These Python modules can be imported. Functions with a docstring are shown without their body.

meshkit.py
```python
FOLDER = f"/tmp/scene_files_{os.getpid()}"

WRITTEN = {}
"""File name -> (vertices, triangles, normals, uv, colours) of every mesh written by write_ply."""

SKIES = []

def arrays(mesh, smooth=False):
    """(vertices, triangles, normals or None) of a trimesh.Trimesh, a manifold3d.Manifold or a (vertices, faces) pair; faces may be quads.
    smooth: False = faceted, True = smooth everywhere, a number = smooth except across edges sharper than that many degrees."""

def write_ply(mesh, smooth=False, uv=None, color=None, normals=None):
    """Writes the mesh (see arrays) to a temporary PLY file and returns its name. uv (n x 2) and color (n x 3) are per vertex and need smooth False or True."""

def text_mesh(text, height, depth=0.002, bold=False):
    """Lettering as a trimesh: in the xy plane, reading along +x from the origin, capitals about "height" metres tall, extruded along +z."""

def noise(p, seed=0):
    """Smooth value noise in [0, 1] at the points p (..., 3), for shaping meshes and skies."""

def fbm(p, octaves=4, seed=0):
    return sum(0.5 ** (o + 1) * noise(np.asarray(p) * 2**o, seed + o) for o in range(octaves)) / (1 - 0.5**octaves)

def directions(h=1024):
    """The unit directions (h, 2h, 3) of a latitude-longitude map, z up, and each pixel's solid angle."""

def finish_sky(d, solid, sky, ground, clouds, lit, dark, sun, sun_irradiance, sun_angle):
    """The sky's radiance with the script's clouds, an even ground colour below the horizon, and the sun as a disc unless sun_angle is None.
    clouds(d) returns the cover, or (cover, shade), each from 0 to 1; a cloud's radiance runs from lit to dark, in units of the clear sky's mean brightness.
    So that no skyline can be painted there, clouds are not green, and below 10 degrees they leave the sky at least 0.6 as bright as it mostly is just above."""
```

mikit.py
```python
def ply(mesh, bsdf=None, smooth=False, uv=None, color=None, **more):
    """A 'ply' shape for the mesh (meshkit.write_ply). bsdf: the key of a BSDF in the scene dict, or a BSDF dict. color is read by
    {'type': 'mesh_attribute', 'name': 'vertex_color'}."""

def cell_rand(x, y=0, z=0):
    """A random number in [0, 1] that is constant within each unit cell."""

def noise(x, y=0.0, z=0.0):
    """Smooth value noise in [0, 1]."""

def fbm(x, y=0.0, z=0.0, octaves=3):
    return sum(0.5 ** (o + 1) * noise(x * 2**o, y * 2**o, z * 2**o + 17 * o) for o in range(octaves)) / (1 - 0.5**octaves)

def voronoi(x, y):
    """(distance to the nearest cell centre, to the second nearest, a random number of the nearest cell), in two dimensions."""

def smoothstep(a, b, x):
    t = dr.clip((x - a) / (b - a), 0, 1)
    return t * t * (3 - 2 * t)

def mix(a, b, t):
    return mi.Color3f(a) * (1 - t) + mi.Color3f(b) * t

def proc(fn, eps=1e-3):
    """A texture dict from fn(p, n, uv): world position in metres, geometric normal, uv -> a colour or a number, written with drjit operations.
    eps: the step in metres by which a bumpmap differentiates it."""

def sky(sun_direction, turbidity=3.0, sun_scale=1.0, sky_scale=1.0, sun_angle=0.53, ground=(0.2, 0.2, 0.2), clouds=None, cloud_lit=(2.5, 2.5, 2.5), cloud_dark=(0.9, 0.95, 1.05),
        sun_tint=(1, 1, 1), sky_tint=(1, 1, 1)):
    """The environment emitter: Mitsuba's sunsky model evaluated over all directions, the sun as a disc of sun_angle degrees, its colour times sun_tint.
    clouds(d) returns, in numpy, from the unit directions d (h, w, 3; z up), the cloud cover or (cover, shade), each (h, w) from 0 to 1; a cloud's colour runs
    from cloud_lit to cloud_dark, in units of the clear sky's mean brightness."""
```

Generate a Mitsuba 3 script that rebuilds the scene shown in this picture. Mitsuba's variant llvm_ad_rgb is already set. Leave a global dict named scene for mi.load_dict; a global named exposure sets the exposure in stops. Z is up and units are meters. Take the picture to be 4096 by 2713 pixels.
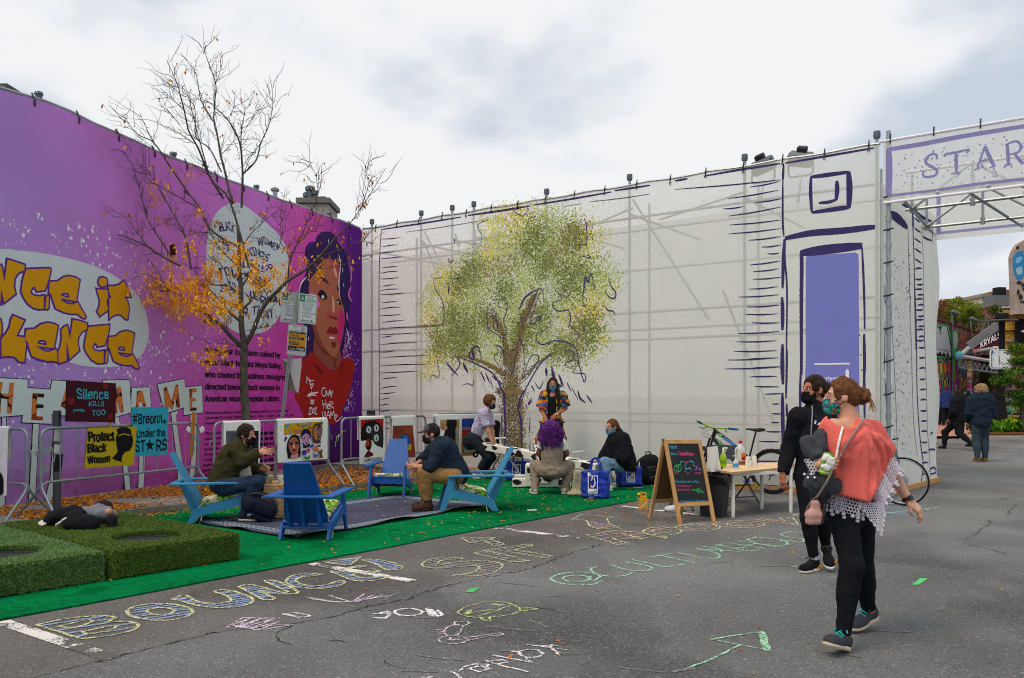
import math,random
import numpy as np,trimesh,shapely
import drjit as dr,mitsuba as mi
import mikit,meshkit
from shapely.geometry import Polygon,LineString,Point,box as sbox
from shapely.ops import unary_union
from mikit import noise as tn,fbm as tf,voronoi,cell_rand,smoothstep,mix
T=mi.ScalarTransform4f
scene,labels={},{}
# ------------------------------------------------------------------ camera, sky, exposure
EYE=1.55  # lens height above the asphalt
FOCAL,PX,PY=3288.0,2048.0,1588.6  # focal length and horizon of the photograph, in its own pixels
scene['camera']={'type':'perspective','fov':2*math.degrees(math.atan(2048/FOCAL)),'fov_axis':'x',
'principal_point_offset_y':(1356.5-PY)/2713,'near_clip':.05,'far_clip':2000.0,
'to_world':T().look_at(origin=[0,0,EYE],target=[0,1,EYE],up=[0,0,1])}
exposure=2.32
def cloud_layer(d):
 z=np.maximum(d[...,2],.02)
 p=np.stack([d[...,0]/(z+.16),d[...,1]/(z+.16),0*z],-1)
 a=meshkit.fbm(p*[1.5,1.25,1]+[3.1,1.7,0],6,4)
 b=meshkit.fbm(p*[.5,.6,1]+[7.3,2.2,5],3,11)
 g=np.clip((.72*a+.28*b-.415)/.13,0,1)
 return np.ones_like(z),g*g*(3-2*g)*(.35+.65*np.clip((z-.03)/.25,0,1))
scene['sky']=mikit.sky((-.46,-.36,.80),turbidity=3,sun_scale=.27,sun_angle=24,clouds=cloud_layer,
cloud_lit=(1.9,1.93,1.97),cloud_dark=(1.22,1.37,1.58))
# ------------------------------------------------------------------ survey of the place: photo points to metres
def zm(x0,y0,s):
 return lambda x,y:(x0+x/s,y0+y/s)
def ray(x,y):
 return np.array([(x-PX)/FOCAL,1.0,-(y-PY)/FOCAL])
def G(x,y,z=0.0):
 Y=(EYE-z)*FOCAL/(y-PY)
 return np.array([(x-PX)*Y/FOCAL,Y,z])
def P(x,y,Y):
 return np.array([0,0,EYE])+ray(x,y)*Y
class Frame:
 """An upright plane: origin o at the ground, u along it, v up, n towards the square."""
 def __init__(s,o,e,n_to=(0,0)):
  s.o=np.array([o[0],o[1],0.0]);e=np.array([e[0],e[1],0.0])
  s.len=np.linalg.norm(e-s.o);s.u=(e-s.o)/s.len;s.v=np.array([0,0,1.0])
  s.n=np.array([s.u[1],-s.u[0],0])
  if s.n@(np.array([n_to[0],n_to[1],0])-s.o)<0:s.n=-s.n
 def uv(s,x,y):
  d=ray(x,y);c=np.array([0,0,EYE])
  t=((s.o-c)@s.n)/(d@s.n)
  q=c+d*t-s.o
  return(q@s.u,q[2])
 def at(s,u,v,w=0.0):
  return s.o+s.u*u+s.v*v+s.n*w
 def pts(s,uv,w=0.0):
  uv=np.asarray(uv,float)
  return s.o+uv[:,:1]*s.u+uv[:,1:2]*s.v+np.reshape(w,(-1,1))*s.n
 def plot(s,m,pts):
  return[s.uv(*m(*p))for p in pts]
  # ------------------------------------------------------------------ scene bookkeeping
def key_for(name):
 if name not in scene and name not in labels and not any(k.startswith(name+'__')for k in scene):return name
 i=1
 while True:
  k=f'{name}_{i:03d}'
  if k not in scene and k not in labels and k not in RES:return k
  i+=1
RES=set()
_cnt={}
def numbered(name):
 n=_cnt.get(name,0);_cnt[name]=n+1
 return name if n==0 else f'{name}_{n:03d}'
def tag(k,label=None,cat=None,group=None,kind=None):
 d=labels.setdefault(k,{})
 for a,b in(('label',label),('category',cat),('group',group),('kind',kind)):
  if b:d[a]=b
 return k
def thing(name,label,cat,group=None,kind=None):
 return tag(numbered(name),label,cat,group,kind)
def add(key,mesh,bsdf,smooth=False,**kw):
 if isinstance(mesh,list):mesh=cat(mesh)
 if mesh is None or(isinstance(mesh,tuple)and not len(mesh[1])):print('EMPTY',key);return key
 scene[key]=mikit.ply(mesh,bsdf,smooth,**kw)
 return key
def part(parent,name,mesh,bsdf,smooth=False,label=None,kind=None,**kw):
 k=add(numbered(parent+'__'+name),mesh,bsdf,smooth,**kw)
 if label or kind:tag(k,label,kind=kind)
 return k
def solo(name,mesh,bsdf,label,catg,smooth=False,group=None,kind=None,**kw):
 k=thing(name,label,catg,group,kind)
 return add(k,mesh,bsdf,smooth,**kw)
def ground_piece(name,mesh,bsdf,smooth=False,**kw):
 k=numbered(name);add(k,mesh,bsdf,smooth,**kw);tag(k,kind='structure');return k
 # ------------------------------------------------------------------ materials
def lin(h):
 if not isinstance(h,str):return[float(x)for x in h]
 c=[int(h[i:i+2],16)/255 for i in(0,2,4)]
 return[x/12.92 if x<=.04045 else((x+.055)/1.055)**2.4 for x in c]
def rgb(h):return{'type':'rgb','value':lin(h)}
def mat(h,rough=.7,spec=.3,metal=0.0,name=None,bump=None,**kw):
 name=name or f'm_{h if isinstance(h, str) else "_".join("%.3f" % x for x in h)}_{int(rough*100)}_{int(metal*100)}_{int(spec*100)}'
 if name not in scene:
  b={'type':'principled','base_color':rgb(h)if not isinstance(h,dict)else h,'roughness':rough,'specular':spec,'metallic':metal,**kw}
  if bump:b={'type':'bumpmap','arbitrary':mikit.proc(bump[0],bump[2]if len(bump)>2 else 1e-3),'scale':bump[1],'bsdf':b}
  scene[name]={'type':'twosided','bsdf':b}
 return name
def pmat(name,fn,rough=.8,spec=.25,bump=None,**kw):
 return mat(mikit.proc(fn),rough,spec,name=name,bump=bump,**kw)
scene['m_vertex']={'type':'twosided','bsdf':{'type':'principled','base_color':{'type':'mesh_attribute','name':'vertex_color'},'roughness':.85,'specular':.2}}
C3=lambda h:mi.Color3f(*lin(h))
# ------------------------------------------------------------------ mesh helpers
def cat(ms):
 vs,fs,n=[],[],0
 for m in ms:
  if m is None:continue
  v,f=(m.vertices,m.faces)if hasattr(m,'faces')else m
  v=np.asarray(v,float);f=np.asarray(f,int)
  if f.shape[1]==4:f=np.vstack([f[:,[0,1,2]],f[:,[0,2,3]]])
  vs.append(v);fs.append(f+n);n+=len(v)
 return np.vstack(vs),np.vstack(fs)
def frame_of(z,up=(0,0,1)):
 z=np.asarray(z,float)/np.linalg.norm(z)
 x=np.cross(up,z)
 if np.linalg.norm(x)<1e-6:x=np.cross((0,1,0),z)
 x/=np.linalg.norm(x)
 return np.stack([x,np.cross(z,x),z],1)
BV=np.array([[x,y,z]for x in(-.5,.5)for y in(-.5,.5)for z in(-.5,.5)])
BF=np.array([[0,1,3],[0,3,2],[4,6,7],[4,7,5],[0,4,5],[0,5,1],[2,3,7],[2,7,6],[0,2,6],[0,6,4],[1,5,7],[1,7,3]])
def bx(c,s,R=None,ch=0.0):
 """A box of size s about c, its edges cut by ch."""
 if ch:
  s=np.asarray(s,float);pts=[]
  for k in range(3):
   q=np.ones(3)*ch;q[k]=0
   pts.append(BV*(s-2*q))
  h=trimesh.convex.convex_hull(np.vstack(pts));v,f=np.array(h.vertices),np.array(h.faces)
 else:v,f=BV*s,BF
 if R is not None:v=v@np.asarray(R).T
 return v+np.asarray(c,float),f
def beam(a,b,w,t,up=(0,0,1),ch=0.0):
 """A bar from a to b, w wide across and t thick along up."""
 a,b=np.asarray(a,float),np.asarray(b,float)
 return bx((a+b)/2,(w,t,np.linalg.norm(b-a)),frame_of(b-a,up),ch)
def tube(pts,r,n=8,cap=True,closed=False):
 pts=np.asarray(pts,float);m=len(pts);r=np.broadcast_to(r,m)
 d=np.gradient(pts,axis=0)if not closed else np.roll(pts,-1,0)-np.roll(pts,1,0)
 d/=np.maximum(np.linalg.norm(d,axis=1,keepdims=True),1e-12)
 R=frame_of(d[0]);x=R[:,0];xs=[]
 for k in range(m):
  x=x-d[k]*(x@d[k]);x/=np.linalg.norm(x);xs.append(x)
 xs=np.array(xs);ys=np.cross(d,xs)
 a=np.arange(n)*2*np.pi/n
 ring=pts[:,None]+r[:,None,None]*(np.cos(a)[None,:,None]*xs[:,None]+np.sin(a)[None,:,None]*ys[:,None])
 v=ring.reshape(-1,3);i=np.arange(m if closed else m-1)[:,None];j=np.arange(n)[None]
 i2=(i+1)%m
 f=np.stack([i*n+j,i*n+(j+1)%n,i2*n+(j+1)%n,i2*n+j],-1).reshape(-1,4)
 f=np.vstack([f[:,[0,1,2]],f[:,[0,2,3]]])
 if cap and not closed:
  v=np.vstack([v,pts[0],pts[-1]]);k=np.arange(n)
  f=np.vstack([f,np.stack([(k+1)%n,k,0*k+m*n],1),np.stack([(m-1)*n+k,(m-1)*n+(k+1)%n,0*k+m*n+1],1)])
 return v,f
def bend(pts,r=.08,n=5):
 """The polyline with its corners rounded."""
 pts=[np.asarray(p,float)for p in pts];out=[pts[0]]
 for a,b,c in zip(pts,pts[1:],pts[2:]):
  la,lc=np.linalg.norm(a-b),np.linalg.norm(c-b);q=min(r,la*.49,lc*.49)
  p0,p1=b+(a-b)/la*q,b+(c-b)/lc*q
  for t in np.linspace(0,1,n):out.append((1-t)**2*p0+2*t*(1-t)*b+t*t*p1)
 return np.array(out+[pts[-1]])
def spline(pts,n=6):
 pts=np.asarray(pts,float)
 if len(pts)<3:return pts
 q=np.vstack([2*pts[0]-pts[1],pts,2*pts[-1]-pts[-2]]);out=[]
 t=np.linspace(0,1,n,endpoint=False)[:,None]
 for a,b,c,d in zip(q,q[1:],q[2:],q[3:]):
  out.append(.5*(2*b+(c-a)*t+(2*a-5*b+4*c-d)*t**2+(3*b-a-3*c+d)*t**3))
 return np.vstack(out+[pts[-1:]])
def lathe(prof,c=(0,0,0),n=20,R=None,sx=1,sy=1):
 prof=np.asarray(prof,float);a=np.arange(n)*2*np.pi/n;m=len(prof)
 v=np.stack([prof[:,:1]*np.cos(a)*sx,prof[:,:1]*np.sin(a)*sy,np.repeat(prof[:,1:],n,1)],-1).reshape(-1,3)
 i=np.arange(m-1)[:,None];j=np.arange(n)[None]
 f=np.stack([i*n+j,i*n+(j+1)%n,(i+1)*n+(j+1)%n,(i+1)*n+j],-1).reshape(-1,4)
 if R is not None:v=v@np.asarray(R).T
 return cat([(v+np.asarray(c,float),f)])
def geoms(s):
 if s.is_empty:return[]
 return[g for g in getattr(s,'geoms',[s])if g.geom_type=='Polygon' and g.area>1e-9]
def flat(shape,place):
 """Triangulates a shapely shape; place(uv) gives the points in space."""
 vs,fs,n=[],[],0
 for g in(shape if isinstance(shape,list)else[shape]):
  for q in geoms(g):
   v,f=trimesh.creation.triangulate_polygon(q,engine='earcut')
   vs.append(v);fs.append(f+n);n+=len(v)
 if not vs:return None
 return place(np.vstack(vs)),np.vstack(fs)
def prism(shape,R,c,depth):
 """Extrudes a shape in the plane of R's first two columns, by depth along the third, centred."""
 ms=[trimesh.creation.extrude_polygon(g,depth,engine='earcut')for g in geoms(shape)]
 v,f=cat(ms);v=v-[0,0,depth/2]
 return v@np.asarray(R).T+np.asarray(c,float),f
def poly(p):
 g=Polygon(p)
 return g if g.is_valid else g.buffer(0)
def blob(p,n=6):return poly(spline(list(p)+[p[0]],n)[:-1])
def stroke(pts,w,smooth=True,n=6):
 p=spline(pts,n)if smooth and len(pts)>2 else np.asarray(pts)
 return LineString(p).buffer(w/2,3)
def brush(pts,w0,w1,n=6):
 """A pen stroke whose width runs from w0 in the middle to w1 at the ends."""
 p=spline(pts,n)if len(pts)>2 else np.array([np.asarray(pts[0])*(1-t)+np.asarray(pts[1])*t for t in np.linspace(0,1,7)])
 d=np.gradient(p,axis=0);d/=np.maximum(np.linalg.norm(d,axis=1,keepdims=True),1e-9);nn=np.stack([-d[:,1],d[:,0]],1)
 t=np.linspace(0,1,len(p));w=(w1+(w0-w1)*np.sin(np.pi*t)**.7)[:,None]/2
 return poly(np.vstack([p+nn*w,(p-nn*w)[::-1]]))
_TXT={}
def text2d(s,height,bold=False,cond=1.0):
 """Lettering as a flat (uv points, faces), baseline at 0."""
 m=meshkit.text_mesh(s,height,.002,bold)
 top=np.abs(m.vertices[m.faces][:,:,2]-.002).max(1)<1e-6
 f=m.faces[top];used,inv=np.unique(f,return_inverse=True)
 v=np.array(m.vertices[used][:,:2]);v[:,0]*=cond
 return v,inv.reshape(-1,3)
nrm=lambda v:np.asarray(v,float)/np.linalg.norm(v)
def rotz(a):c,s=math.cos(a),math.sin(a);return np.array([[c,-s,0],[s,c,0],[0,0,1.0]])
def rotx(a):c,s=math.cos(a),math.sin(a);return np.array([[1.0,0,0],[0,c,-s],[0,s,c]])
def roty(a):c,s=math.cos(a),math.sin(a);return np.array([[c,0,s],[0,1.0,0],[-s,0,c]])
def xf(m,R=None,c=(0,0,0)):
 v,f=m if isinstance(m,tuple)else(m.vertices,m.faces)
 v=np.asarray(v,float)
 if R is not None:v=v@np.asarray(R).T
 return v+np.asarray(c,float),f
 # ------------------------------------------------------------------ distance-field modelling (bodies, cloth, bags)
def s_cap(a,b,ra,rb=None):
 a,b=np.asarray(a,float),np.asarray(b,float);rb=ra if rb is None else rb;ab=b-a;L=max(ab@ab,1e-12)
 def f(p):
  t=np.clip((p-a)@ab/L,0,1)
  return np.linalg.norm(p-a-t[:,None]*ab,axis=1)-(ra+(rb-ra)*t)
 f.lo,f.hi=np.minimum(a-ra,b-rb),np.maximum(a+ra,b+rb);return f
def s_ell(c,r,R=None):
 c,r=np.asarray(c,float),np.asarray(r,float);R=np.eye(3)if R is None else np.asarray(R)
 def f(p):
  q=(p-c)@R;k0=np.linalg.norm(q/r,axis=1);k1=np.linalg.norm(q/r**2,axis=1)
  return k0*(k0-1)/np.maximum(k1,1e-9)
 e=np.sqrt(((R*r)**2).sum(1));f.lo,f.hi=c-e,c+e;return f
def s_box(c,s,R=None,r=.02):
 c,h=np.asarray(c,float),np.asarray(s,float)/2-r;R=np.eye(3)if R is None else np.asarray(R)
 def f(p):
  q=np.abs((p-c)@R)-h
  return np.linalg.norm(np.maximum(q,0),axis=1)+np.minimum(q.max(1),0)-r
 e=np.abs(R)@(h+r);f.lo,f.hi=c-e,c+e;return f
def s_un(fs,k=.03):
 def f(p):
  d=fs[0](p)
  for g in fs[1:]:
   e=g(p)
   if k>0:
    h=np.maximum(k-np.abs(d-e),0)/k;d=np.minimum(d,e)-h*h*k/4
   else:d=np.minimum(d,e)
  return d
 f.lo=np.min([g.lo for g in fs],0);f.hi=np.max([g.hi for g in fs],0);return f
def s_cut(f0,*cuts):
 """f0 without what lies above each plane (point, normal), or inside each field."""
 def f(p):
  d=f0(p)
  for c in cuts:d=np.maximum(d,-c(p)if callable(c)else(p-np.asarray(c[0]))@np.asarray(c[1]))
  return d
 f.lo,f.hi=f0 .lo,f0 .hi;return f
def s_grow(f0,r,wr=0,fr=9.0,seed=0,st=(1,1,1)):
 """f0 grown by r, with folds of depth wr."""
 def f(p):
  d=f0(p)-r
  if wr:
   q=p*fr*np.asarray(st)+seed
   q=q+1.2*(meshkit.noise(q*.6+5)[:,None]-.5)
   n=1-np.abs(2*meshkit.noise(q)-1);m=meshkit.noise(q*2.3+9)
   d=d-wr*(n-.5)-wr*.45*(m-.5)
  return d
 f.lo,f.hi=f0 .lo-r-wr,f0 .hi+r+wr;return f
def nets(f,h,lo=None,hi=None,blk=4):
 """Surface nets of the distance field f at the cell size h; fine cells only near the surface."""
 lo=(f.lo if lo is None else np.asarray(lo,float))-2*h;hi=(f.hi if hi is None else np.asarray(hi,float))+2*h
 nb=np.maximum(np.ceil((hi-lo)/(h*blk)).astype(int),1);n=nb*blk
 cc=np.stack(np.meshgrid(*[np.arange(k)for k in nb],indexing='ij'),-1).reshape(-1,3)
 dc=f(lo+(cc+.5)*h*blk-.5*h)
 near=np.abs(dc)<h*blk*1.05+h
 D=np.empty(n,np.float32)
 D.reshape(nb[0],blk,nb[1],blk,nb[2],blk)[:]=dc.reshape(nb[0],1,nb[1],1,nb[2],1)
 o=np.stack(np.meshgrid(*[np.arange(blk)]*3,indexing='ij'),-1).reshape(-1,3)
 idx=(cc[near][:,None]*blk+o[None]).reshape(-1,3)
 for s in range(0,len(idx),400000):
  q=idx[s:s+400000];D[q[:,0],q[:,1],q[:,2]]=f(lo+q*h)
 S=D<0
 a,b,c=n-1
 cnt=np.zeros((a,b,c),np.int8)
 offs=[(i,j,k)for i in(0,1)for j in(0,1)for k in(0,1)]
 for i,j,k in offs:cnt+=S[i:i+a,j:j+b,k:k+c]
 act=np.argwhere((cnt>0)&(cnt<8))
 if not len(act):return np.zeros((0,3)),np.zeros((0,3),int)
 num=np.full((a,b,c),-1,np.int64);num[tuple(act.T)]=np.arange(len(act))
 acc=np.zeros((len(act),3));w=np.zeros(len(act))
 for o1 in offs:
  for ax in range(3):
   if o1[ax]:continue
   o2=list(o1);o2[ax]=1
   p,q=act+o1,act+o2
   d1,d2=D[tuple(p.T)].astype(float),D[tuple(q.T)].astype(float)
   m=(d1<0)!=(d2<0);t=np.where(m,d1/np.where(m,d1-d2,1),0)
   e=p+(q-p)*t[:,None];acc[m]+=e[m];w+=m
 v=lo+h*acc/w[:,None]
 fs=[]
 for ax in range(3):
  u,t=(ax+1)%3,(ax+2)%3
  sl0=[slice(1,-1)]*3;sl1=[slice(1,-1)]*3
  sl0[ax]=slice(0,-1);sl1[ax]=slice(1,None)
  A,B=S[tuple(sl0)],S[tuple(sl1)]
  e=np.argwhere(A!=B);base=np.array([1,1,1]);base[ax]=0
  g=e+base;flip=A[tuple(e.T)]
  du=np.zeros(3,int);du[u]=1;dt=np.zeros(3,int);dt[t]=1
  q=np.stack([num[tuple((g-x).T)]for x in(0*du,du,du+dt,dt)],1)
  ok=(q>=0).all(1);q,flip=q[ok],flip[ok]
  q[~flip]=q[~flip][:,::-1]
  fs.append(q)
 q=np.vstack(fs)
 return v,np.vstack([q[:,[0,1,2]],q[:,[0,2,3]]])
def sd(f,h):
 v,fa=nets(f,h);return v,fa
 # ================================================================== the ground
CRACK=[(148,2710),(296,2671),(473,2627),(627,2591),(757,2556),(917,2520),(1060,2510),(1200,2491),(1348,2464),(1484,2426),(1626,2399),(1709,2367),(1791,2343),(1939,2313),(2117,2278),(2294,2210),(2412,2177)]
_s0,_s1=G(148,2710),G(2412,2177)
_sd=(_s1-_s0)/np.linalg.norm(_s1-_s0);_sn=np.array([_sd[1],-_sd[0],0])
def f_asphalt(p,n,uv):
 x,y=p.x,p.y
 fine=tn(x*190,y*190);mid=tn(x*55,y*55,3);big=tf(x*.55,y*.55,1,4);patch=tf(x*2.1,y*1.7,8,3)
 stone=dr.select(cell_rand(x*95,y*95,2)>.945,.17*cell_rand(x*105,y*105,5),0)
 pit=dr.select(cell_rand(x*130,y*130,7)>.86,-.03,0)
 side=(x-float(_s0[0]))*float(_sn[0])+(y-float(_s0[1]))*float(_sn[1])
 road=smoothstep(-.35,.25,side+(patch-.5)*.8)
 v=.078+.062*fine+.02*mid+stone+pit+(big-.5)*.085+(patch-.5)*.03-.022*smoothstep(.58,.70,tf(x*1.3+7,y*.9,5,3))
 v=dr.maximum(v,.02)
 return mix(mi.Color3f(1.0,.965,.935)*v*.82,mi.Color3f(.965,1.0,1.02)*v*.98,road)
pmat('m_asphalt',f_asphalt,.88,.25,(lambda p,n,uv:tn(p.x*150,p.y*150)+.6*tn(p.x*60,p.y*60,4),.0022,.002))
ground_piece('ground',([[-450,-60,0],[450,-60,0],[450,700,0],[-450,700,0]],[[0,1,2,3]]),'m_asphalt')
# the walls' plan
A0,B0=np.array([-3.48,19.04]),np.array([5.63,12.58])
MUR=Frame((-6.79,10.9),A0)  # printed purple banner
WHI=Frame(A0,B0)  # white mesh wall
COL=Frame(B0,(7.78,15.02))  # return of the white wall beside the gate
WTOP=5.43
kn=np.array([.633,.774]);kt=np.array([.774,-.633])
# cracks in the asphalt, cut as thin dark openings
mat('161514',.95,.1,name='m_crack')
rng=np.random.default_rng(5)
def crack(pts,w,name='crack'):
 q=[G(*p)[:2]for p in pts];out=[]
 for a,b in zip(q,q[1:]):
  m=max(2,int(np.linalg.norm(b-a)/.045))
  for t in np.arange(m)/m:out.append(a+(b-a)*t+rng.normal(0,.013,2))
 out=np.array(out+[q[-1]]);d=np.gradient(out,axis=0);d/=np.linalg.norm(d,axis=1,keepdims=True)+1e-9
 nn=np.stack([-d[:,1],d[:,0]],1);ww=w*(.25+1.1*rng.random(len(out))**1.6)[:,None]
 v=np.hstack([np.vstack([out+nn*ww/2,out-nn*ww/2]),np.full((2*len(out),1),.0035)])
 i=np.arange(len(out)-1);m=len(out)
 return v,np.stack([i,i+1,i+1+m,i+m],1)
zA,zB,zR=zm(0,2000,1.6914),zm(1200,2000,1.6914),zm(2200,2000,1.6914)
zQ=zm(3400,1900,1.928)
cr=[crack(CRACK,.011)]
for pts,w in(([zB(550,1090),zB(640,1115),zB(700,1140),zB(800,1160)],.007),([zB(870,1150),zB(950,1165)],.005),([zB(215,950),zB(260,960),zB(315,968)],.006),
([zB(1440,700),zB(1560,730),zB(1690,740),zB(1760,770),zB(1850,780)],.006),([zA(1980,845),zA(1890,890),zA(1850,920),zA(1900,955),zA(1975,985)],.008),
([zQ(860,500),zQ(960,475),zQ(1010,420),zQ(1080,375),zQ(1065,350)],.009),([zQ(1210,315),zQ(1240,270),zQ(1290,230)],.009),([zQ(880,530),zQ(1000,560),zQ(1130,590),zQ(1240,630)],.009),
([zQ(1170,190),zQ(1250,178),zQ(1342,170)],.012),([zQ(1210,270),zQ(1250,310),zQ(1290,320)],.007),([zA(2250,950),zA(2310,955),zA(2360,970)],.005)):
 cr.append(crack(pts,w))
ground_piece('ground_cracks',cr,'m_crack')
# parking lines, worn paint
def f_paint(p,n,uv):
 w=tf(p.x*9,p.y*9,2,4);s=tn(p.x*90,p.y*90)
 return mix((.55,.54,.52),(.09,.088,.085),smoothstep(.46,.56,w*.8+s*.24))
pmat('m_paint',f_paint,.85)
def line_on(a,b,w,z=.004):
 a,b=a[:2],b[:2];d=(b-a)/np.linalg.norm(b-a);n=np.array([-d[1],d[0]])*w/2
 return np.array([[*(a+n),z],[*(b+n),z],[*(b-n),z],[*(a-n),z]]),[[0,1,2,3]]
for a,b in(((6,2488),(452,2637)),((1245,2256),(1655,2326)),((1985,2113),(2322,2154)),((2490,2026),(2790,2060))):
 ground_piece('parking_line',line_on(G(*a),G(*b),.105),'m_paint')
 # pavement behind the kerb: concrete slabs cut by joints, littered
KA,KB=np.array([-4.77,10.83]),np.array([-.20,16.9])
kd=(KB-KA)/np.linalg.norm(KB-KA);kp=np.array([-kd[1],kd[0]])
def f_conc(p,n,uv):
 b=tf(p.x*1.6,p.y*1.6,4,4);s=tn(p.x*120,p.y*120);st=tf(p.x*5,p.y*5,9,3)
 return mix((.17,.15,.135),(.30,.275,.25),b)*(.8+.3*s)*(.75+.5*st)
pmat('m_concrete',f_conc,.9,.2,(lambda p,n,uv:tn(p.x*90,p.y*90),.001))
mat('9a958e',.85,.2,name='m_kerb')
ground_piece('pavement',([[*(KA-kd*9+kp*.16),.1],[*(KB+kd*.2+kp*.16),.1],[*(KB+kd*.2+kp*6),.1],[*(KA-kd*9+kp*9),.1]],[[0,1,2,3]]),'m_concrete')
for i in range(15):
 a=KA-kd*8+kd*i*1.1;
 if i*1.1-8>7.2:break
 ground_piece('kerb',bx([*(a+kd*.54+kp*.08),.036],(.158,1.085,.14),np.stack([[*kp,0],[*kd,0],[0,0,1]],1),.012),'m_concrete')
 # asphalt strip of the pavement below the banner
zD=zm(1200,1500,2.24)
def f_asph2(p,n,uv):return mi.Color3f(1,.97,.93)*(.035+.05*tn(p.x*120,p.y*120)+.03*tf(p.x*2,p.y*2))
pmat('m_asphalt_dark',f_asph2,.9)
q=[G(*zD(x,y),.1)for x,y in((-30,905),(300,905),(440,930),(640,880),(800,850),(640,800),(300,800),(-30,820))]
ground_piece('pavement_patch',flat(poly([c[:2]for c in q]),lambda v:np.hstack([v,np.full((len(v),1),.104)])),'m_asphalt_dark')
# ================================================================== green carpet and its edge
TA,TB=G(0,2485),G(2560,2001)
td=(TB-TA)[:2]/np.linalg.norm((TB-TA)[:2])
t0=TA[:2]-td*6;t1=G(2600,1994)[:2];t2=WHI.at(8.9,0,.12)[:2];t3=WHI.at(4.5,0,.10)[:2]
def f_turf(p,n,uv):
 a=tn(p.x*75,p.y*75);b=tf(p.x*.9,p.y*.9,3,4);c=tn(p.x*22,p.y*30,2)
 return mix((.0005,.050,.014),(.0012,.20,.062),.45*a+.25*c+.75*(b-.35))*(1-.3*smoothstep(.6,.75,tf(p.x*3,p.y*2,9,3)))
pmat('m_turf',f_turf,1.0,.03,(lambda p,n,uv:tn(p.x*120,p.y*120)*.4+.3*tn(p.x*30,p.y*30)+2.2*tf(p.x*2.2+p.y,p.y*2.6,3,2)+1.6*dr.exp(-dr.square(dr.sin((p.x*.774-p.y*.633)*1.7+tn(p.x,p.y))*9)),.012,.003))
kq=[KA-kd*8,KA,KA+kd*2.5,KB-kd*.9]
edge=[t0+kp*0,*[t0+(t1-t0)*t+np.array([-td[1],td[0]])*.012*math.sin(t*37)for t in np.linspace(.05,.95,24)],t1,t2,t3,*[k-kp*.02 for k in kq[::-1]]]
cp=poly(edge)
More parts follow.
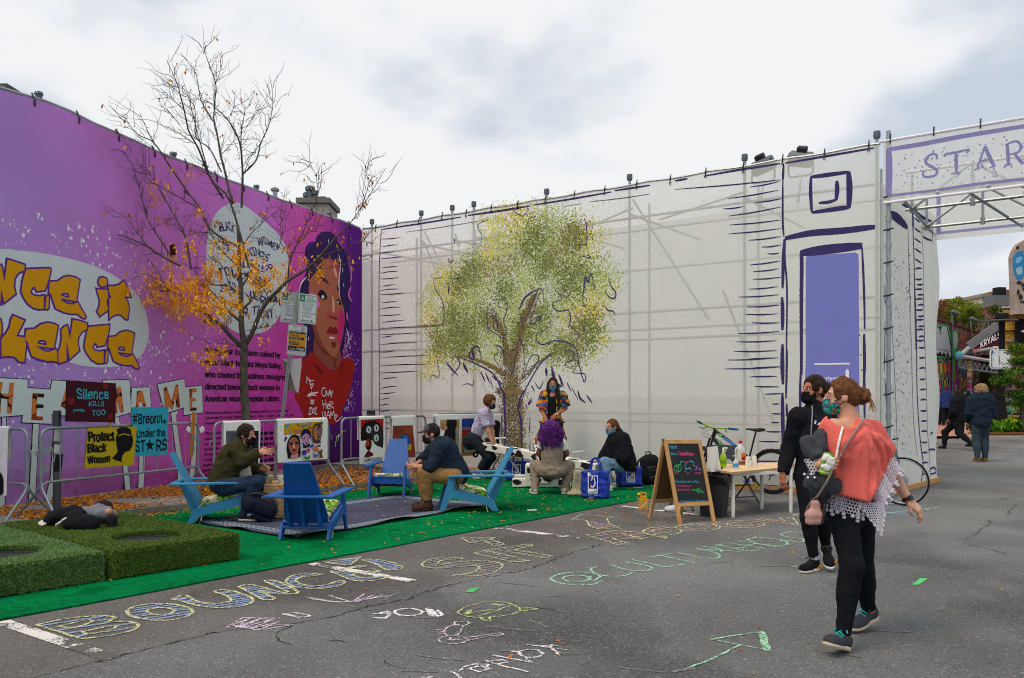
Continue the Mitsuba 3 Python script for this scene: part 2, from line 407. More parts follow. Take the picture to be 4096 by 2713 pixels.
solo('carpet',prism(cp,np.eye(3),(0,0,.009),.01),'m_turf','bright green artificial turf carpet laid over the parking spaces beside the pavement','carpet')
# ================================================================== purple printed banner
zL,zP,zT,zF,zX4,zX3,zW1,zW2,zW3=zm(0,960,2.8),zm(0,1400,1.96),zm(780,1360,2.53),zm(1120,880,2.5278),zm(600,1500,2.24),zm(600,900,1.96),zm(1400,700,1.5683),zm(2700,500,1.5675),zm(3000,1400,1.194)
def plane_uv(F,p):
 u=(p.x-float(F.o[0]))*float(F.u[0])+(p.y-float(F.o[1]))*float(F.u[1]);return u,p.z
def f_mural(p,n,uv):
 u,v=plane_uv(MUR,p)
 w=tf(u*.9,v*.9,3,3)
 c=mix(C3('9c80c2'),C3('b969bb'),smoothstep(-1.0,4.2,u+(v-3.4)*.45+(w-.5)))
 c=mix(c,C3('b43398'),smoothstep(1.6,6.2,u-(v-2.2)*1.1+(w-.5))*.93)
 c=mix(c,C3('a2589f'),smoothstep(1.2,.1,v)*smoothstep(5.6,1.5,u)*.35)
 c=mix(c,C3('c62f8e'),smoothstep(5.2,6.6,u)*smoothstep(.6,1.8,v)*.5);c=mix(c,C3('55107a'),smoothstep(7.0,8.5,u+(w-.5)*.5-smoothstep(2,.6,v)*-.9))
 c=mix(c,C3('3f0a50'),smoothstep(1.3,.55,v)*smoothstep(6.0,7.3,u)*.75)
 blot=smoothstep(.60,.68,tf(u*11,v*11,6,3))*smoothstep(2.6,1.6,v)*smoothstep(7.4,6.4,u)
 c=mix(c,c*mi.Color3f(.82,.66,.86),blot*.6)
 return c*(1.14+.12*tn(u*160,v*160))
def b_mural(p,n,uv):
 u,v=plane_uv(MUR,p)
 fold=tf(u*.8+v*.35,v*.55,2,3)*1.2+dr.sin(u*5.2+3*tn(u*.8,v*.5))*.18*smoothstep(4.0,5.6,v)+dr.sin(v*7+u*.9+4*tn(u*.7,v))*.22*smoothstep(.9,.1,v)
 seam=dr.exp(-dr.square((u-1.45+.02*v)*30))*.12+dr.exp(-dr.square((u-5.4)*30))*.08
 return fold+seam
pmat('m_mural',f_mural,.78,.2,(b_mural,.11,.01))
mw=thing('mural_banner','purple and magenta printed fabric banner with graffiti lettering, a portrait and a text block','banner')
N=60
us=np.linspace(-7,MUR.len,N);vv=np.array([.03,.25,.6,2.2,3.8,5.0,5.5])
top_sag=lambda u:5.63-.031*np.minimum(u,5.2)-.004*np.maximum(u-5.2,0)-.03+.03*np.abs(np.sin(u*2.15))+.08*np.exp(-((u-1.0)/.9)**2)
gv=[]
for j,v in enumerate(vv):
 for u in us:gv.append(MUR.at(u,top_sag(u)if j==len(vv)-1 else v,(-.07+.06*math.sin(u*3.1)if j==0 else 0)-(.0 if j else 0)))
i=np.arange(N-1)[None];j=np.arange(len(vv)-1)[:,None]
gf=np.stack([j*N+i,j*N+i+1,(j+1)*N+i+1,(j+1)*N+i],-1).reshape(-1,4)
part(mw,'fabric',(np.array(gv),gf),'m_mural',True)
LAY=[.004]
def print_on(F,owner,name,shapes,bsdf,w):
 m=flat(shapes,lambda uv:F.pts(uv,w))
 return part(owner,name,m,bsdf,kind='stuff' if isinstance(shapes,list)or hasattr(shapes,'geoms')else None)if m is not None else None
mat('c9d3d8',.85,.2,name='m_bubble');mat('d2960a',.8,.2,name='m_gold');mat('5a2a8c',.8,.2,name='m_violet');mat('1c0f24',.8,.2,name='m_ink');mat('3b3166',.8,.2,name='m_navyprint')
mat('e6e4ec',.85,.2,name='m_whiteprint')
bub=poly(spline(MUR.plot(zL,[(-1000,900),(-900,450),(-500,180),(0,103),(200,118),(400,140),(600,172),(800,218),(1000,275),(1150,335),(1300,415),(1420,500),(1520,600),(1600,730),(1645,870),(1665,1000),(1660,1100),(1630,1210),(1580,1290),(1500,1355),(1400,1400),(1300,1420),(1150,1430),(1000,1420),(850,1395),(740,1365),(350,1325),(0,1310),(-600,1280)]),4))
print_on(MUR,mw,'speech_bubble',bub,'m_bubble',.004)
LET=[[(-90,250),(0,285),(12,285),(45,455),(75,217),(170,243),(270,280),(268,345),(200,370),(160,430),(152,520),(170,605),(100,660),(38,707),(8,560),(0,720),(-90,740)],
[(290,327),(555,318),(565,330),(545,430),(500,565),(405,577),(385,535),(365,528),(345,560),(335,590),(370,620),(430,633),(490,622),(485,775),(430,778),(370,765),(310,720),(260,650),(232,580),(245,470),(265,390)],
[(510,635),(543,628),(540,760),(525,778),(500,775)],
[(550,468),(640,465),(700,420),(770,405),(840,420),(888,450),(870,560),(850,692),(868,700),(905,770),(957,860),(945,880),(915,872),(860,828),(780,828),(700,808),(618,768),(590,690),(565,605),(542,600)],
[(1095,470),(1110,425),(1150,418),(1190,435),(1198,480),(1180,520),(1140,527),(1105,510)],
[(1077,550),(1205,560),(1208,640),(1190,690),(1208,785),(1113,855),(1082,803),(1108,745),(1112,670),(1095,620)],
[(1205,515),(1265,518),(1330,500),(1382,455),(1425,540),(1460,638),(1390,640),(1425,690),(1443,770),(1425,892),(1395,888),(1360,845),(1310,832),(1260,850),(1218,888),(1215,655),(1240,650),(1215,590)],
[(-90,870),(0,890),(15,950),(15,1030),(0,1090),(-90,1300)],
[(140,845),(270,900),(230,980),(180,1078),(275,1090),(272,1140),(292,1150),(268,1370),(210,1365),(160,1312),(80,1302),(10,1312),(5,1110),(60,1050),(100,980),(118,890)],
[(285,1003),(385,995),(450,945),(530,927),(600,940),(645,965),(625,1080),(600,1215),(622,1228),(638,1260),(638,1375),(610,1358),(530,1360),(440,1340),(352,1305),(320,1220),(300,1140),(272,1135)],
[(680,1005),(715,970),(750,957),(778,1105),(807,890),(900,910),(972,935),(970,1000),(910,1030),(870,1100),(868,1170),(885,1240),(772,1342),(742,1150),(742,1355),(650,1385),(645,1250),(670,1190),(685,1100)],
[(990,972),(1222,950),(1215,1030),(1168,1180),(1085,1197),(1068,1160),(1048,1160),(1028,1205),(1060,1240),(1110,1250),(1160,1240),(1155,1380),(1090,1385),(1020,1345),(965,1270),(938,1205),(950,1110),(968,1030)],
[(1180,1245),(1203,1240),(1198,1355),(1185,1380),(1168,1375)],
[(1213,1087),(1290,1080),(1340,1035),(1400,1018),(1460,1028),(1500,1050),(1485,1150),(1465,1280),(1485,1285),(1520,1350),(1552,1430),(1535,1445),(1510,1435),(1470,1400),(1400,1405),(1330,1390),(1268,1358),(1240,1280),(1222,1215),(1203,1208)]]
HOL=[[(675,660),(850,692),(860,700),(800,722),(740,712),(700,685)],[(677,612),(700,595),(760,600),(768,645),(740,645),(677,620)],[(412,1195),(600,1215),(612,1225),(540,1252),(480,1240),(440,1215)],
[(417,1145),(440,1122),(500,1128),(515,1175),(490,1175),(417,1160)],[(1312,1258),(1465,1280),(1470,1292),(1415,1312),(1370,1302),(1335,1282)],[(1315,1220),(1335,1195),(1385,1198),(1397,1240),(1375,1240),(1315,1230)]]
hol=unary_union([poly(MUR.plot(zL,h))for h in HOL])
for L in LET:
 s=poly(MUR.plot(zL,L)).difference(hol)
 print_on(MUR,mw,'letter_outline',s.buffer(.022,join_style=2),'m_violet',.007)
 print_on(MUR,mw,'letter',s.buffer(-.004),'m_gold',.010)
 # placards with photograph letters on painted poles
mat('c4d6d4',.85,.2,name='m_placard');mat('8c3f1e',.8,.2,name='m_photo_brown');mat('c9763c',.8,.2,name='m_photo_tan');mat('2b1310',.8,.2,name='m_photo_dark')
BOARDS=[[(-60,222),(0,222),(213,233),(200,508),(-60,530)],[(208,298),(388,312),(403,580),(168,568)],[(405,240),(640,250),(600,525),(355,498)],[(800,240),(1010,237),(1025,490),(850,540)],[(1030,298),(1170,293),(1180,470),(1020,520)],[(1230,270),(1440,228),(1468,440),(1290,500)],[(1445,295),(1578,280),(1588,490),(1435,512)]]
STICKS=[[(15,525),(45,522),(45,900),(30,1290),(-20,1290),(10,900)],[(258,575),(303,575),(292,800),(270,1200),(222,1200),(245,850)],[(430,520),(470,520),(450,820),(395,1250),(335,1250),(395,1000)],[(895,530),(925,515),(1000,880),(1028,1170),(990,1172),(960,900)],[(1095,505),(1140,495),(1135,830),(1120,1150),(1080,1155),(1092,830)],[(1340,490),(1375,485),(1400,700),(1435,930),(1425,1100),(1395,1110),(1390,900)],[(1490,508),(1540,500),(1535,850),(1505,1100),(1465,1110),(1500,850)]]
PLET=[[(70,258),(103,260),(97,345),(85,498),(50,498),(55,385),(0,378),(0,490),(-10,490),(-5,250),(18,250),(0,340),(60,345)],[(250,338),(340,345),(338,372),(285,370),(283,425),(335,428),(335,455),(282,455),(280,520),(330,522),(330,552),(240,548)],[(470,440),(520,280),(560,290),(570,480),(535,480)],
[(885,300),(912,295),(930,370),(920,290),(942,288),(965,488),(938,490),(905,380),(915,498),(888,500)],[(1070,325),(1110,318),(1142,447),(1115,447),(1108,410),(1085,410),(1080,450),(1058,455)],[(1280,300),(1300,290),(1340,400),(1372,275),(1390,272),(1408,450),(1380,455),(1368,370),(1345,475),(1325,440),(1312,480),(1290,490)],[(1478,305),(1535,302),(1535,330),(1503,332),(1503,378),(1530,380),(1530,400),(1500,402),(1500,450),(1540,455),(1535,475),(1485,478)]]
for b,s,l in zip(BOARDS,STICKS,PLET):
 st,bo,le=poly(MUR.plot(zP,s)),poly(MUR.plot(zP,b)),poly(MUR.plot(zP,l))
 print_on(MUR,mw,'painted_pole',[st.buffer(.012),],'m_ink',.0035);print_on(MUR,mw,'painted_pole',st,'m_placard',.006)
 print_on(MUR,mw,'placard_edge',bo.buffer(.012),'m_ink',.008);print_on(MUR,mw,'placard',bo,'m_placard',.011)
 print_on(MUR,mw,'placard_letter',le,'m_photo_brown',.014)
 x0,y0,x1,y1=le.bounds;ss=[]
 for k in range(7):ss.append(Point(x0+(x1-x0)*rng.random(),y0+(y1-y0)*rng.random()).buffer(.05+.06*rng.random()))
 print_on(MUR,mw,'placard_letter_light',unary_union(ss[:4]).intersection(le),'m_photo_tan',.017)
 print_on(MUR,mw,'placard_letter_dark',unary_union(ss[4:]).difference(unary_union(ss[:4])).intersection(le),'m_photo_dark',.0175)
 # spatter
dots=[]
crown=bub.buffer(.05)
for k in range(5200):
 u,v=rng.uniform(-1,7.2),rng.uniform(1.2,4.1)
 d=bub.exterior.distance(Point(u,v))if not bub.contains(Point(u,v))else-1
 if d<0 or rng.random()>.95*math.exp(-d/.75)*(.35+.65*meshkit.noise(np.array([u*2.2,v*2.2,1]))):continue
 r=.006+.022*rng.random()**2.2;a=rng.random()*6
 dots.append(Polygon([(u+r*.8*math.cos(a+t)*(1.25 if k%2 else .8),v+r*1.3*math.sin(a+t))for t in(0,1.2,2.5,3.7,5)]))
for k in range(420):
 u,v=rng.normal(8.15,.22),rng.uniform(1.2,3.0);r=.006+.013*rng.random()**2
 if u<8.7:dots.append(Polygon([(u+r*math.cos(t),v+r*1.4*math.sin(t))for t in(0,1.5,3,4.6)]))
tri=[np.array(d.exterior.coords)[:-1]for d in dots]
sv,sf,n0=[],[],0
for t in tri:
 sv.append(t);sf+=[[n0,n0+i,n0+i+1]for i in range(1,len(t)-1)];n0+=len(t)
part(mw,'paint_spatter',(MUR.pts(np.vstack(sv),.0038),np.array(sf)),'m_whiteprint',kind='stuff')
# text block
def fit_text(F,owner,s,m,left,right,cap,bsdf,w,bold=True,name='text_line'):
 """Prints s so that it runs from the photo point left to right, its capitals cap (photo pixels of the zoom) tall."""
 (u0,v0),(u1,_)=F.uv(*m(*left)),F.uv(*m(*right));h=F.uv(*m(left[0],left[1]-cap))[1]-v0
 v,f=text2d(s,h,bool(bold));v[:,0]*=(u1-u0)/v[:,0].max()
 v=v+(.035*np.stack([np.sin(v[:,1]*23+v[:,0]*7),np.sin(v[:,0]*11+len(s))],1)if name=='marker_writing' else .005*np.stack([np.sin(v[:,1]*41+v[:,0]*17),np.sin(v[:,0]*29+len(s))],1)if name=='hand_lettering' else 0)
 return part(owner,name,cat([(F.pts(v+[u0+e*h,v0],w+abs(e)*.004),f)for e in((-.045,0,.045)if bold==2 else(0,))]),bsdf,kind='stuff')
for s,y,x1 in(('misogynoir (n.)* term coined by',128,862),('queer Black feminist Moya Bailey,',250,877),('who created it to address misogyny',378,914),('directed toward Black women in',502,855),('American visual & popular culture',625,847)):
 fit_text(MUR,mw,s,zT,(98,y),(x1,y),60,'m_ink',.004,2)
for s,y,x1 in(('This mural was designed and created with youth artists in the Public Art for Social Change',752,940),('Community Art Center: Brandy A., Selma B., Chloe D., Ayatt E., Domone R., Kha',803,990),('Yasamen Y.',857,225)):
 fit_text(MUR,mw,s,zT,(98,y),(x1,y),27,'m_ink',.004,True)
for k,(s,x1)in enumerate((('"We created this',270),('enough to remain',275),('but have yet to n',275),('accountability of',275),('We have incorpo',270),('in Cambridge',270),('people to',180),('community',175),('a hash tag',175))):
 fit_text(MUR,mw,s,zT,((105,95,95,92,92,85,80,72,65)[k],962+53.5*k),(x1,962+53.5*k),28,'m_ink',.004,True)
dash=[]
for k in range(8):
 (u0,v0),(u1,_)=MUR.uv(*zT(640,950+55*k)),MUR.uv(*zT(815,950+55*k));u=u0
 while u<u1:l=rng.uniform(.05,.16);dash.append(sbox(u,v0-.03,u+l,v0+.03));u+=l+.035
print_on(MUR,mw,'faded_text_line',dash,'m_ink',.004)
fit_text(MUR,mw,'Yvette Smith, 47',zP,(262,780),(282,780),8,'m_ink',.012)if False else None
# second bubble with marker writing
b2=poly(spline(MUR.plot(zm(780,780,2.7025),[(118,650),(125,520),(160,330),(220,210),(300,130),(390,88),(480,90),(560,130),(660,210),(770,300),(880,410),(960,520),(995,620),(1010,740),(1005,900),(985,1050),(950,1200),(900,1330),(820,1430),(720,1490),(600,1515),(500,1505),(400,1460),(290,1370),(200,1250),(150,1100),(128,950),(118,800),(118,650)]),3))
print_on(MUR,mw,'speech_bubble',b2,'m_bubble',.004)
zb2=zm(780,780,2.7025)
for s,l,r,c in(('BLACK',(255,375),(430,375),95),('ARE',(245,510),(360,540),70),('WOMEN',(665,530),(912,560),80),('KINGS',(560,650),(800,700),85),('DESER',(500,770),(830,790),75),('TOMOR',(245,870),(600,900),90),('ROW',(600,975),(800,990),80),('SAID',(255,1020),(450,1040),80),('VERSA',(535,1130),(915,1170),85),('&',(255,1180),(320,1185),60),('OR THAT.',(450,1280),(870,1330),95)):
 fit_text(MUR,mw,s,zb2,l,r,c,'m_navyprint',.008,True,'marker_writing')
 # the portrait
for nm,c in(('skin','b0654c'),('neck','8f4a3e'),('red','a51f1c'),('hair','331b57'),('hair2','43268a'),('pink','c92a78'),('lip','8a1f24'),('lip2','b4524e'),('glow','d9a58c'),('hot','d870c8'),('shade','7d2f2c'),('fold','7d1416'),('blush','c24a56')):mat(c,.8,.2,name='m_face_'+nm)
def fp(name,pts,m,w,sm=True,z=zF):print_on(MUR,mw,name,blob(MUR.plot(z,pts),4)if sm else poly(MUR.plot(z,pts)),m,w)
fp('portrait_hair',[(255,290),(300,225),(355,220),(375,160),(440,120),(510,125),(565,170),(590,230),(650,280),(690,370),(715,500),(720,640),(706,720),(715,850),(690,1000),(700,1100),(660,1130),(650,1250),(620,1400),(560,1440),(400,1300),(330,1380),(290,1440),(230,1400),(250,1250),(240,1050),(185,900),(190,720),(230,620),(270,500),(250,400)],'m_face_hair',.004)
shirt=MUR.plot(zF,[(205,1410),(250,1400),(310,1330),(345,1360),(480,1510),(545,1530),(615,1430),(680,1380),(745,1430),(755,1500),(735,1568)])+MUR.plot(zX3,[(1590,1200),(1560,1330),(1490,1500)])+MUR.plot(zm(1080,1640,5.2275),[(1480,100),(1430,250),(1330,305),(1240,310),(1000,300),(760,280),(715,190),(650,0)])+MUR.plot(zX3,[(1215,1540),(1180,1440),(1130,1340),(1165,1200)])
print_on(MUR,mw,'portrait_shirt',poly(shirt),'m_face_red',.0065)
fp('portrait_neck',[(345,1160),(420,1290),(540,1385),(600,1310),(612,1430),(550,1520),(480,1490),(380,1400),(335,1330)],'m_face_neck',.009)
fp('portrait_face',[(440,400),(490,388),(540,415),(580,440),(592,560),(600,760),(640,900),(648,1050),(622,1200),(590,1320),(540,1392),(480,1370),(400,1280),(345,1160),(310,980),(288,800),(290,640),(320,570),(400,500)],'m_face_skin',.012)
for k in range(4):fp('portrait_tone',[(560+12*k,880+20*k),(642,950+8*k),(647,1060),(620,1210-10*k),(575+8*k,1290-30*k),(545+12*k,1150)],mat(('b8604c','be5452','c4465e','c83a6a')[k],.8,.2),.0124+.0005*k);fp('portrait_tone',[(300+6*k,900+30*k),(335,880+20*k),(350,1000+20*k),(420,1240),(500,1370),(400,1285),(345,1165),(312,1000)],mat(('a85e48','9e5644','954e40','8a463c')[k],.8,.2),.0124+.0005*k);fp('portrait_tone',[(470+14*k,400+10*k),(560,425),(588,540),(580,640-20*k),(520+8*k,560),(490+12*k,480)],mat(('b8644e','bd5e52','c05a58','c4646a')[k],.8,.2),.0124+.0005*k)
fp('portrait_cheek',[(605,880),(642,960),(645,1060),(618,1200),(590,1270),(578,1150),(600,1000)],'m_face_pink',.0145)
fp('portrait_cheek',[(288,740),(345,745),(400,850),(370,890),(310,880)],'m_face_hot',.0145)
fp('portrait_forehead',[(500,400),(575,440),(588,560),(560,600),(520,500)],'m_face_blush',.0145)
fp('portrait_light',[(530,440),(560,500),(572,580),(550,570),(535,510)],'m_face_glow',.017)
fp('portrait_light',[(518,770),(540,800),(545,920),(525,930)],'m_face_glow',.017)
fp('portrait_brow',[(360,590),(400,572),(450,595),(492,655),(440,620),(400,605)],'m_face_hair',.017)
fp('portrait_brow',[(570,660),(585,680),(590,720),(572,700)],'m_face_hair',.017)
fp('portrait_eye',[(375,750),(400,712),(440,722),(470,790),(435,808),(405,790)],'m_ink',.017)
fp('portrait_eye',[(562,820),(588,798),(618,862),(590,852)],'m_ink',.017)
fp('portrait_eye_light',[(412,770),(432,762),(440,790),(420,795)],'m_whiteprint',.0195)
fp('portrait_eye_light',[(572,824),(584,818),(586,840),(576,842)],'m_whiteprint',.0195)
fp('portrait_nose',[(470,950),(490,920),(520,940),(560,930),(590,985),(570,1018),(520,1000),(480,1012)],'m_face_lip2',.017)
fp('portrait_nose_shade',[(495,965),(520,975),(560,985),(570,1010),(520,1000),(500,990)],'m_face_shade',.0195)
fp('portrait_lip',[(460,1140),(500,1078),(535,1092),(560,1080),(585,1140),(560,1155),(500,1150)],'m_face_lip',.017)
fp('portrait_lip',[(470,1155),(560,1160),(583,1155),(575,1200),(530,1215),(490,1195)],'m_face_lip2',.017)
fp('portrait_lip_light',[(490,1178),(545,1190),(540,1202),(500,1200)],'m_whiteprint',.0195)
fp('portrait_chin_shade',[(512,1232),(562,1238),(552,1290),(522,1288)],'m_face_shade',.017)
for pts,m,w in(([(585,350),(606,440),(590,640),(602,800)],'m_whiteprint',.035),([(265,575),(210,640),(185,735)],'m_whiteprint',.035),([(665,1095),(687,1190),(676,1280)],'m_whiteprint',.03),([(690,380),(716,560),(702,640)],'m_face_hot',.06),([(715,660),(690,760),(722,830)],'m_face_hot',.06),([(590,230),(650,300)],'m_face_hot',.02),([(668,930),(678,1020)],'m_face_hot',.06),([(270,330),(300,250),(350,225)],'m_face_hair2',.06),([(640,300),(680,420),(690,560)],'m_face_hair2',.10),([(485,190),(485,240)],'m_whiteprint',.02),([(630,480),(628,540)],'m_whiteprint',.02),([(638,640),(640,680)],'m_whiteprint',.025),([(262,1110),(262,1160)],'m_whiteprint',.02),([(285,1180),(282,1225)],'m_whiteprint',.03)):
 print_on(MUR,mw,'portrait_highlight',brush(MUR.plot(zF,pts),w,w*.2),m,.015)
for pts in([(345,1180),(420,1310),(540,1400)],[(560,1390),(550,1500)],[(330,1440),(430,1540)],[(640,1430),(600,1560)],[(365,1480),(420,1560)]):
 print_on(MUR,mw,'portrait_fold',brush(MUR.plot(zF,pts),.05,.01),'m_face_fold' if pts[0][1]>1400 else 'm_face_shade',.0148)
SCRAWL=[[(1562,122),(1540,118),(1530,160),(1545,192),(1565,178)],[(1568,190),(1570,140),(1590,188),(1600,135),(1608,190)],[(1592,165),(1612,160)],[(1606,140),(1612,170),(1628,140)],[(1628,140),(1618,200)],[(1535,230),(1548,300)],[(1538,265),(1568,262)],[(1565,225),(1572,300)],[(1580,285),(1600,270),(1585,262),(1582,300),(1604,298)],[(1606,305),(1604,240),(1632,255),(1608,272),(1640,300)],[(1535,330),(1545,390),(1560,330),(1570,390)],[(1572,390),(1590,325),(1602,388)],[(1580,365),(1600,362)],[(1608,390),(1612,330),(1625,365),(1638,325),(1645,385)],[(1650,390),(1670,370),(1655,355),(1648,395),(1670,415),(1715,372)],
[(1398,20),(1396,75)],[(1396,18),(1425,60)],[(1420,40),(1440,130),(1425,60),(1460,50)],[(1430,90),(1455,80),(1440,120)],[(1400,190),(1500,155),(1410,175),(1480,185)],[(1440,150),(1425,200)],[(1432,225),(1450,228),(1430,250),(1450,258),(1435,225)],[(1455,260),(1462,225)],[(1418,300),(1440,295),(1415,355),(1445,345)],[(1452,300),(1446,340),(1464,330),(1454,298)],[(1468,300),(1485,295),(1468,345),(1488,350)]]
for s in SCRAWL:print_on(MUR,mw,'chalk_scrawl',stroke(MUR.plot(zX4,s),.022,n=4),'m_whiteprint',.022)
# rail, clips, coupler caps
mat('9ba3a6',.45,.5,.8,name='m_galv');mat('2a2c30',.6,.3,name='m_black_plastic');mat('5f6a72',.5,.4,.5,name='m_steel_dark');mat('b98a52',.8,.2,name='m_timber_pale')
part(mw,'top_rail',tube([MUR.at(u,top_sag(u)+.035,-.05)for u in np.linspace(-7,MUR.len,40)],.026,8),'m_galv',40)
for k in range(22):
 u=-6.6+k*.71
 part(mw,'clip',[tube([MUR.at(u,top_sag(u)+.09,-.05),MUR.at(u,top_sag(u)-.02,.012),MUR.at(u,top_sag(u)-.1,.015)],.012,6)],'m_black_plastic')
for u in(-3.3,.62,3.1,5.2,7.6):
 part(mw,'coupler_cap',[lathe([(0,.03),(.05,.03),(.06,.0),(.045,-.03),(.04,-.12),(0,-.12)],MUR.at(u,top_sag(u)+.11,-.07),12)],'m_steel_dark',30)
part(mw,'edge_batten',beam(MUR.at(MUR.len+.015,.02,-.03),MUR.at(MUR.len+.015,5.40,-.03),.05,.05,(1,0,0)),'m_timber_pale')
for k in range(3):part(mw,'frame_pole',tube([MUR.at(.6+2.9*k,0.02,-.12),MUR.at(.6+2.9*k,5.35,-.12)],.024,6),'m_galv')
# ================================================================== white mesh screen on scaffolding
def f_mesh(p,n,uv):
 u,v=plane_uv(WHI,p)
 s=tf(u*.5,v*.6,3,3)
 return mix(C3('ece6e2'),C3('f1f3ed'),smoothstep(0,4,u))*(.84+.09*s+.05*tn(u*140,v*140))
def b_mesh(p,n,uv):
 u,v=plane_uv(WHI,p)
 return tf(u*.7+v*.3,v*1.4,2,3)+.35*dr.sin(v*9+4*tn(u*.8,v))*smoothstep(1.4,.2,v)+.3*dr.exp(-dr.square((u-6.05)*25))
for nm,op,dt in(('m_mesh',.68,.9),('m_mesh_back',.80,.9),('m_mesh_heavy',.93,.7)):
 scene[nm]={'type':'mask','opacity':op,'bsdf':{'type':'twosided','bsdf':{'type':'bumpmap','arbitrary':mikit.proc(b_mesh,.01),'scale':.06,'bsdf':{'type':'diffuse','reflectance':mikit.proc(f_mesh)}}}}
 scene[nm]={'type':'mask','opacity':op,'bsdf':{'type':'principledthin','base_color':mikit.proc(f_mesh),'roughness':.9,'diff_trans':dt,'spec_trans':0.0,'eta':1.4}}
ws=thing('mesh_screen','long white mesh screen on scaffolding, printed with a stippled tree and dark ink lines','screen')
def sheet(F,u0,u1,v0,v1,w,nu=2,nv=2,sag=None,wf=None):
 uu,vv=np.linspace(u0,u1,nu),np.linspace(v0,v1,nv)
 V=np.array([F.at(u,v+(sag(u)if sag is not None and v==v1 else 0),w+(wf(u,v)if wf else 0))for v in vv for u in uu])
 i=np.arange(nu-1)[None];j=np.arange(nv-1)[:,None]
 return V,np.stack([j*nu+i,j*nu+i+1,(j+1)*nu+i+1,(j+1)*nu+i],-1).reshape(-1,4)
part(ws,'mesh_sheet',sheet(WHI,.02,WHI.len,.04,WTOP,0,90,3,lambda u:-.025*abs(math.sin(u*2.6)),None),'m_mesh',True)
DPT=-3.25
part(ws,'back_sheet',sheet(WHI,-4.5,WHI.len+.3,.04,WTOP,DPT,2,2),'m_mesh_back')
part(ws,'hem_board',beam(WHI.at(5.0,.045,.03),WHI.at(WHI.len-.1,.045,.03),.035,.085),'m_timber_pale')
# scaffold: standards, ledgers, transoms, braces
def spole(a,b,r=.024,owner=ws,name='scaffold_tube',m='m_galv'):return part(owner,name,tube([a,b],r,8),m,50)
tops=[zW1(120,335),zW1(430,280),zW1(625,250),zW1(760,230),zW1(1218,150),zW1(1740,60),zW2(425,255)]
fu=[WHI.uv(*t)[0]for t in tops]+[WHI.len-.06]
for u in fu:
 spole(WHI.at(u,.02,-.09),WHI.at(u,WTOP+.14,-.09),.025,name='standard')
 part(ws,'coupler',[lathe([(0,.05),(.05,.05),(.055,-.02),(.045,-.06),(0,-.06)],WHI.at(u,WTOP+.17,-.09),12)],'m_steel_dark',30)
for u in(.4,2.2,4.3,6.6,8.8,10.9):spole(WHI.at(u,.02,-1.45),WHI.at(u,WTOP-.02,-1.45),.025,name='standard')
for w,m in((-.14,1),(-1.45,0)):
 for v in((4.85,3.1,2.6,1.25)if m else(4.9,4.1,2.9,1.05)):spole(WHI.at(-.5,v,w),WHI.at(WHI.len-.1,v,w),.023,name='ledger')
for u in fu[:-1]:spole(WHI.at(u,4.92,-.1),WHI.at(u+.1,4.92,DPT+.06),.022,name='transom')
for a,b in((1,2),(3,4),(4,5),(5,6)):
 spole(WHI.at(fu[a]+.03,5.2,-.16),WHI.at(fu[a]+1.5,2.9,-.16),.02,name='brace');spole(WHI.at(fu[b],5.05,-.2),WHI.at(fu[a],5.05,-1.4),.02,name='brace')
spole(WHI.at(fu[1],5.0,-.16),WHI.at(fu[1]+1.9,1.3,-.2),.02,name='brace');spole(WHI.at(9.7,.6,-.16),WHI.at(8.6,3.4,-.2),.02,name='brace')
part(ws,'top_rail',tube([WHI.at(u,WTOP-.025*abs(math.sin(u*2.6))+.02,-.03)for u in np.linspace(0,WHI.len,50)],.024,8),'m_galv',40)
for k in range(17):
 u=.45+.66*k;z=WTOP-.025*abs(math.sin(u*2.6))
 part(ws,'clip',[tube([WHI.at(u,z+.09,-.02),WHI.at(u,z+.02,.012),WHI.at(u,z-.055,.02)],.011,6),(lathe([(.012,0),(.024,.004),(.024,.008),(.012,.01)],WHI.at(u,z-.07,.012),8,frame_of(WHI.n)))],'m_black_plastic')
def wp(name,shapes,m='m_navyprint',w=.005,owner=ws,F=WHI):return print_on(F,owner,name,shapes,m,w)
def wl(z,pts,w0=.03,w1=.008,F=WHI):return brush(F.plot(z,pts),w0*.75,w1*.75)
# printed ink: left margin
mat('8682b8',.8,.2,name='m_print_faded');mat('757bc4',.8,.2,name='m_print_panel');mat('a9abd2',.8,.2,name='m_print_lilac')
left=[wl(zW1,[(198,345),(186,530),(183,800),(184,1100),(186,1560)],.035,.03)]
TK=[(395,320),(440,300),(485,285),(515,330),(575,300),(608,300),(645,310),(690,285),(718,312),(742,345),(795,300),(832,320),(875,325),(915,340),(955,540),(992,440),(1012,270),(1055,425),(1105,285),(1135,500),(1190,490),(1232,430),(1272,298),(1330,300),(1365,288),(1400,250),(1440,250),(1475,255)]
for k,(y,x)in enumerate(TK):
 s=(187 if k%3!=1 else 200,205)[0]
 left.append(wl(zW1,[(s,y+8+(k%2)*3),((s+x)/2,y+6-(k%3)*3),(x,y-2)],.032,.008))
for k in range(3):left.append(wl(zW1,[(200+8*k,1520+35*k),(290-15*k,1522+35*k)],.03,.008))
wp('ink_line',left)
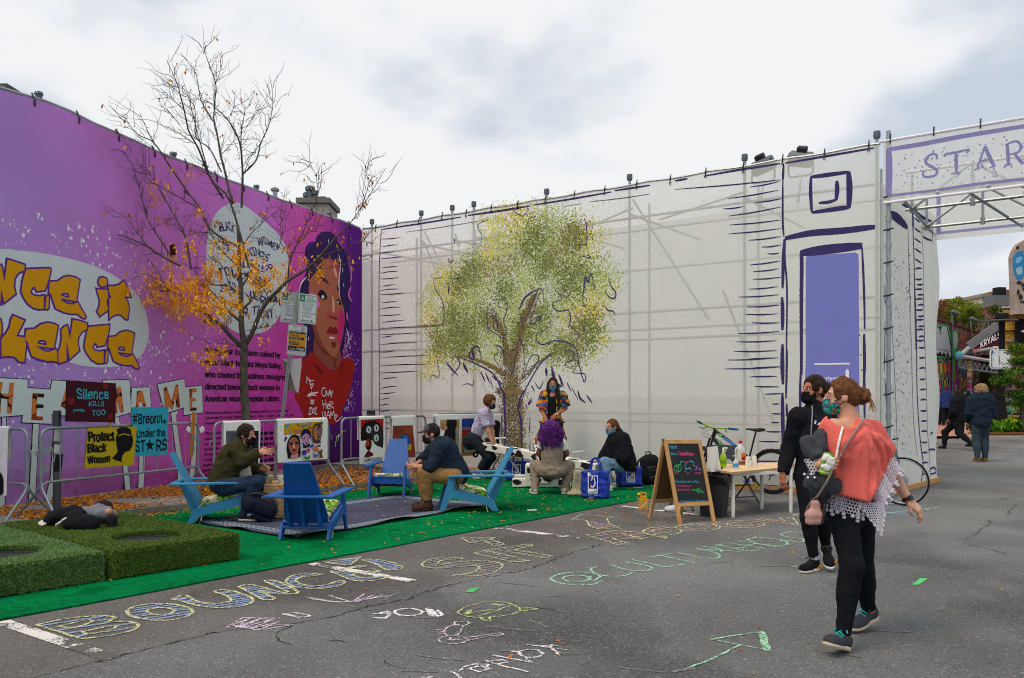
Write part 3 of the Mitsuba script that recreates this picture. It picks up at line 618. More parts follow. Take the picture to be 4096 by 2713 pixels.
# printed ink: right margin
rl=[]
for(a,b)in(((0,405),(665,345)),((470,390),(655,355)),((330,463),(650,410)),((500,487),(668,463)),((300,527),(430,512)),((335,573),(665,515)),((340,628),(665,597)),((335,684),(665,650)),((460,724),(665,700)),((543,767),(668,752)),((580,808),(655,803)),((470,878),(660,853)),((490,920),(650,902)),((490,968),(665,955)),((460,1030),(650,1014)),((395,1080),(655,1065)),((450,1142),(655,1130)),((440,1188),(645,1185)),((480,1240),(650,1240)),((395,1308),(655,1295)),((385,1360),(640,1353)),((370,1420),(640,1415)),((325,1475),(650,1460)),((312,1530),(665,1518))):
 rl.append(wl(zW2,[a,((a[0]+b[0])/2,(a[1]+b[1])/2+4),b],.034,.012))
for a,b in(((0,42),(135,38)),((20,85),(150,80)),((0,128),(130,126)),((20,175),(140,176)),((70,212),(150,208)),((105,258),(140,258)),((105,304),(150,305)),((100,346),(140,347)),((75,390),(150,391)),((45,437),(140,438)),((55,480),(150,475)),((0,530),(150,532)),((-30,640),(150,650))):
 rl.append(wl(zW3,[a,((a[0]+b[0])/2,(a[1]+b[1])/2+1),b],.034,.012))
for z,p,w in((zW2,[(681,245),(677,350)],.05),(zW2,[(677,350),(676,600),(683,700)],.045),(zW2,[(687,715),(680,850),(675,1025)],.075),(zW2,[(672,1080),(675,1180),(674,1288)],.08),(zW2,[(675,1375),(670,1567)],.08),(zW3,[(155,0),(157,165)],.08),(zW3,[(155,205),(157,345),(160,480)],.08),(zW3,[(178,0),(172,235)],.05),(zW3,[(175,258),(177,320)],.05),(zW2,[(692,715),(690,850),(703,1050),(697,1567)],.04),
(zW2,[(690,712),(850,680),(1050,664),(1254,642)],.14),(zW2,[(1065,652),(1150,640),(1254,632)],.05),(zW2,[(850,328),(950,315),(1090,296)],.09),(zW2,[(1088,292),(1094,400),(1090,525)],.12),(zW2,[(1092,518),(1030,525),(860,550)],.10),(zW2,[(858,550),(851,430),(852,328)],.07),(zW2,[(1015,350),(1017,410),(1010,475)],.09),(zW2,[(1012,470),(960,485),(903,490)],.07),
(zW2,[(785,805),(950,782),(1175,758)],.2),(zW2,[(795,800),(797,880),(793,1130),(795,1567)],.07),(zW2,[(785,800),(788,900),(786,1130),(788,1567)],.035),(zW2,[(1172,760),(1180,900),(1187,1100),(1190,1282)],.045),(zW2,[(1186,1310),(1190,1567)],.06),(zW3,[(250,0),(240,200),(246,480)],.05),(zW3,[(545,0),(546,200),(548,330)],.05),(zW1,[(200,343),(450,305),(700,265)],.05),(zW1,[(740,255),(950,225),(1130,195)],.06),(zW1,[(1150,190),(1400,150),(1640,108)],.05),(zW1,[(1660,100),(1882,66)],.05),(zW1,[(350,360),(600,325),(870,280)],.02),(zW1,[(1340,200),(1460,180)],.015),(zW1,[(1500,170),(1700,148),(1882,120)],.022),
(zW2,[(0,352),(80,338)],.05),(zW2,[(180,322),(420,280),(660,243)],.05),(zW2,[(690,240),(960,195),(1250,145)],.05)):
 rl.append(brush(WHI.plot(z,p),w*.78,w*.45))
rl.append(unary_union([Point(*WHI.uv(*zW2(x,y))).buffer(.012)for x,y in((1165,1443),(1172,1537),(945,806),(815,1283),(1157,1320))]))
wp('ink_line',rl)
pan=poly(WHI.plot(zW2,[(820,830),(840,822),(1130,800),(1152,812),(1155,1567)])+WHI.plot(zm(3150,1450,2.412),[(692,0),(695,520),(180,520),(168,0)])+WHI.plot(zW2,[(820,1567)]))
wp('lavender_panel',pan,'m_print_panel',.004)
wp('panel_rule',[stroke(WHI.plot(zW2,[(878,1500),(1092,1497)]),.025),stroke(WHI.plot(zm(3150,1450,2.412),[(578,155),(578,85)]),.05),poly(WHI.plot(zm(3150,1450,2.412),[(558,88),(578,62),(598,88)]))],'m_whiteprint',.007)
fit_text(WHI,ws,'Courtyard',zm(3150,1450,2.412),(268,171),(516,167),32,'m_whiteprint',.007,True,'panel_text')
# stippled tree
crown=poly(spline(WHI.plot(zW1,[(830,260),(1000,205),(1250,210),(1470,275),(1570,370),(1560,500),(1670,640),(1640,760),(1590,880),(1600,1000),(1540,1100),(1450,1180),(1300,1190),(1150,1130),(1000,1140),(830,1210),(620,1180),(490,1270),(440,1180),(500,1080),(450,900),(470,760),(530,620),(680,540),(840,430),(830,260)]),4))
def bump_at(z,x,y,r):u,v=WHI.uv(*z(x,y));return u,v,r
YEL=[bump_at(zW1,*q)for q in((560,620,.42),(520,1180,.45),(860,300,.4),(1010,250,.6),(1540,850,.5),(1500,380,.45),(1420,900,.35),(620,760,.3),(480,880,.3),(1580,1000,.3),(860,480,.3))]
DRK=[bump_at(zW1,*q)for q in((760,600,.36),(690,680,.3),(640,880,.3),(700,1010,.5),(560,1060,.3),(950,740,.3),(1150,420,.4),(1400,400,.35),(1380,640,.45),(1500,980,.4),(1080,990,.34),(1200,900,.3),(1350,1100,.35),(850,900,.3),(1220,560,.3))]
PAL=[bump_at(zW1,*q)for q in((900,800,.3),(1250,720,.3),(1300,950,.3),(850,1080,.2),(1150,800,.25),(560,820,.2))]
inf=lambda L,u,v:max([math.exp(-((u-a)**2+(v-b)**2)/r**2)for a,b,r in L])
buck={k:[]for k in('yellow','light_green','green','olive','moss','brown','ochre')}
x0,y0,x1,y1=crown.bounds
def dot(u,v,r):
 a=rng.random()*3.14;e=rng.uniform(.6,1.0);c,s=math.cos(a),math.sin(a)
 return[(u+r*(c*x-s*y*e),v+r*(s*x+c*y*e))for x,y in((1,.2),(.35,.95),(-.8,.6),(-.9,-.5),(.2,-1))]
nq=82000;UV=np.stack([rng.uniform(x0-.25,x1+.25,nq),rng.uniform(y0-.2,y1+.2,nq)],1);INS=shapely.contains_xy(crown,UV[:,0],UV[:,1]);DD=shapely.distance(crown.exterior,shapely.points(UV))
vin=lambda L:np.max([np.exp(-((UV[:,0]-a)**2+(UV[:,1]-b)**2)/r**2)for a,b,r in L],0)
YY,DK,PL=vin(YEL),vin(DRK),vin(PAL);NN=meshkit.noise(np.hstack([UV*1.9,np.full((nq,1),3.0)]));RR=rng.random((nq,8))
KEEP=np.where(INS,(DD>=.22)|(RR[:,0]<.35+DD*2.9),RR[:,0]<np.exp(-DD/.09)*.6)&(RR[:,1]>.62*PL)&(RR[:,2]>.12)
for k in np.flatnonzero(KEEP):
 q,dk=RR[k,3],DK[k]
 key='olive' if q<dk*.42 else 'moss' if q<dk*.72 else 'yellow' if RR[k,4]<YY[k]*.8 else('light_green' if RR[k,5]<.62 else 'green')if NN[k]<.7 else('green','ochre','light_green')[int(RR[k,5]*3)]
 buck[key].append(dot(*UV[k],.0085+.0115*RR[k,6]**2+.006*dk))
 # trunk and limbs of the print
def limb(pts,w0,w1,n):
 q=spline(np.array(pts),8)
 for k in range(n):
  t=rng.random()*(len(q)-1.001);i=int(t);c=q[i]+(q[i+1]-q[i])*(t-i);w=w0+(w1-w0)*t/(len(q)-1)
  o=rng.normal(0,.42)*w;side=o/w
  buck[('brown','brown','ochre','olive')[int(rng.random()*4)]if side<.5 else 'ochre'].append(dot(c[0]+o,c[1],.008+.010*rng.random()))
zX7=zm(2000,1450,2.24)
limb(WHI.plot(zW1,[(1015,1090),(1012,1330)])+WHI.plot(zX7,[(95,300),(105,620),(100,960)]),.30,.46,6500)
limb(WHI.plot(zX7,[(190,330),(185,620),(185,800)]),.09,.12,900)
limb(WHI.plot(zW1,[(1020,1180),(1060,1050),(1090,900),(1160,750)]),.16,.12,1300);limb(WHI.plot(zW1,[(1000,1200),(960,1000),(900,880)]),.16,.1,900)
limb(WHI.plot(zW1,[(980,1260),(850,1180),(690,1130)]),.16,.08,1100);limb(WHI.plot(zW1,[(1080,1280),(1180,1180),(1290,1110)]),.1,.06,300)
limb(WHI.plot(zX7,[(100,940),(30,975),(0,1000)]),.1,.1,120)
for k,c in(('yellow','d9c93c'),('light_green','b3c270'),('green','98ad54'),('olive','5a5f34'),('moss','7c8a48'),('brown','4a3c28'),('ochre','85744a')):
 mat(c,.85,.2,name='m_dot_'+k)
 V=np.array(buck[k]).reshape(-1,2);m=len(buck[k]);b=np.arange(m)[:,None]*5
 part(ws,'stipple_'+k,(WHI.pts(V,.0035+.0006*list(buck).index(k)),np.vstack([b+[0,1,2],b+[0,2,3],b+[0,3,4]])),'m_dot_'+k,kind='stuff')
ink=[]
for p,w in(([(860,250),(865,285),(820,300),(800,330),(825,380),(820,430),(770,425)],.02),([(1010,215),(1060,250),(1090,255),(1130,205)],.025),([(660,390),(655,430)],.03),([(620,520),(625,550),(650,530)],.04),([(525,640),(540,650),(590,640)],.02),([(525,640),(535,710),(580,790),(590,870),(570,940),(410,945)],.03),([(660,655),(695,645)],.05),([(620,700),(620,750)],.05),
([(1470,270),(1485,330),(1485,430),(1445,440),(1440,470)],.03),([(1450,510),(1505,520),(1490,500),(1525,535)],.03),([(1480,830),(1462,790),(1470,700),(1480,640),(1495,670),(1515,620),(1535,725)],.04),([(1620,645),(1640,700),(1668,740),(1660,775),(1625,765),(1600,720)],.04),([(1600,820),(1620,850),(1650,855),(1665,880)],.04),
([(870,820),(860,880),(870,960),(920,1000),(965,1030)],.03),([(890,790),(940,780),(985,800),(985,850),(965,920),(985,990),(965,1030),(975,1250)],.03),([(890,820),(905,960),(930,960),(900,830)],.035),([(1065,850),(1070,900),(1090,920),(1130,850),(1180,720),(1210,730),(1215,800)],.035),([(1180,715),(1100,770),(1060,850)],.06),([(1200,720),(1160,830),(1130,935),(1190,910),(1195,885),(1140,915)],.035),([(1335,710),(1310,740),(1360,770),(1365,740),(1335,710)],.025),([(1310,740),(1330,780),(1280,800),(1275,830),(1310,855),(1370,850),(1385,900),(1380,940),(1410,970),(1440,1000),(1400,1005)],.035),([(1460,950),(1475,985)],.04),([(1410,875),(1440,920)],.02),
([(1245,955),(1210,980),(1180,990),(1170,1030),(1210,1065),(1300,1040),(1410,1080),(1440,1200),(1470,1300),(1475,1250),(1400,1240),(1420,1200),(1360,1210)],.035),([(1330,1100),(1400,1110),(1395,1160),(1355,1180),(1360,1210)],.035),([(910,1060),(930,1110),(905,1150),(975,1250)],.03),([(910,1065),(955,1090),(970,1160)],.04),([(1010,1100),(1015,1250),(1060,1040),(1085,1070),(1095,1180),(1080,1290)],.03),([(1080,1290),(1120,1170),(1150,1130),(1185,1150),(1130,1250),(1085,1300)],.03),([(1085,1400),(1110,1330),(1200,1180),(1280,1120)],.04),([(1065,1400),(1060,1460),(1085,1400)],.05),
([(650,1130),(800,1190),(900,1250),(950,1340),(975,1400),(970,1560)],.05),([(780,1180),(750,1130),(800,1075),(830,1170)],.05),([(770,1100),(780,1160)],.10),([(600,1170),(640,1220),(680,1260)],.06),([(710,1180),(740,1240)],.09),([(660,1130),(690,1190),(640,1260)],.04),([(570,1165),(550,1170),(560,1230),(555,1275),(520,1255),(490,1300)],.03),([(705,1320),(740,1310),(770,1320),(775,1280)],.03),([(820,1230),(850,1300)],.05),([(850,1240),(880,1310)],.05),([(880,1270),(900,1350)],.03),([(890,1260),(955,1310)],.06),([(920,1330),(945,1390)],.04),([(1230,1210),(1235,1260)],.08),([(1265,1200),(1290,1300),(1330,1330)],.10),([(1310,1250),(1340,1330)],.07),([(1360,1300),(1390,1360)],.04),([(1390,1330),(1435,1415)],.03),([(1430,1350),(1445,1400),(1480,1430)],.06),([(1485,1380),(1520,1432)],.05),([(1140,1320),(1160,1360)],.04),([(1160,1300),(1190,1340),(1215,1290)],.04),([(1140,1400),(1120,1440),(1145,1415)],.05),([(1105,1440),(1115,1470)],.04),([(1130,1500),(1130,1560)],.02)):
 ink.append(brush(WHI.plot(zW1,p),w*.72,w*.2))
wp('tree_ink',ink,w=.0085)
wp('tree_ink',[brush(WHI.plot(zX7,p),w,w*.5)for p,w in(([(30,250),(45,420),(50,640),(40,780)],.05),([(215,250),(180,330),(165,420),(190,520),(195,700),(205,830)],.05),([(270,500),(265,640)],.02),([(270,690),(270,830)],.02))],w=.0085)
# floodlights on the rail
for nm,(px,py),s in(('left',(3025,650),-1),('right',(3178,622),1)):
 u,v=WHI.uv(px,py);fl=thing('floodlight','dark floodlight clamped above the white mesh screen, '+('tilted, the one farther from the gate' if s<0 else 'upright, the one nearer the gate'),'floodlight')
 c=WHI.at(u,v+.02,-.35);R=np.stack([WHI.u,np.cross(WHI.v,WHI.u),WHI.v],1)@rotx(.5)@roty(.25*s)
 part(fl,'housing',bx(c,(.40,.16,.24),R,.03),'m_steel_dark');part(fl,'visor',bx(c+R@[0,-.13,.08],(.36,.14,.02),R),'m_steel_dark')
 for k in(-2,-1,0,1,2):part(fl,'cooling_fin',bx(c+R@[k*.07,.10,0],(.015,.06,.2),R),'m_steel_dark')
 part(fl,'gear_box',bx(c+R@[0,.02,.16],(.16,.12,.09),R,.015),'m_black_plastic')
 part(fl,'bracket',tube(bend([c+R@[-.2,0,0],c+WHI.v*-.28-WHI.u*.2,c+WHI.v*-.28+WHI.u*.2,c+R@[.2,0,0]],.08),.018,6),'m_steel_dark')
 part(fl,'stem',tube([c+WHI.v*-.28,c+WHI.v*-.75+WHI.n*.15],.022,6),'m_galv')
 # ================================================================== gate: side return, sign boards, trusses
gs=thing('gate_return','narrow white fabric return of the gate, printed with columns and specks, beside the opening','banner')
ztop=4.84
part(gs,'fabric',sheet(COL,.03,COL.len,.06,ztop,0,14,24,None,lambda u,v:.03*math.sin(v*3+u)*(u>3.15)),'m_mesh_heavy',True)
def cl(z,pts,w0,w1):return brush(COL.plot(z,pts),w0*.7,w1*.7)
zC,zC3=zm(3500,1100,1.569),zm(3400,400,1.5675)
cs=[cl(zC3,[(325,655),(385,690),(398,800)],.10,.05),cl(zC3,[(350,650),(400,690),(450,735),(518,768)],.10,.05),cl(zC3,[(245,712),(300,745),(360,800)],.24,.10),cl(zC3,[(245,712),(250,900),(255,1120)],.04,.02),cl(zC3,[(362,800),(370,1100),(378,1340)],.05,.02),cl(zC3,[(388,700),(400,1000),(405,1300),(412,1568)],.07,.06),cl(zC3,[(452,750),(450,850),(458,1000),(462,1300),(465,1568)],.03,.02),cl(zC3,[(518,770),(512,900)],.05,.02),cl(zC3,[(455,857),(480,872),(510,882)],.06,.03),
cl(zC,[(245,0),(258,330),(262,700),(275,950),(290,1100),(300,1180),(286,1345)],.07,.06),cl(zC,[(302,130),(308,320),(318,600),(330,1000),(345,1230),(338,1325)],.03,.02),cl(zC,[(215,180),(225,400),(240,900),(265,1140)],.03,.02),cl(zC,[(95,60),(105,300),(125,700),(135,960),(138,1130)],.03,.02),cl(zC,[(60,60),(62,180)],.06,.03),cl(zC,[(62,290),(58,610)],.05,.02),cl(zC,[(60,650),(75,870),(90,1060)],.08,.04),cl(zC,[(345,1000),(362,988)],.06,.03),cl(zC,[(345,1250),(345,1220),(372,1210),(380,1240),(350,1250)],.05,.04),cl(zC,[(340,1110),(338,1098),(372,1095),(372,1110)],.05,.03)]
for z,x,y0,y1,st in((zC3,402,740,1560,64),(zC,262,60,1300,66)):
 for k,y in enumerate(range(y0,y1,st)):cs.append(cl(z,[(x+(y-y0)*(.01 if z is zC3 else .028),y),(x+20+(y-y0)*.028,y+(16 if z is zC3 and y<1000 else 3-k%3*4)),(x+38+(y-y0)*.028,y+(28 if z is zC3 and y<1000 else-2))],.05,.02))
wp('ink_line',cs,owner=gs,F=COL)
sp=[]
for k in range(190):
 x,y=rng.uniform(110,225),rng.uniform(-150,1120);r=rng.uniform(.008,.022);u,v=COL.uv(*zC(x,y));a=rng.uniform(-.4,.4)
 sp.append(Polygon([(u-r*1.6,v+a*r),(u,v+r*.7),(u+r*1.6,v-a*r),(u,v-r*.7)]))
wp('ink_speck',sp,'m_navyprint',.006,gs,COL)
part(gs,'foot_board',beam(COL.at(.05,.045,.02),COL.at(COL.len,.045,.02),.04,.08),'m_timber_pale')
cpole=COL.at(.02,0,.12)
part(gs,'corner_pole',tube([cpole+[0,0,.02],cpole+[0,0,5.6]],.033,10),'m_galv',40)
for k in range(11):part(gs,'pole_coupler',tube([cpole+[0,0,.35+.43*k],cpole+[0,0,.45+.43*k]],.043,10),'m_galv',40)
for k in range(8):part(gs,'tie',[tube([cpole+[.0,-.04,1.1+.5*k],cpole+[-.09,-.03,1.08+.5*k]],.014,6),tube([cpole+[.0,-.04,1.1+.5*k],cpole+[.07,.0,1.12+.5*k]],.012,6)],'m_black_plastic')
part(gs,'corner_pole',tube([COL.at(COL.len-.05,.02,-.08),COL.at(COL.len-.05,4.85,-.08)],.03,8),'m_galv')
# sign board over the opening
sb=thing('gate_sign','white mesh sign over the gate opening with large outlined serif capitals','sign')
zS=zC3;U1=WHI.len+3.6
v0,v1=4.50,5.44
part(sb,'mesh',sheet(WHI,WHI.len+.06,U1,v0,v1,.05,2,2),'m_mesh')
F2=WHI
bl=[brush(WHI.plot(zS,p),w*.62,w*.5)for p,w in(([(235,318),(350,300),(460,282),(700,236),(1091,172)],.11),([(247,318),(250,460),(245,605)],.15),([(245,606),(400,588),(560,568)],.06),([(560,568),(800,533),(1091,500)],.07))]
bl+=[LineString([WHI.uv(*zS(1091,172)),(U1-.1,WHI.uv(*zS(1091,172))[1]+.01)]).buffer(.032),LineString([WHI.uv(*zS(1091,502)),(U1-.1,WHI.uv(*zS(1091,502))[1])]).buffer(.022)]
print_on(WHI,sb,'border',bl,'m_print_faded',.056)
mat('8484b8',.8,.2,name='m_print_letter')
SER=[[(548,378),(545,350),(512,348),(480,375),(484,405),(520,425),(548,447),(540,476),(500,488),(466,484),(462,456)],[(600,362),(603,348),(668,335),(738,320),(735,340)],[(668,335),(669,400),(671,458)],[(634,470),(697,458)],[(848,297),(825,365),(800,430)],[(848,297),(875,360),(905,418)],[(815,390),(868,380)],[(780,446),(818,434)],[(878,430),(916,420)],[(988,283),(992,350),(997,412)],[(975,290),(1040,265),(1072,290),(1060,330),(1002,350)],[(1035,342),(1070,390),(1091,402)],[(968,420),(1020,408)]]
wid=[.05,.045,.06,.03,.04,.07,.035,.03,.03,.06,.045,.06,.03]
print_on(WHI,sb,'lettering',[brush(WHI.plot(zS,p),w*.72,w*.5)for p,w in zip(SER,wid)],'m_print_letter',.057)
sp=[]
for k in range(120):
 u,v=rng.uniform(*[WHI.uv(*zS(x,400))[0]for x in(290,1090)]),rng.uniform(4.65,5.22);r=rng.uniform(.006,.014);sp.append(Point(u,v).buffer(r,2))
print_on(WHI,sb,'ink_speck',sp,'m_print_letter',.0565)
part(sb,'top_hem',tube([WHI.at(WHI.len,v1,.05),WHI.at(U1,v1,.05)],.02,8),'m_whiteprint');part(sb,'bottom_hem',tube([WHI.at(WHI.len+.06,v0,.05),WHI.at(U1,v0,.05)],.022,8),'m_whiteprint')
for u in(.16,.75,1.35,1.95,2.6):part(sb,'clip',tube([WHI.at(WHI.len+u,v1+.09,.04),WHI.at(WHI.len+u,v1-.05,.075)],.012,6),'m_black_plastic')
for u in(.8,1.45,2.1):part(sb,'eyelet',lathe([(.010,.0),(.03,.004),(.03,.008),(.010,.012)],WHI.at(WHI.len+u,v0+.05,.055),10,frame_of(WHI.n)),'m_galv')
bs=thing('gate_sign','far white sign on the back of the gate, seen in reverse under the truss','sign')
part(bs,'mesh',sheet(WHI,WHI.len+.25,U1+1,4.42,5.4,DPT,2,2),'m_mesh_back')
mat('8f90be',.8,.2,name='m_print_ghost')
gu=WHI.len+.32
print_on(WHI,bs,'border',[sbox(gu,4.52,gu+.07,5.3),sbox(gu+.07,4.52,gu+3,4.57),sbox(gu+.07,5.25,gu+3,5.3)],'m_print_ghost',DPT+.004)
for k,ch in enumerate('THG'):
 v,f=text2d(ch,.42,False);v[:,0]=-v[:,0];print_=part(bs,'letter',(WHI.pts(v+[gu+1.9+.5*k-.2,4.7],DPT+.005),f[:,::-1]),'m_print_ghost')
tr=thing('gate_truss','galvanised tube truss spanning the gate opening behind the sign','truss')
for w,vv_ in((-.9,(4.55,5.15)),(-2.3,(4.5,5.1))):
 for v in vv_:part(tr,'chord',tube([WHI.at(WHI.len+.2,v,w),WHI.at(U1+.6,v,w)],.025,8),'m_galv',40)
 for k in range(5):
  u=WHI.len+.3+k*.85;part(tr,'post',tube([WHI.at(u,vv_[0],w),WHI.at(u,vv_[1],w)],.023,8),'m_galv',40);part(tr,'node',tube([WHI.at(u,vv_[0]-.05,w),WHI.at(u,vv_[0]+.06,w)],.04,8),'m_galv',40)
  part(tr,'diagonal',tube([WHI.at(u,vv_[k%2],w+.03),WHI.at(u+.85,vv_[1-k%2],w+.03)],.021,8),'m_galv',40)
for k in range(4):part(tr,'cross_tube',tube([WHI.at(WHI.len+.3+k*.85,4.56,-.05),WHI.at(WHI.len+.3+(k+(k%2)*.6)*.85,4.5,DPT+.05)],.022,8),'m_galv',40)
# ================================================================== crowd barriers and the posters on them
mat('8e979b',.5,.5,.6,name='m_barrier');mat('e9e8e4',.85,.2,name='m_cloth_white');mat('d9d8d4',.8,.2,name='m_paper')
zc1,zB8,zY=zm(640,1660,3.267),zm(2500,1600,2.614),zm(1080,1640,5.2275)
def barrier(l,r,label,ztop=1.17,nbar=9):
 F=Frame(l,r);t=thing('barrier',label,'barrier','crowd barriers along the pavement');g=.1;L=F.len
 part(t,'frame',tube(bend([F.at(0,g+.33),F.at(0,ztop),F.at(L,ztop),F.at(L,g+.33)],.12,6),.0195,8),'m_barrier',50)
 part(t,'lower_rail',tube(bend([F.at(0,g+.36),F.at(.05,g+.42),F.at(L-.05,g+.42),F.at(L,g+.36)],.1),.017,8),'m_barrier',50)
 for k in range(nbar):u=L*(k+1)/(nbar+1);part(t,'bar',tube([F.at(u,g+.42),F.at(u,ztop)],.0075,6),'m_barrier',50)
 for u,s in((0,-1),(L,1)):
  for w in(-.34,.34):part(t,'leg',tube(bend([F.at(u,g+.55),F.at(u,g+.36),F.at(u+s*.06,g+.015,w)],.14,6),.018,8),'m_barrier',50)
  part(t,'hook',tube(bend([F.at(u,.92),F.at(u+s*.07,.92),F.at(u+s*.07,.84)],.03),.008,6),'m_barrier',50)
 return F
BR=[barrier((-8.1,10.55),(-5.75,9.75),'galvanised crowd barrier at the left edge, hung with a white cloth poster'),
barrier((-5.64,9.85),(-4.655,12.2),'galvanised crowd barrier carrying the maroon, yellow and turquoise hand-lettered signs'),
barrier((-4.33,11.95),(-3.04,13.6),'galvanised crowd barrier behind the blue chairs, hung with the butterfly portrait poster',1.18),
barrier((-2.8,13.5),(-1.62,15.4),'galvanised crowd barrier carrying the red poster and the rust-coloured poster',1.20),
barrier((-1.45,15.3),(-.21,16.4),'galvanised crowd barrier nearest the white screen, hung with a row of three painted posters',1.23)]
ART={}
def art(c):
 return mat(c,.8,.2,name='m_art_'+c)
def poster(F,z,sheet_pts,label,shapes,ground=None,w=.035,cloth='m_cloth_white',roll=True,name='poster',catg='poster',group=None,lum=None):
 t=thing(name,label,catg,group)
 q=F.plot(z,sheet_pts);lo=np.min(q,0);hi=np.max(q,0)
 f2=flat(poly(q),lambda uv:F.pts(uv,w+(.012*np.sin(uv[:,0]*19)*(uv[:,1]<lo[1]+.2))))
 part(t,'sheet',cat([f2,flat(poly(q),lambda uv:F.pts(uv,w-.006))]),cloth)
 if roll:part(t,'rolled_top',cat([tube([F.at(lo[0]+.01,hi[1]-.012,0),F.at(hi[0]-.01,hi[1]-.012,0)],.031,8),bx(F.at((lo[0]+hi[0])/2,hi[1]-.2,-.035),(hi[0]-lo[0]-.04,.004,.36),np.stack([F.u,F.n,F.v],1))]),cloth,40)
 k=0
 for c,pts,*opt in([(ground[0],ground[1],0)]if ground else[])+list(shapes):
  k+=1;sm=not(opt and opt[0]==0)
  s=pts if hasattr(pts,'area')else(blob(F.plot(z,pts),4)if sm else poly(F.plot(z,pts)))
  m=flat(s,lambda uv:F.pts(uv,w+.003+.0012*k));
  if m is not None:part(t,'picture' if k==1 and ground else 'painted_shape',m,art(c))
 return t
def ln(F,z,pts,w):return stroke(F.plot(z,pts),w,n=4)
poster(BR[0],zP,[(-80,612),(83,612),(68,1142),(-80,1142)],'white cloth poster with a black rounded shape at its foot, at the left edge',[('17161a',[(-30,960),(20,955),(45,1000),(48,1060),(40,1130),(-40,1135)])])
# hand-lettered signs of the second barrier
t=poster(BR[1],zP,[(493,238),(881,262),(875,568),(487,562)],'dark maroon hand-painted sign with turquoise lettering and red splashes',[('7a1a1e',[(780,265),(810,262),(815,300),(785,305)]),('7a1a1e',[(500,380),(545,375),(548,420),(505,425)]),('7a1a1e',[(815,510),(850,500),(850,540),(820,545)])],('3d0f1c',[(493,238),(881,262),(875,568),(487,562)]),.06,art('2a0c14'),False,'hand_lettered_sign','sign')
for s,l,r,c in(('Silence',(565,385),(822,392),78),('KILLS',(660,440),(788,442),36),('people',(540,485),(632,482),24),('TOO',(685,515),(797,516),42)):fit_text(BR[1],t,s,zP,l,r,c,art('3f9fb0'),.070,True,'hand_lettering')
part(t,'stake',beam(BR[1].at(.95,.95,.045),BR[1].at(.95,1.5,.045),.04,.012,BR[1].n),'m_timber_pale')
t=poster(BR[1],zP,[(655,612),(1042,600),(1018,902),(628,928)],'yellow hand-painted sign with black lettering and a head in silhouette',[('121014',[(845,850),(890,800),(880,740),(875,690),(890,650),(880,625),(910,605),(960,605),(995,625),(1000,660),(1012,700),(1008,750),(985,790),(950,800),(925,830),(922,878),(890,870)],0),('b39a1c',[(893,668),(940,655),(990,668),(985,674),(940,663),(900,676)])],('b8a018',[(655,612),(1042,600),(1018,902),(628,928)]),.068,art('6b5e12'),False,'hand_lettered_sign','sign')
for s,l,r,c in(('Protect',(655,720),(862,712),76),('Black',(648,805),(800,800),68),('Women',(650,892),(828,885),58)):fit_text(BR[1],t,s,zP,l,r,c,art('121014'),.078,2,'hand_lettering')
t=poster(BR[1],zP,[(1005,450),(1297,447),(1285,818),(1022,833)],'turquoise hand-painted sign with black lettering and a black star',[('101014',[(1148,695),(1158,730),(1188,735),(1165,755),(1175,790),(1148,770),(1125,790),(1132,755),(1108,735),(1138,730)],0),('101014',[(1265,540),(1270,553),(1283,556),(1272,564),(1276,580),(1264,570),(1252,580),(1256,564),(1246,555),(1260,553)],0)],('2b9db4',[(1005,450),(1297,447),(1285,818),(1022,833)]),.055,art('1b6470'),False,'hand_lettered_sign','sign')
for s,l,r,c in(('#Breonn',(1012,580),(1245,578),78),('Under the',(1038,688),(1272,668),62),('ST',(1030,800),(1110,800),88),('RS',(1192,792),(1284,790),88)):fit_text(BR[1],t,s,zP,l,r,c,art('101014'),.062,True,'hand_lettering')
st=thing('wooden_stake','worn orange-brown wooden stake taped upright to the barrier beside the turquoise sign','stake')
pq=[BR[1].uv(*zP(x,y))for x,y in((1500,488),(1490,700),(1478,835))]
part(st,'shaft',beam(BR[1].at(*pq[0],.05),BR[1].at(*pq[2],.05),.055,.02,BR[1].n),mat('b06f2c',.75,.25));
for k,y in((0,690),(1,770)):part(st,'tape',beam(BR[1].at(*BR[1].uv(*zP(1493-6*k,y-22)),.052),BR[1].at(*BR[1].uv(*zP(1490-6*k,y+20)),.052),.062,.028,BR[1].n),'m_galv')
for k,(x,y)in enumerate(((1470,625),(1570,625))):part(st,'tape_strip',bx(BR[1].at(*BR[1].uv(*zP(x,y)),.03),(.09,.012,.07),np.stack([BR[1].u,BR[1].n,BR[1].v],1)@roty(.5-k)),'m_cloth_white')
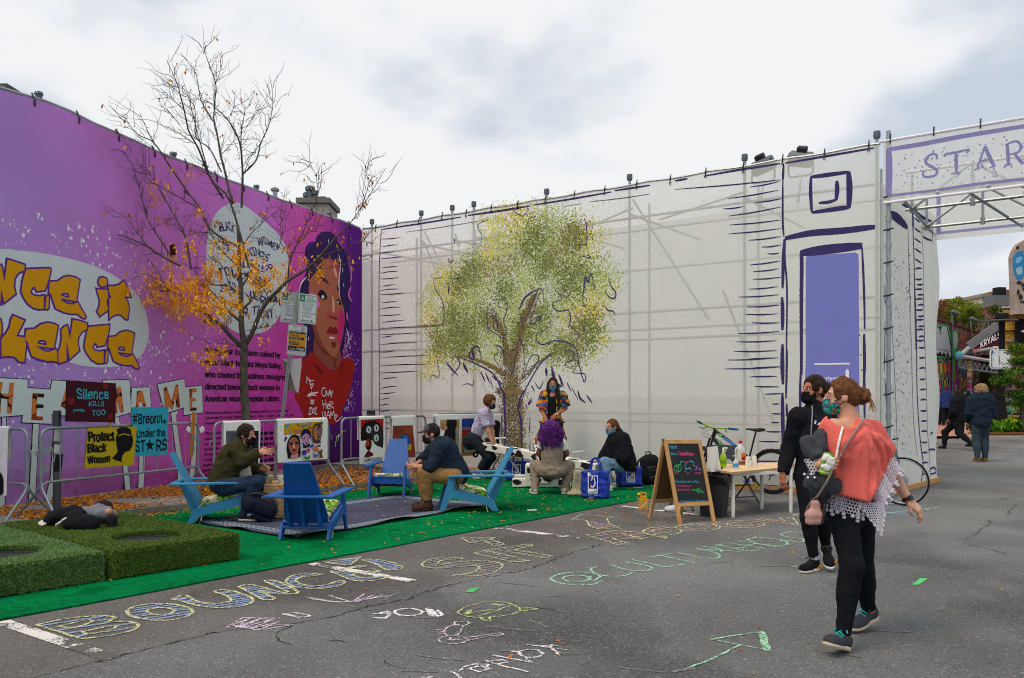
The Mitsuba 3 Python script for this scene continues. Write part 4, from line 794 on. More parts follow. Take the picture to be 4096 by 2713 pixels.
# third barrier
poster(BR[2],zX4,[(648,428),(978,415),(965,860),(645,860)],'white cloth poster with grey streaks and a dark figure, behind the olive jacket',[('8a8c92',sbox(*(lambda a,b:(min(a[0],b[0]),min(a[1],b[1]),max(a[0],b[0]),max(a[1],b[1])))(BR[2].uv(*zX4(668,500)),BR[2].uv(*zX4(800,720))))),*[('4f5158',ln(BR[2],zX4,[(672+9*k,505+5*(k%3)),(674+9*k,640+30*(k%3))],.012))for k in range(13)],('1d1e26',[(885,500),(955,500),(950,800),(880,820)],0)])
BF_=[('3b93c8',[(290,390),(275,350),(310,310),(365,300),(340,360),(310,400)]),('6fae5a',[(365,320),(425,340),(400,360),(372,345)]),('b05a4a',[(515,290),(545,280),(585,325),(570,355),(530,335)]),('1f7f86',[(622,295),(670,320),(735,290),(720,365),(680,345),(640,375)]),('2a8fa0',[(765,262),(822,258),(815,305),(770,300)]),('23686a',[(995,250),(1065,262),(1060,298),(1010,290)]),('b4705c',[(445,385),(530,430),(620,370),(590,500),(530,470),(500,505)]),('9c8296',[(360,450),(385,405),(430,500),(380,515)]),('c98a5a',[(265,490),(325,480),(310,515),(275,520)]),('3a2a6a',[(268,570),(318,560),(290,645),(265,650)]),('c0503a',[(750,350),(800,335),(825,375),(795,405),(755,390)]),('b5583c',[(556,530),(578,530),(585,575),(560,580)])]
FL_=[('28489c',[(765,740),(800,730),(825,680),(835,725),(875,735),(845,760),(840,815),(815,770),(775,790)]),('d05a34',[(850,790),(900,745),(950,790),(945,840),(900,865),(855,835)]),('ded04a',[(885,785),(910,785),(910,815),(885,812)]),('4a3a9c',[(600,850),(650,835),(690,850),(690,930),(640,945),(605,910)]),('b83a72',[(700,830),(740,795),(775,835),(750,890),(705,885)]),('2a7a5a',[(655,950),(715,985),(770,935),(760,1020),(665,1025)]),('6a5aa8',[(832,870),(885,930),(945,915),(900,995),(850,975)]),('3a3a7a',[(920,715),(955,735),(990,712),(985,765),(935,765)]),('6a4a2a',[(935,860),(1030,820),(1015,900),(1030,990),(965,995),(960,920)]),('3a5aa0',[(598,690),(645,690),(630,725),(605,720)])]
poster(BR[2],zY,[(125,225),(1180,185),(1165,1020),(130,1105)],'white cloth poster with three painted faces, butterflies and flowers on yellow',BF_+[('15131a',[(330,1010),(308,800),(330,650),(400,540),(490,515),(555,560),(592,700),(592,950),(545,985),(450,900),(385,1010)]),('c88a92',[(390,950),(440,930),(530,880),(540,985),(470,1015),(390,1012)]),('a8604e',[(338,740),(370,620),(440,570),(510,590),(550,680),(565,780),(520,900),(450,940),(380,880)]),('e0a49a',[(430,740),(460,720),(475,790),(440,800)]),('1d141a',[(365,690),(420,675),(415,730),(375,735)]),('1d141a',[(485,670),(535,665),(530,710),(490,715)]),('5f1a26',[(413,832),(450,803),(490,835),(450,868)]),
('1c1a3a',[(600,500),(640,410),(710,393),(780,430),(806,510),(790,600),(620,600)]),('c08ab0',[(612,570),(690,490),(775,545),(785,640),(720,738),(645,690)]),('55203a',[(685,690),(712,675),(735,695),(708,712)]),('2a1a3a',[(640,590),(675,580),(672,600),(645,605)]),('2a1a3a',[(732,580),(762,568),(762,588),(736,596)]),('15131a',[(640,720),(700,742),(770,692),(772,750),(700,792),(640,782)]),('51342c',[(826,500),(860,320),(940,272),(1012,320),(1032,470),(1000,620),(1002,690),(900,690),(840,660)]),('b4743c',[(845,480),(870,370),(930,350),(930,620),(880,600)]),('8a5a6a',[(940,420),(1005,370),(1015,480),(985,610),(945,620)]),('3a2230',[(935,548),(975,540),(970,575),(940,578)]),('4a6aa0',[(895,395),(925,395),(920,430),(895,430)])]+FL_,('cf9f10',[(262,290),(1075,240),(1035,995),(245,1065)]))
# fourth barrier
F=BR[3]
t=poster(F,zD,[(520,385),(745,375),(742,780),(518,800)],'red poster with a large dark head of hair and white roundels, captioned in black',[('141216',[(532,700),(530,520),(560,440),(620,410),(690,430),(728,500),(728,640),(690,710),(640,715),(620,660),(590,700),(560,735)]),('2e2a2c',[(600,470),(690,450),(720,540),(700,640),(640,600)]),('6a2414',[(570,610),(595,572),(625,590),(622,650),(600,680),(570,650)]),('b5391c',[(572,615),(592,590),(600,620),(590,640)]),('12090a',[(578,648),(612,640),(605,670),(580,668)]),('5a1010',[(580,690),(605,680),(640,720),(560,740)])]+[('c9cbd2',Point(*F.uv(*zD(x,y))).buffer(.062))for x,y in((597,490),(665,477),(664,565))]+[('15131a',ln(F,zD,[(x,y-12),(x-4,y),(x+4,y+2),(x,y+14)],.018))for x,y in((597,490),(665,477),(664,565))],('a81c20',[(527,402),(733,392),(730,768),(526,788)]))
fit_text(F,t,'I CANNOT BE SILENCED',zD,(545,780),(718,762),30,art('141216'),.062,True,'lettering')
poster(F,zD,[(812,385),(1000,370),(1028,745),(808,760)],'white-topped poster with a rust background and a blue and green dome',[('7a3a26',[(830,470),(900,480),(890,530),(840,540)]),('93452f',[(920,480),(990,470),(985,520),(930,520)]),('1e4f9a',[(862,620),(868,570),(895,538),(920,530),(950,545),(970,580),(975,640),(960,660)]),('2f6a34',[(862,610),(875,560),(900,560),(895,600)]),('2b7ac0',[(905,545),(940,545),(945,580),(915,580)]),('c2b22a',[(955,625),(978,620),(975,670),(955,670)])],('8f3a24',[(818,455),(995,450),(1022,735),(812,745)]))
# fifth barrier
F=BR[4];z7=zm(1700,1640,4.9)
poster(F,z7,[(180,110),(690,92),(690,890),(250,880)],'painted poster with a black standing figure on a tan patterned ground',[('b8782c',[(275,275),(645,270),(645,325),(275,315)],0),('7d9a5a',[(590,185),(650,180),(640,245),(595,245)],0),('b86a62',[(295,345),(330,305),(380,395),(310,400)],0),('b0655a',[(600,655),(625,805),(575,805)],0),('7f9a86',[(570,420),(600,405),(605,480),(575,510)]),('17141a',[(400,190),(570,185),(595,220),(590,330),(560,390),(575,470),(560,720),(520,760),(345,760),(345,480),(370,390),(420,360),(395,290)],0),('c8401e',[(345,525),(415,502),(423,562),(355,565)],0)],('a88e72',[(275,195),(655,182),(625,830),(265,830)]),lum=1)
poster(F,z7,[(690,95),(960,92),(960,890),(690,905)],'painted poster with bands of blue, red and orange and a pale note',[('1d3f8c',[(700,170),(960,170),(955,330),(698,335)],0),('7a6a8a',[(698,335),(955,330),(955,390),(697,395)],0),('a8241c',[(697,395),(955,390),(950,500),(695,520)],0),('9fb0a8',[(725,560),(955,540),(955,830),(735,842)],0),('c07f1c',[(690,850),(960,825),(955,890),(690,905)],0),('30302a',[(860,300),(890,280),(905,340),(870,360)])],('b3561c',[(700,170),(960,165),(955,890),(692,900)]))
poster(F,z7,[(960,92),(1475,92),(1420,760),(962,790)],'white poster with a tall black oval head of hair and a dark face',[('15131a',[(1290,300),(1300,235),(1360,200),(1430,225),(1447,300),(1430,560),(1410,700),(1240,720),(1290,560)]),('4a2c22',[(1150,560),(1210,540),(1260,640),(1240,720),(1170,690)]),('41561e',[(1190,700),(1300,700),(1300,735),(1200,735)],0)])
for F,u,m in((BR[3],.02,'b9b410'),(BR[3],.03,'6cc020'),(BR[4],BR[4].len,'b9b410')):
 pass
rb=thing('ribbon','yellow and green ribbon tied to the barrier end next to the purple banner','ribbon')
c=BR[3].at(0,.98,.03);part(rb,'tail',beam(c,c+[-.10,-.03,-.09],.03,.004),art('c9c012'));part(rb,'tail',beam(c+[-.09,-.03,-.08],c+[-.12,-.04,-.24],.035,.004),art('6cc020'));part(rb,'tail',beam(c+[0,0,0],c+[.06,-.02,.02],.03,.004),art('c9c012'))
# posts
pb=thing('steel_post','grey steel post with torn stickers standing behind the first crowd barriers','post')
c=np.array([-5.70,10.3,.1])
part(pb,'pole',tube([c,c+[0,0,1.28]],.047,14),mat('4a5055',.55,.4,.3),40)
for z,m,h in((1.0,'b4b6b2',.16),(.86,'c9c9c4',.10),(.62,'1b1b20',.22),(.74,'a8a8a6',.12)):part(pb,'sticker',lathe([(.0485,0),(.049,h*.5),(.0485,h)],c+[0,0,z-.1],10,rotz(1.3)@rotx(.12)),art(m),40)
part(pb,'torn_tape',[bx(c+[-.09,-.05,.78],(.08,.01,.12),rotz(.4)@roty(.5)),bx(c+[-.13,-.05,.55],(.12,.01,.07),rotz(.4)@roty(-.5)),bx(c+[-.07,-.05,.9],(.06,.01,.06),roty(.3))],'m_galv')
fb=thing('pipe_bollard','short dark pipe with a white scrawled cap against the white screen','bollard')
c=P(1484,1640,16.3);part(fb,'pipe',tube([[c[0],c[1],.1],[c[0],c[1],1.05]],.07,12),mat('4c5358',.6,.4),40);part(fb,'cap',tube([[c[0],c[1],1.02],[c[0],c[1],1.28]],.085,12),mat('24272b',.6,.4),40)
v,f=text2d('FU',.07);part(fb,'scrawl',(v@np.array([[1,0,0],[0,0,1]])+[c[0]-.06,c[1]-.089,1.13],f),'m_whiteprint')
# ================================================================== parking sign post
z5=zm(1120,1140,5.2278);sg=thing('parking_sign','leaning perforated post with two green and white parking plates above a yellow and black plate','sign')
SY=14.2;top=P(*z5(380,120),SY);low=P(1098,1760,SY);low[2]=.1;low[0]+=(top[0]-low[0])*-.02
part(sg,'post',beam(low,top+[0,.02,0],.055,.035,(0,1,0)),'m_galv')
holes=[lathe([(.0,.0),(.010,.0)],low+(top-low)*t+[0,-.0185,0],6,rotx(math.pi/2))for t in np.linspace(.25,.75,46)]
part(sg,'post_hole',holes,'m_black_plastic',kind='stuff')
class Tilt:
 """A sign plate's own plane, from its four corners in the photograph at the post's depth, turned towards the road."""
 def __init__(s,c0,c1,c3,Y,turn=.30):
  p=[P(*z5(*c),Y)for c in(c0,c1,c3)];s.o=p[0];s.U=p[1]-p[0];s.V=p[2]-p[0]
  s.U=s.U+np.array([0,np.linalg.norm(s.U)*turn,0]);s.n=np.cross(s.U,-s.V);s.n/=np.linalg.norm(s.n)
  if s.n[1]>0:s.n=-s.n
 def pts(s,st,w):st=np.asarray(st,float);return s.o+st[:,:1]*s.U+st[:,1:2]*s.V+w*s.n
def plate(Tq,owner,shapes,w0=0):
 r=sbox(0,0,1,1).buffer(-.06).buffer(.06)
 part(owner,'plate',cat([flat(r,lambda q:Tq.pts(q,.004)),flat(r,lambda q:Tq.pts(q,-.004)),*[beam(a,b,.008,.004,Tq.n)for a,b in zip(Tq.pts(list(r.exterior.coords),0),Tq.pts(list(r.exterior.coords)[1:],0))]]),'m_sign_white')
 for k,(m,s)in enumerate(shapes):part(owner,'marking',flat(s,lambda q:Tq.pts(q,.0065+.0015*k))if not isinstance(s,tuple)else(Tq.pts(s[0],.0065+.0015*k),s[1]),m)
mat('cfd8da',.5,.4,name='m_sign_white');mat('0f7f5c',.5,.4,name='m_sign_green');mat('2f4a9a',.6,.3,name='m_sign_blue');mat('c78a10',.6,.3,name='m_sign_amber');mat('141416',.6,.3,name='m_sign_black')
def stx(s,l,r,base,cap,bold=False):
 v,f=text2d(s,1.0,bold);v=v/[v[:,0].max(),1.0]
 return np.stack([l+v[:,0]*(r-l),base-v[:,1]*cap],1),f
def pplate(Tq,n,hrs):
 ring=sbox(.03,.025,.97,.975).buffer(-.05).buffer(.05);ring=ring.difference(ring.buffer(-.018))
 G_,B_='m_sign_green','m_sign_blue'
 arrow=unary_union([sbox(.25,.895,.75,.915),Polygon([(.14,.905),(.28,.865),(.28,.945)]),Polygon([(.86,.905),(.72,.865),(.72,.945)])])
 plate(Tq,sg,[(G_,ring),(G_,sbox(.04,.03,.33,.255)),(G_,sbox(.04,.255,.96,.268)),('m_sign_white',stx(n,.11,.25,.215,.14,True)),(G_,stx('HOUR',.46,.82,.125,.075)),(G_,stx('PARKING',.38,.93,.225,.075)),(G_,stx(hrs,.16,.84,.385,.07)),(B_,stx('PURCHASE',.2,.77,.485,.065)),(B_,stx('TICKET AT',.22,.76,.585,.065)),(B_,stx('PAY',.15,.31,.675,.05)),('m_sign_black',stx('BY PLATE',.36,.95,.69,.065)),(B_,stx('TERMINAL',.22,.77,.785,.06)),(G_,arrow)])
pplate(Tilt((45,135),(392,172),(8,765),SY-.03),'2','8AM-6PM');pplate(Tilt((408,178),(748,212),(378,785),SY-.03),'4','6PM-10PM')
T3=Tilt((180,820),(540,858),(142,1450),SY-.03)
ring=sbox(.02,.015,.98,.985).buffer(-.05).buffer(.05);seal=Point(.78,.13).buffer(.105);seal=shapely.affinity.scale(seal,1,.58)if hasattr(shapely,'affinity')else seal
import shapely.affinity as aff
seal=aff.scale(Point(.78,.13).buffer(.11),1,.6)
K_,W_='m_sign_black','m_sign_white'
plate(T3,sg,[(K_,ring.difference(ring.buffer(-.012))),('m_sign_amber',sbox(.06,.215,.95,.71)),(K_,unary_union([sbox(.06,.215,.95,.275),Polygon([(.42,.27),(.55,.27),(.485,.31)])])),(K_,sbox(.08,.40,.87,.475)),(K_,sbox(.08,.575,.6,.655)),(K_,sbox(.05,.71,.95,.85)),(mat('8a8f90',.6,.3),seal.difference(aff.scale(seal,.8,.8))),(mat('8a8f90',.6,.3),aff.scale(seal,.5,.5)),
(mat('6d7274',.6,.3),stx('City of',.22,.5,.105,.045)),(mat('6d7274',.6,.3),stx('Cambridge',.12,.58,.19,.045)),(W_,stx('Pay by Phone',.12,.64,.262,.036)),(K_,stx('Get the App',.1,.56,.365,.04)),(W_,stx('PassportParking',.1,.72,.455,.04)),(K_,stx('or Visit',.1,.36,.545,.036)),(W_,stx('ppprk.com',.1,.52,.635,.045)),(W_,stx('Zone',.1,.42,.825,.07)),(W_,stx('1586',.47,.9,.825,.08,True)),(mat('6d7274',.6,.3),stx('Or Use the ParkBoston App',.08,.93,.92,.035))])
bg=thing('wrapped_board','brown board in clear wrinkled plastic fixed to the parking sign post','board')
q=[P(*zX3(x,y),SY+.05)for x,y in((1040,1060),(1185,1050),(1162,1322),(1082,1300))]
part(bg,'board',cat([(np.array(q+[a+[0,.02,0]for a in q]),np.array([[0,1,2,3],[7,6,5,4],[0,4,5,1],[1,5,6,2],[2,6,7,3],[3,7,4,0]]))]),art('7c7060'))
q2=[P(*zX3(x,y),SY+.035)for x,y in((1040,1055),(1188,1045),(1190,1080),(1165,1320),(1140,1300),(1085,1100),(1075,1080))]
part(bg,'plastic_edge',(np.array(q2),np.array([[0,1,6],[1,2,6],[2,5,6],[2,3,4],[2,4,5]])),mat('b8b6b8',.35,.5))
# ================================================================== turf-covered trampoline blocks
def f_tuft(p,n,uv):
 a=tn(p.x*60,p.y*60,p.z*60);b=tf(p.x*2.5,p.y*2.5,p.z*2.5,3)
 return mix((.022,.050,.006),(.075,.135,.022),.55*a+.6*(b-.2))
pmat('m_block',f_tuft,.9,.15,(lambda p,n,uv:tn(p.x*90,p.y*90,p.z*90),.006,.002))
mat('22262b',.7,.3,name='m_mat_black')
def blades(pts,nrm,n_,ln_,col,lean=.6):
 """n_ grass blades on the spots pts, growing along nrm."""
 m=len(pts);d=nrm+rng.normal(0,lean,(m,3));d/=np.linalg.norm(d,axis=1,keepdims=True)
 s=np.cross(d,rng.normal(0,1,(m,3)));s/=np.linalg.norm(s,axis=1,keepdims=True);L=ln_*rng.uniform(.5,1.2,(m,1))
 v=np.stack([pts-s*.0032,pts+s*.0032,pts+d*L],1).reshape(-1,3)
 return v,np.arange(3*m).reshape(-1,3)
pmat('m_blade',lambda p,n,uv:mix((.02,.062,.006),(.14,.22,.035),tn(p.x*45,p.y*45,p.z*45)*.75+.35*tf(p.x*3,p.y*3,p.z*3)),.6,.3)
pmat('m_blade_light',lambda p,n,uv:mix((.05,.13,.035),(.22,.34,.13),tn(p.x*45,p.y*45,p.z*45)*.75+.3*tf(p.x*3,p.y*3,p.z*3)),.6,.3)
def block(o,ex,ey,hole,hr,label,bl):
 """Block with the corner o, the front edge ex and the depth ey; hole centre (front, depth)."""
 ex,ey=np.array(ex),np.array(ey);lx,ly=np.linalg.norm(ex),np.linalg.norm(ey);ux,uy=ex/lx,ey/ly;h=.25
 t=thing('trampoline_block',label,'trampoline');hs=[Point(*q).buffer(hr,16)for q in hole]
 to=lambda a,b,z:np.array([*(o+ux*a+uy*b),z])
 fp_=sbox(0,0,lx,ly).buffer(-.03).buffer(.03);tp=fp_.difference(unary_union(hs))
 M=np.stack([[*ux,0],[*uy,0],[0,0,1]],1)
 part(t,'turf_body',xf(prism(tp,np.eye(3),(0,0,h/2+.01),h-.02),M,to(0,0,.009)),'m_block')
 P3,N3=[],[]
 n=int(lx*ly*15000)
 ab=rng.random((n,2))*[lx,ly];keep=shapely.contains_xy(tp,ab[:,0],ab[:,1]);ab=ab[keep]
 P3 .append(np.stack([*(o[:,None]+ux[:,None]*ab[:,0]+uy[:,None]*ab[:,1]),np.full(len(ab),h+.007)],1));N3 .append(np.tile([0,0,1.0],(len(ab),1)))
 for a0,a1,nn in(((0,0),(lx,0),-uy),((lx,0),(lx,ly),ux),((0,0),(0,ly),-ux)):
  L=math.dist(a0,a1);k=int(L*h*15000);s=rng.random((k,1));pp=np.array(a0)+(np.array(a1)-np.array(a0))*s
  P3 .append(np.hstack([o+pp[:,:1]*ux+pp[:,1:]*uy+nn*.0,.02+rng.random((k,1))*(h-.01)]));N3 .append(np.tile([*nn,-.15],(k,1)))
 for q in hole:
  k=1800;a=rng.random(k)*6.283;pp=np.array(q)+hr*np.stack([np.cos(a),np.sin(a)],1);nn=-(np.cos(a)[:,None]*ux+np.sin(a)[:,None]*uy)
  P3 .append(np.hstack([o+pp[:,:1]*ux+pp[:,1:]*uy,.20+rng.random((k,1))*(h-.20)]));N3 .append(np.hstack([nn,np.full((k,1),.5)]))
  part(t,'jump_mat',lathe([(0,0),(hr*.985,.0)],to(*q,.205),32),'m_mat_black');part(t,'mat_ring',lathe([(hr*.90,.001),(hr*.985,.006)],to(*q,.207),32),mat('33373b',.8,.2))
 part(t,'turf_pile',blades(np.vstack(P3),np.vstack(N3),0,.024,None),bl,kind='stuff')
 return to
o2=G(452,2328)[:2];e2=(G(959,2244)-G(452,2328))[:2];d2=np.array([-e2[1],e2[0]])/np.linalg.norm(e2)*2.42
d2=np.array([-1.87,1.52])/2.41*2.40
block(o2,e2,d2,[(.56,.55),(.56,1.78)][:1],.31,'dark green turf-covered trampoline block with the sleeping boy on it','m_blade')
e1=e2/np.linalg.norm(e2);o1=np.array([-3.41,6.86])-e1*2.2
block(o1,e1*2.2,d2,[(2.2-.55,.62)],.32,'paler green turf-covered trampoline block cut off by the left edge','m_blade_light')
# ================================================================== the rug
RL,RN,RR=G(756,2095)[:2],G(1189,2165)[:2],G(1983,2022)[:2]
rx,ry=RN-RL,RR-RN;lx,ly=float(np.linalg.norm(rx)),float(np.linalg.norm(ry));rx,ry=rx/lx,ry/ly
def f_rug(p,n,uv):
 a=(p.x-float(RL[0]))*float(rx[0])+(p.y-float(RL[1]))*float(rx[1]);b=(p.x-float(RL[0]))*float(ry[0])+(p.y-float(RL[1]))*float(ry[1])
 e=dr.minimum(dr.minimum(a,lx-a),dr.minimum(b,ly-b))
 w=.6+.8*tn(p.x*150,p.y*150)
 base=mix((.030,.034,.062),(.060,.064,.105),tf(p.x*3,p.y*3))*w
 along=dr.select(dr.minimum(a,lx-a)<dr.minimum(b,ly-b),b,a)
 zig=dr.abs((along*11+e*16)-dr.floor(along*11+e*16)-.5)*2
 pale=mi.Color3f(.17,.23,.27)*(.75+.4*tn(p.x*120,p.y*120))
 band=smoothstep(.10,.105,e)*smoothstep(.30,.295,e)
 line=smoothstep(.115,.12,e)*smoothstep(.15,.145,e)+smoothstep(.255,.26,e)*smoothstep(.285,.28,e)
 c=mix(base,pale,band*(.25+.55*smoothstep(.4,.6,zig)))
 return mix(c,pale,dr.minimum(line,1)*.9)
pmat('m_rug',f_rug,.92,.15,(lambda p,n,uv:tn(p.x*100,p.y*100),.002))
na,nb=36,60
ga,gb=np.meshgrid(np.linspace(0,lx,na),np.linspace(0,ly,nb),indexing='ij')
ed=np.minimum(np.minimum(ga,lx-ga),np.minimum(gb,ly-gb));wav=np.exp(-ed/.09)*(.012+.022*np.maximum(0,np.sin(ga*7.2+.4)+np.sin(gb*5.1)))*((ga>lx*.7)|(gb<.3))
gx=RL[0]+rx[0]*ga+ry[0]*gb;gy=RL[1]+rx[1]*ga+ry[1]*gb
gz=.022+wav;i,j=np.meshgrid(np.arange(na-1),np.arange(nb-1),indexing='ij');k=(i*nb+j).ravel()
top=np.stack([gx,gy,gz],-1).reshape(-1,3);fq=np.stack([k,k+nb,k+nb+1,k+1],1)
solo('rug',cat([(top,fq),(top-[0,0,.006],fq[:,::-1])]),'m_rug','dark blue-grey outdoor rug with pale patterned borders under the four blue chairs','rug',True)
# ================================================================== slanted garden chairs
def f_wood(col,k):
 def f(p,n,uv):return mi.Color3f(*lin(col))*(.90+.14*tf(p.x*7,p.y*7,p.z*7)+.05*tn(p.x*90,p.y*90,p.z*90))
 return f
pmat('m_chair_light',f_wood('2f80ac',0),.5,.4);pmat('m_chair_deep',f_wood('10509a',1),.5,.4)
CUSH=np.random.default_rng(3)
def chair(x,y,yaw,m,label,clabel):
 R=rotz(yaw);o=np.array([x,y,.026]);t=thing('garden_chair',label,'chair','blue slanted garden chairs on the rug')
 S=np.array([[1,0,0],[0,0,-1],[0,1,0.0]]).T  # profile (x, z) to chair space, extruded along y
 def side(name,pts,yy,th):
  M=np.stack([R@[1,0,0],R@[0,0,1],R@[0,-1,0]],1)
  return part(t,name,prism(Polygon(pts),M,o+R@[0,yy,0],th),m)
 def plank(name,p0,p1,wd,th,up):a,b=(o+R@np.asarray(p,float)for p in(p0,p1));return part(t,name,beam(a,b,wd,th,R@np.asarray(up,float),.004),m)
 for s in(-1,1):
  side('front_leg',[(.485,.465),(.60,.465),(.735,0),(.675,0),(.57,.20),(.545,.30)],s*.265,.028)
  side('side_board',[(.02,.165),(.545,.302),(.572,.198),(.10,.085)],s*.262,.03)
  side('rear_leg',[(.018,.165),(.098,.085),(.025,0),(-.06,0)],s*.262,.03)
  plank('arm',(-.20,s*.315,.478),(.615,s*.315,.478),.115,.024,(0,0,1))
 for k in range(5):u=k/4;plank('seat_slat',(.10+.42*u,-.245,.178+.118*u),(.10+.42*u,.245,.178+.118*u),.10,.02,(-.24,0,1))
 plank('front_apron',(.55,-.25,.245),(.55,.25,.245),.02,.11,(1,0,0))if False else plank('front_apron',(.548,-.248,.25),(.548,.248,.25),.02,.095,(0,0,1))
 # back panel: a tapered board, wider at the seat
 b0,b1=np.array([.085,0,.165]),np.array([-.275,0,.84]);d=(b1-b0)/np.linalg.norm(b1-b0);nb_=np.array([d[2],0,-d[0]]);L=np.linalg.norm(b1-b0)
 M=np.stack([R@[0,1,0],R@d,R@np.cross([0,1,0],d)],1)
 part(t,'back_panel',prism(Polygon([(-.235,0),(.235,0),(.235,.12),(.145,L),(-.145,L),(-.235,.12)]),M,o+R@b0,.024),m)
 plank('back_crossbar',(-.195,-.372,.478),(-.195,.372,.478),.10,.024,(0,0,1))
 for yy in(-.16,0,.16):
  side('back_fin',[(-.07,.462),(-.165,.462),(-.03,.14),(.08,.14)],yy,.02)
 plank('rear_rail',(.03,-.25,.125),(.03,.25,.125),.03,.085,(1,0,0))
 # cushion: lies on the seat
 ck=thing('seat_cushion',clabel,'cushion','leaf-patterned seat cushions')
 Rc=R@roty(-.235);c=o+R@np.array([.315,0,.275])
 f0=s_box(c,(.47,.46,.075),Rc,.035)
 v,fa=nets(s_grow(f0,.0,.012,14,x*7),.012)
 q=v*1.0;n1=meshkit.fbm(q*[16,16,16]+x*3,3,2);n2=meshkit.noise(q*26+7);n3=meshkit.noise(q*9+31)
 col=np.where((n1>.52)[:,None],lin('3f7a22'),lin('d2c8a8'));col=np.where(((n1>.60)&(n2>.4))[:,None],lin('86b53c'),col);col=np.where(((n3>.66)&(n1<.5))[:,None],lin('b79f86'),col);col=np.where(((n1>.56)&(n2<.3))[:,None],lin('23491a'),col)
 part(ck,'pad',(v,fa),'m_vertex',True,color=col)
 for s in(-1,1):part(ck,'tie',tube(spline([c+Rc@[-.22,s*.22,0],c+Rc@[-.27,s*.25,-.06],c+Rc@[-.25,s*.27,-.15],c+Rc@[-.29,s*.27,-.22]]),.007,5),art('b5b48a'))
 return R,o
CH1=chair(-3.93,10.21,math.radians(13),'m_chair_light','light blue slanted garden chair in profile, under the man in the olive jacket','leaf-patterned cushion half under the man in the olive jacket')
CH2=chair(-2.22,8.82,math.radians(87),'m_chair_deep','deep blue garden chair seen from behind, nearest the road','leaf-patterned cushion on the empty chair seen from behind')
CH3=chair(-1.86,13.08,math.radians(-93),'m_chair_deep','deep blue empty garden chair facing the square, in front of the red poster','leaf-patterned cushion on the empty chair facing the road')
CH4=chair(-.27,11.24,math.radians(187.5),'m_chair_light','light blue slanted garden chair in profile, under the man in the cap','leaf-patterned cushion half under the man in the cap')
# chipboard cube with the meal things
def f_osb(p,n,uv):
 a,b,r=voronoi((p.x+p.z*.3)*26,(p.y*1.0+p.z)*34)
 return mix((.36,.20,.075),(.62,.43,.22),r)*(.75+.4*tn(p.x*60,p.y*60,p.z*60))
pmat('m_osb',f_osb,.8,.2)
ct=thing('chipboard_cube','raw chipboard cube used as a table between the blue chairs','table')
c=np.array([-2.86,10.6,.03]);Rk=rotz(.1)
for nm,p,s in(('top',(0,0,.41),(.56,.56,.022)),('front_panel',(0,-.27,.20),(.56,.018,.395)),('back_panel',(0,.27,.20),(.56,.018,.395)),('side_panel',(-.271,0,.20),(.018,.52,.395)),('side_panel',(.271,0,.20),(.018,.52,.395))):part(ct,nm,bx(c+Rk@p,s,Rk,.002),'m_osb')
part(ct,'hand_hole',bx(c+Rk@[-.03,-.279,.335],(.13,.006,.032),Rk),'m_black_plastic')
mat('c9bfa8',.8,.2,name='m_pulp');mat('d5d3cc',.6,.3,name='m_cupwhite')
bowl=[(.05,0),(.095,.055),(.10,.06),(.093,.058),(.05,.008),(0,.008)]
solo('paper_bowl',lathe(bowl,P(1068,1955,10.45)*[1,1,0]+[0,0,.452],20),'m_pulp','tan paper bowl, the lower of the two stacked on the chipboard cube','bowl',40)
solo('paper_bowl',lathe([(.045,0),(.085,.055),(.09,.06),(.084,.058),(.045,.008),(0,.008)],P(1068,1955,10.45)*[1,1,0]+[0,0,.49],20),'m_pulp','cream paper bowl, the upper of the two stacked on the chipboard cube','bowl',40)
solo('paper_cup',lathe([(.03,0),(.042,.1),(.044,.102),(.040,.1),(.03,.006),(0,.006)],P(1120,1955,10.45)*[1,1,0]+[0,0,.452],16),'m_cupwhite','white paper cup beside the bowls on the chipboard cube','cup',40)
e=P(1100,1962,10.36);e[2]=.455
gl=thing('eyeglasses','thin dark spectacles lying on the chipboard cube beside the bowls','glasses')
for k in(-1,1):part(gl,'rim',tube([e+[k*.035+.028*math.cos(a),.022*math.sin(a)*.4,.03+.022*math.sin(a)]for a in np.linspace(0,6.28,14)],.003,5),'m_black_plastic');part(gl,'temple',tube([e+[k*.063,0,.035],e+[k*.06,.11,.02]],.003,5),'m_black_plastic')
# ================================================================== A-frame chalkboard
pmat('m_frame_wood',lambda p,n,uv:mix((.36,.19,.065),(.58,.35,.14),tf(p.x*22+p.z*2,p.y*22,p.z*3)),.6,.3)
pmat('m_slate',lambda p,n,uv:mi.Color3f(.012,.013,.016)+.02*dr.maximum(tf(p.x*9,p.y*9,p.z*5)-.45,0),.7,.3)
ab=thing('chalkboard_stand','wooden A-frame chalkboard with coloured handwriting standing on the asphalt','sign')
f1,f2=G(*zB8(553,1300)),G(*zB8(940,1275));r1,r2=G(*zB8(255,1243)),G(*zB8(597,1213))
t1,t2=P(*zB8(398,424),10.28),P(*zB8(785,424),10.46)
class Quad:
 def __init__(s,a,b,c,d):s.q=[np.asarray(x,float)for x in(a,b,c,d)];s.n=np.cross(s.q[1]-s.q[0],s.q[3]-s.q[0]);s.n/=np.linalg.norm(s.n);s.n=s.n if s.n[1]<0 else-s.n
 def pts(s,st,w=0.0):
  st=np.asarray(st,float);a,b=st[:,:1],st[:,1:2];q=s.q
  return q[0]*(1-a)*(1-b)+q[1]*a*(1-b)+q[2]*a*b+q[3]*(1-a)*b+w*s.n
 def P(s,a,b,w=0.0):return s.pts([[a,b]],w)[0]
FQ=Quad(f1,f2,t2,t1);RQ=Quad(r1,r2,t2,t1)
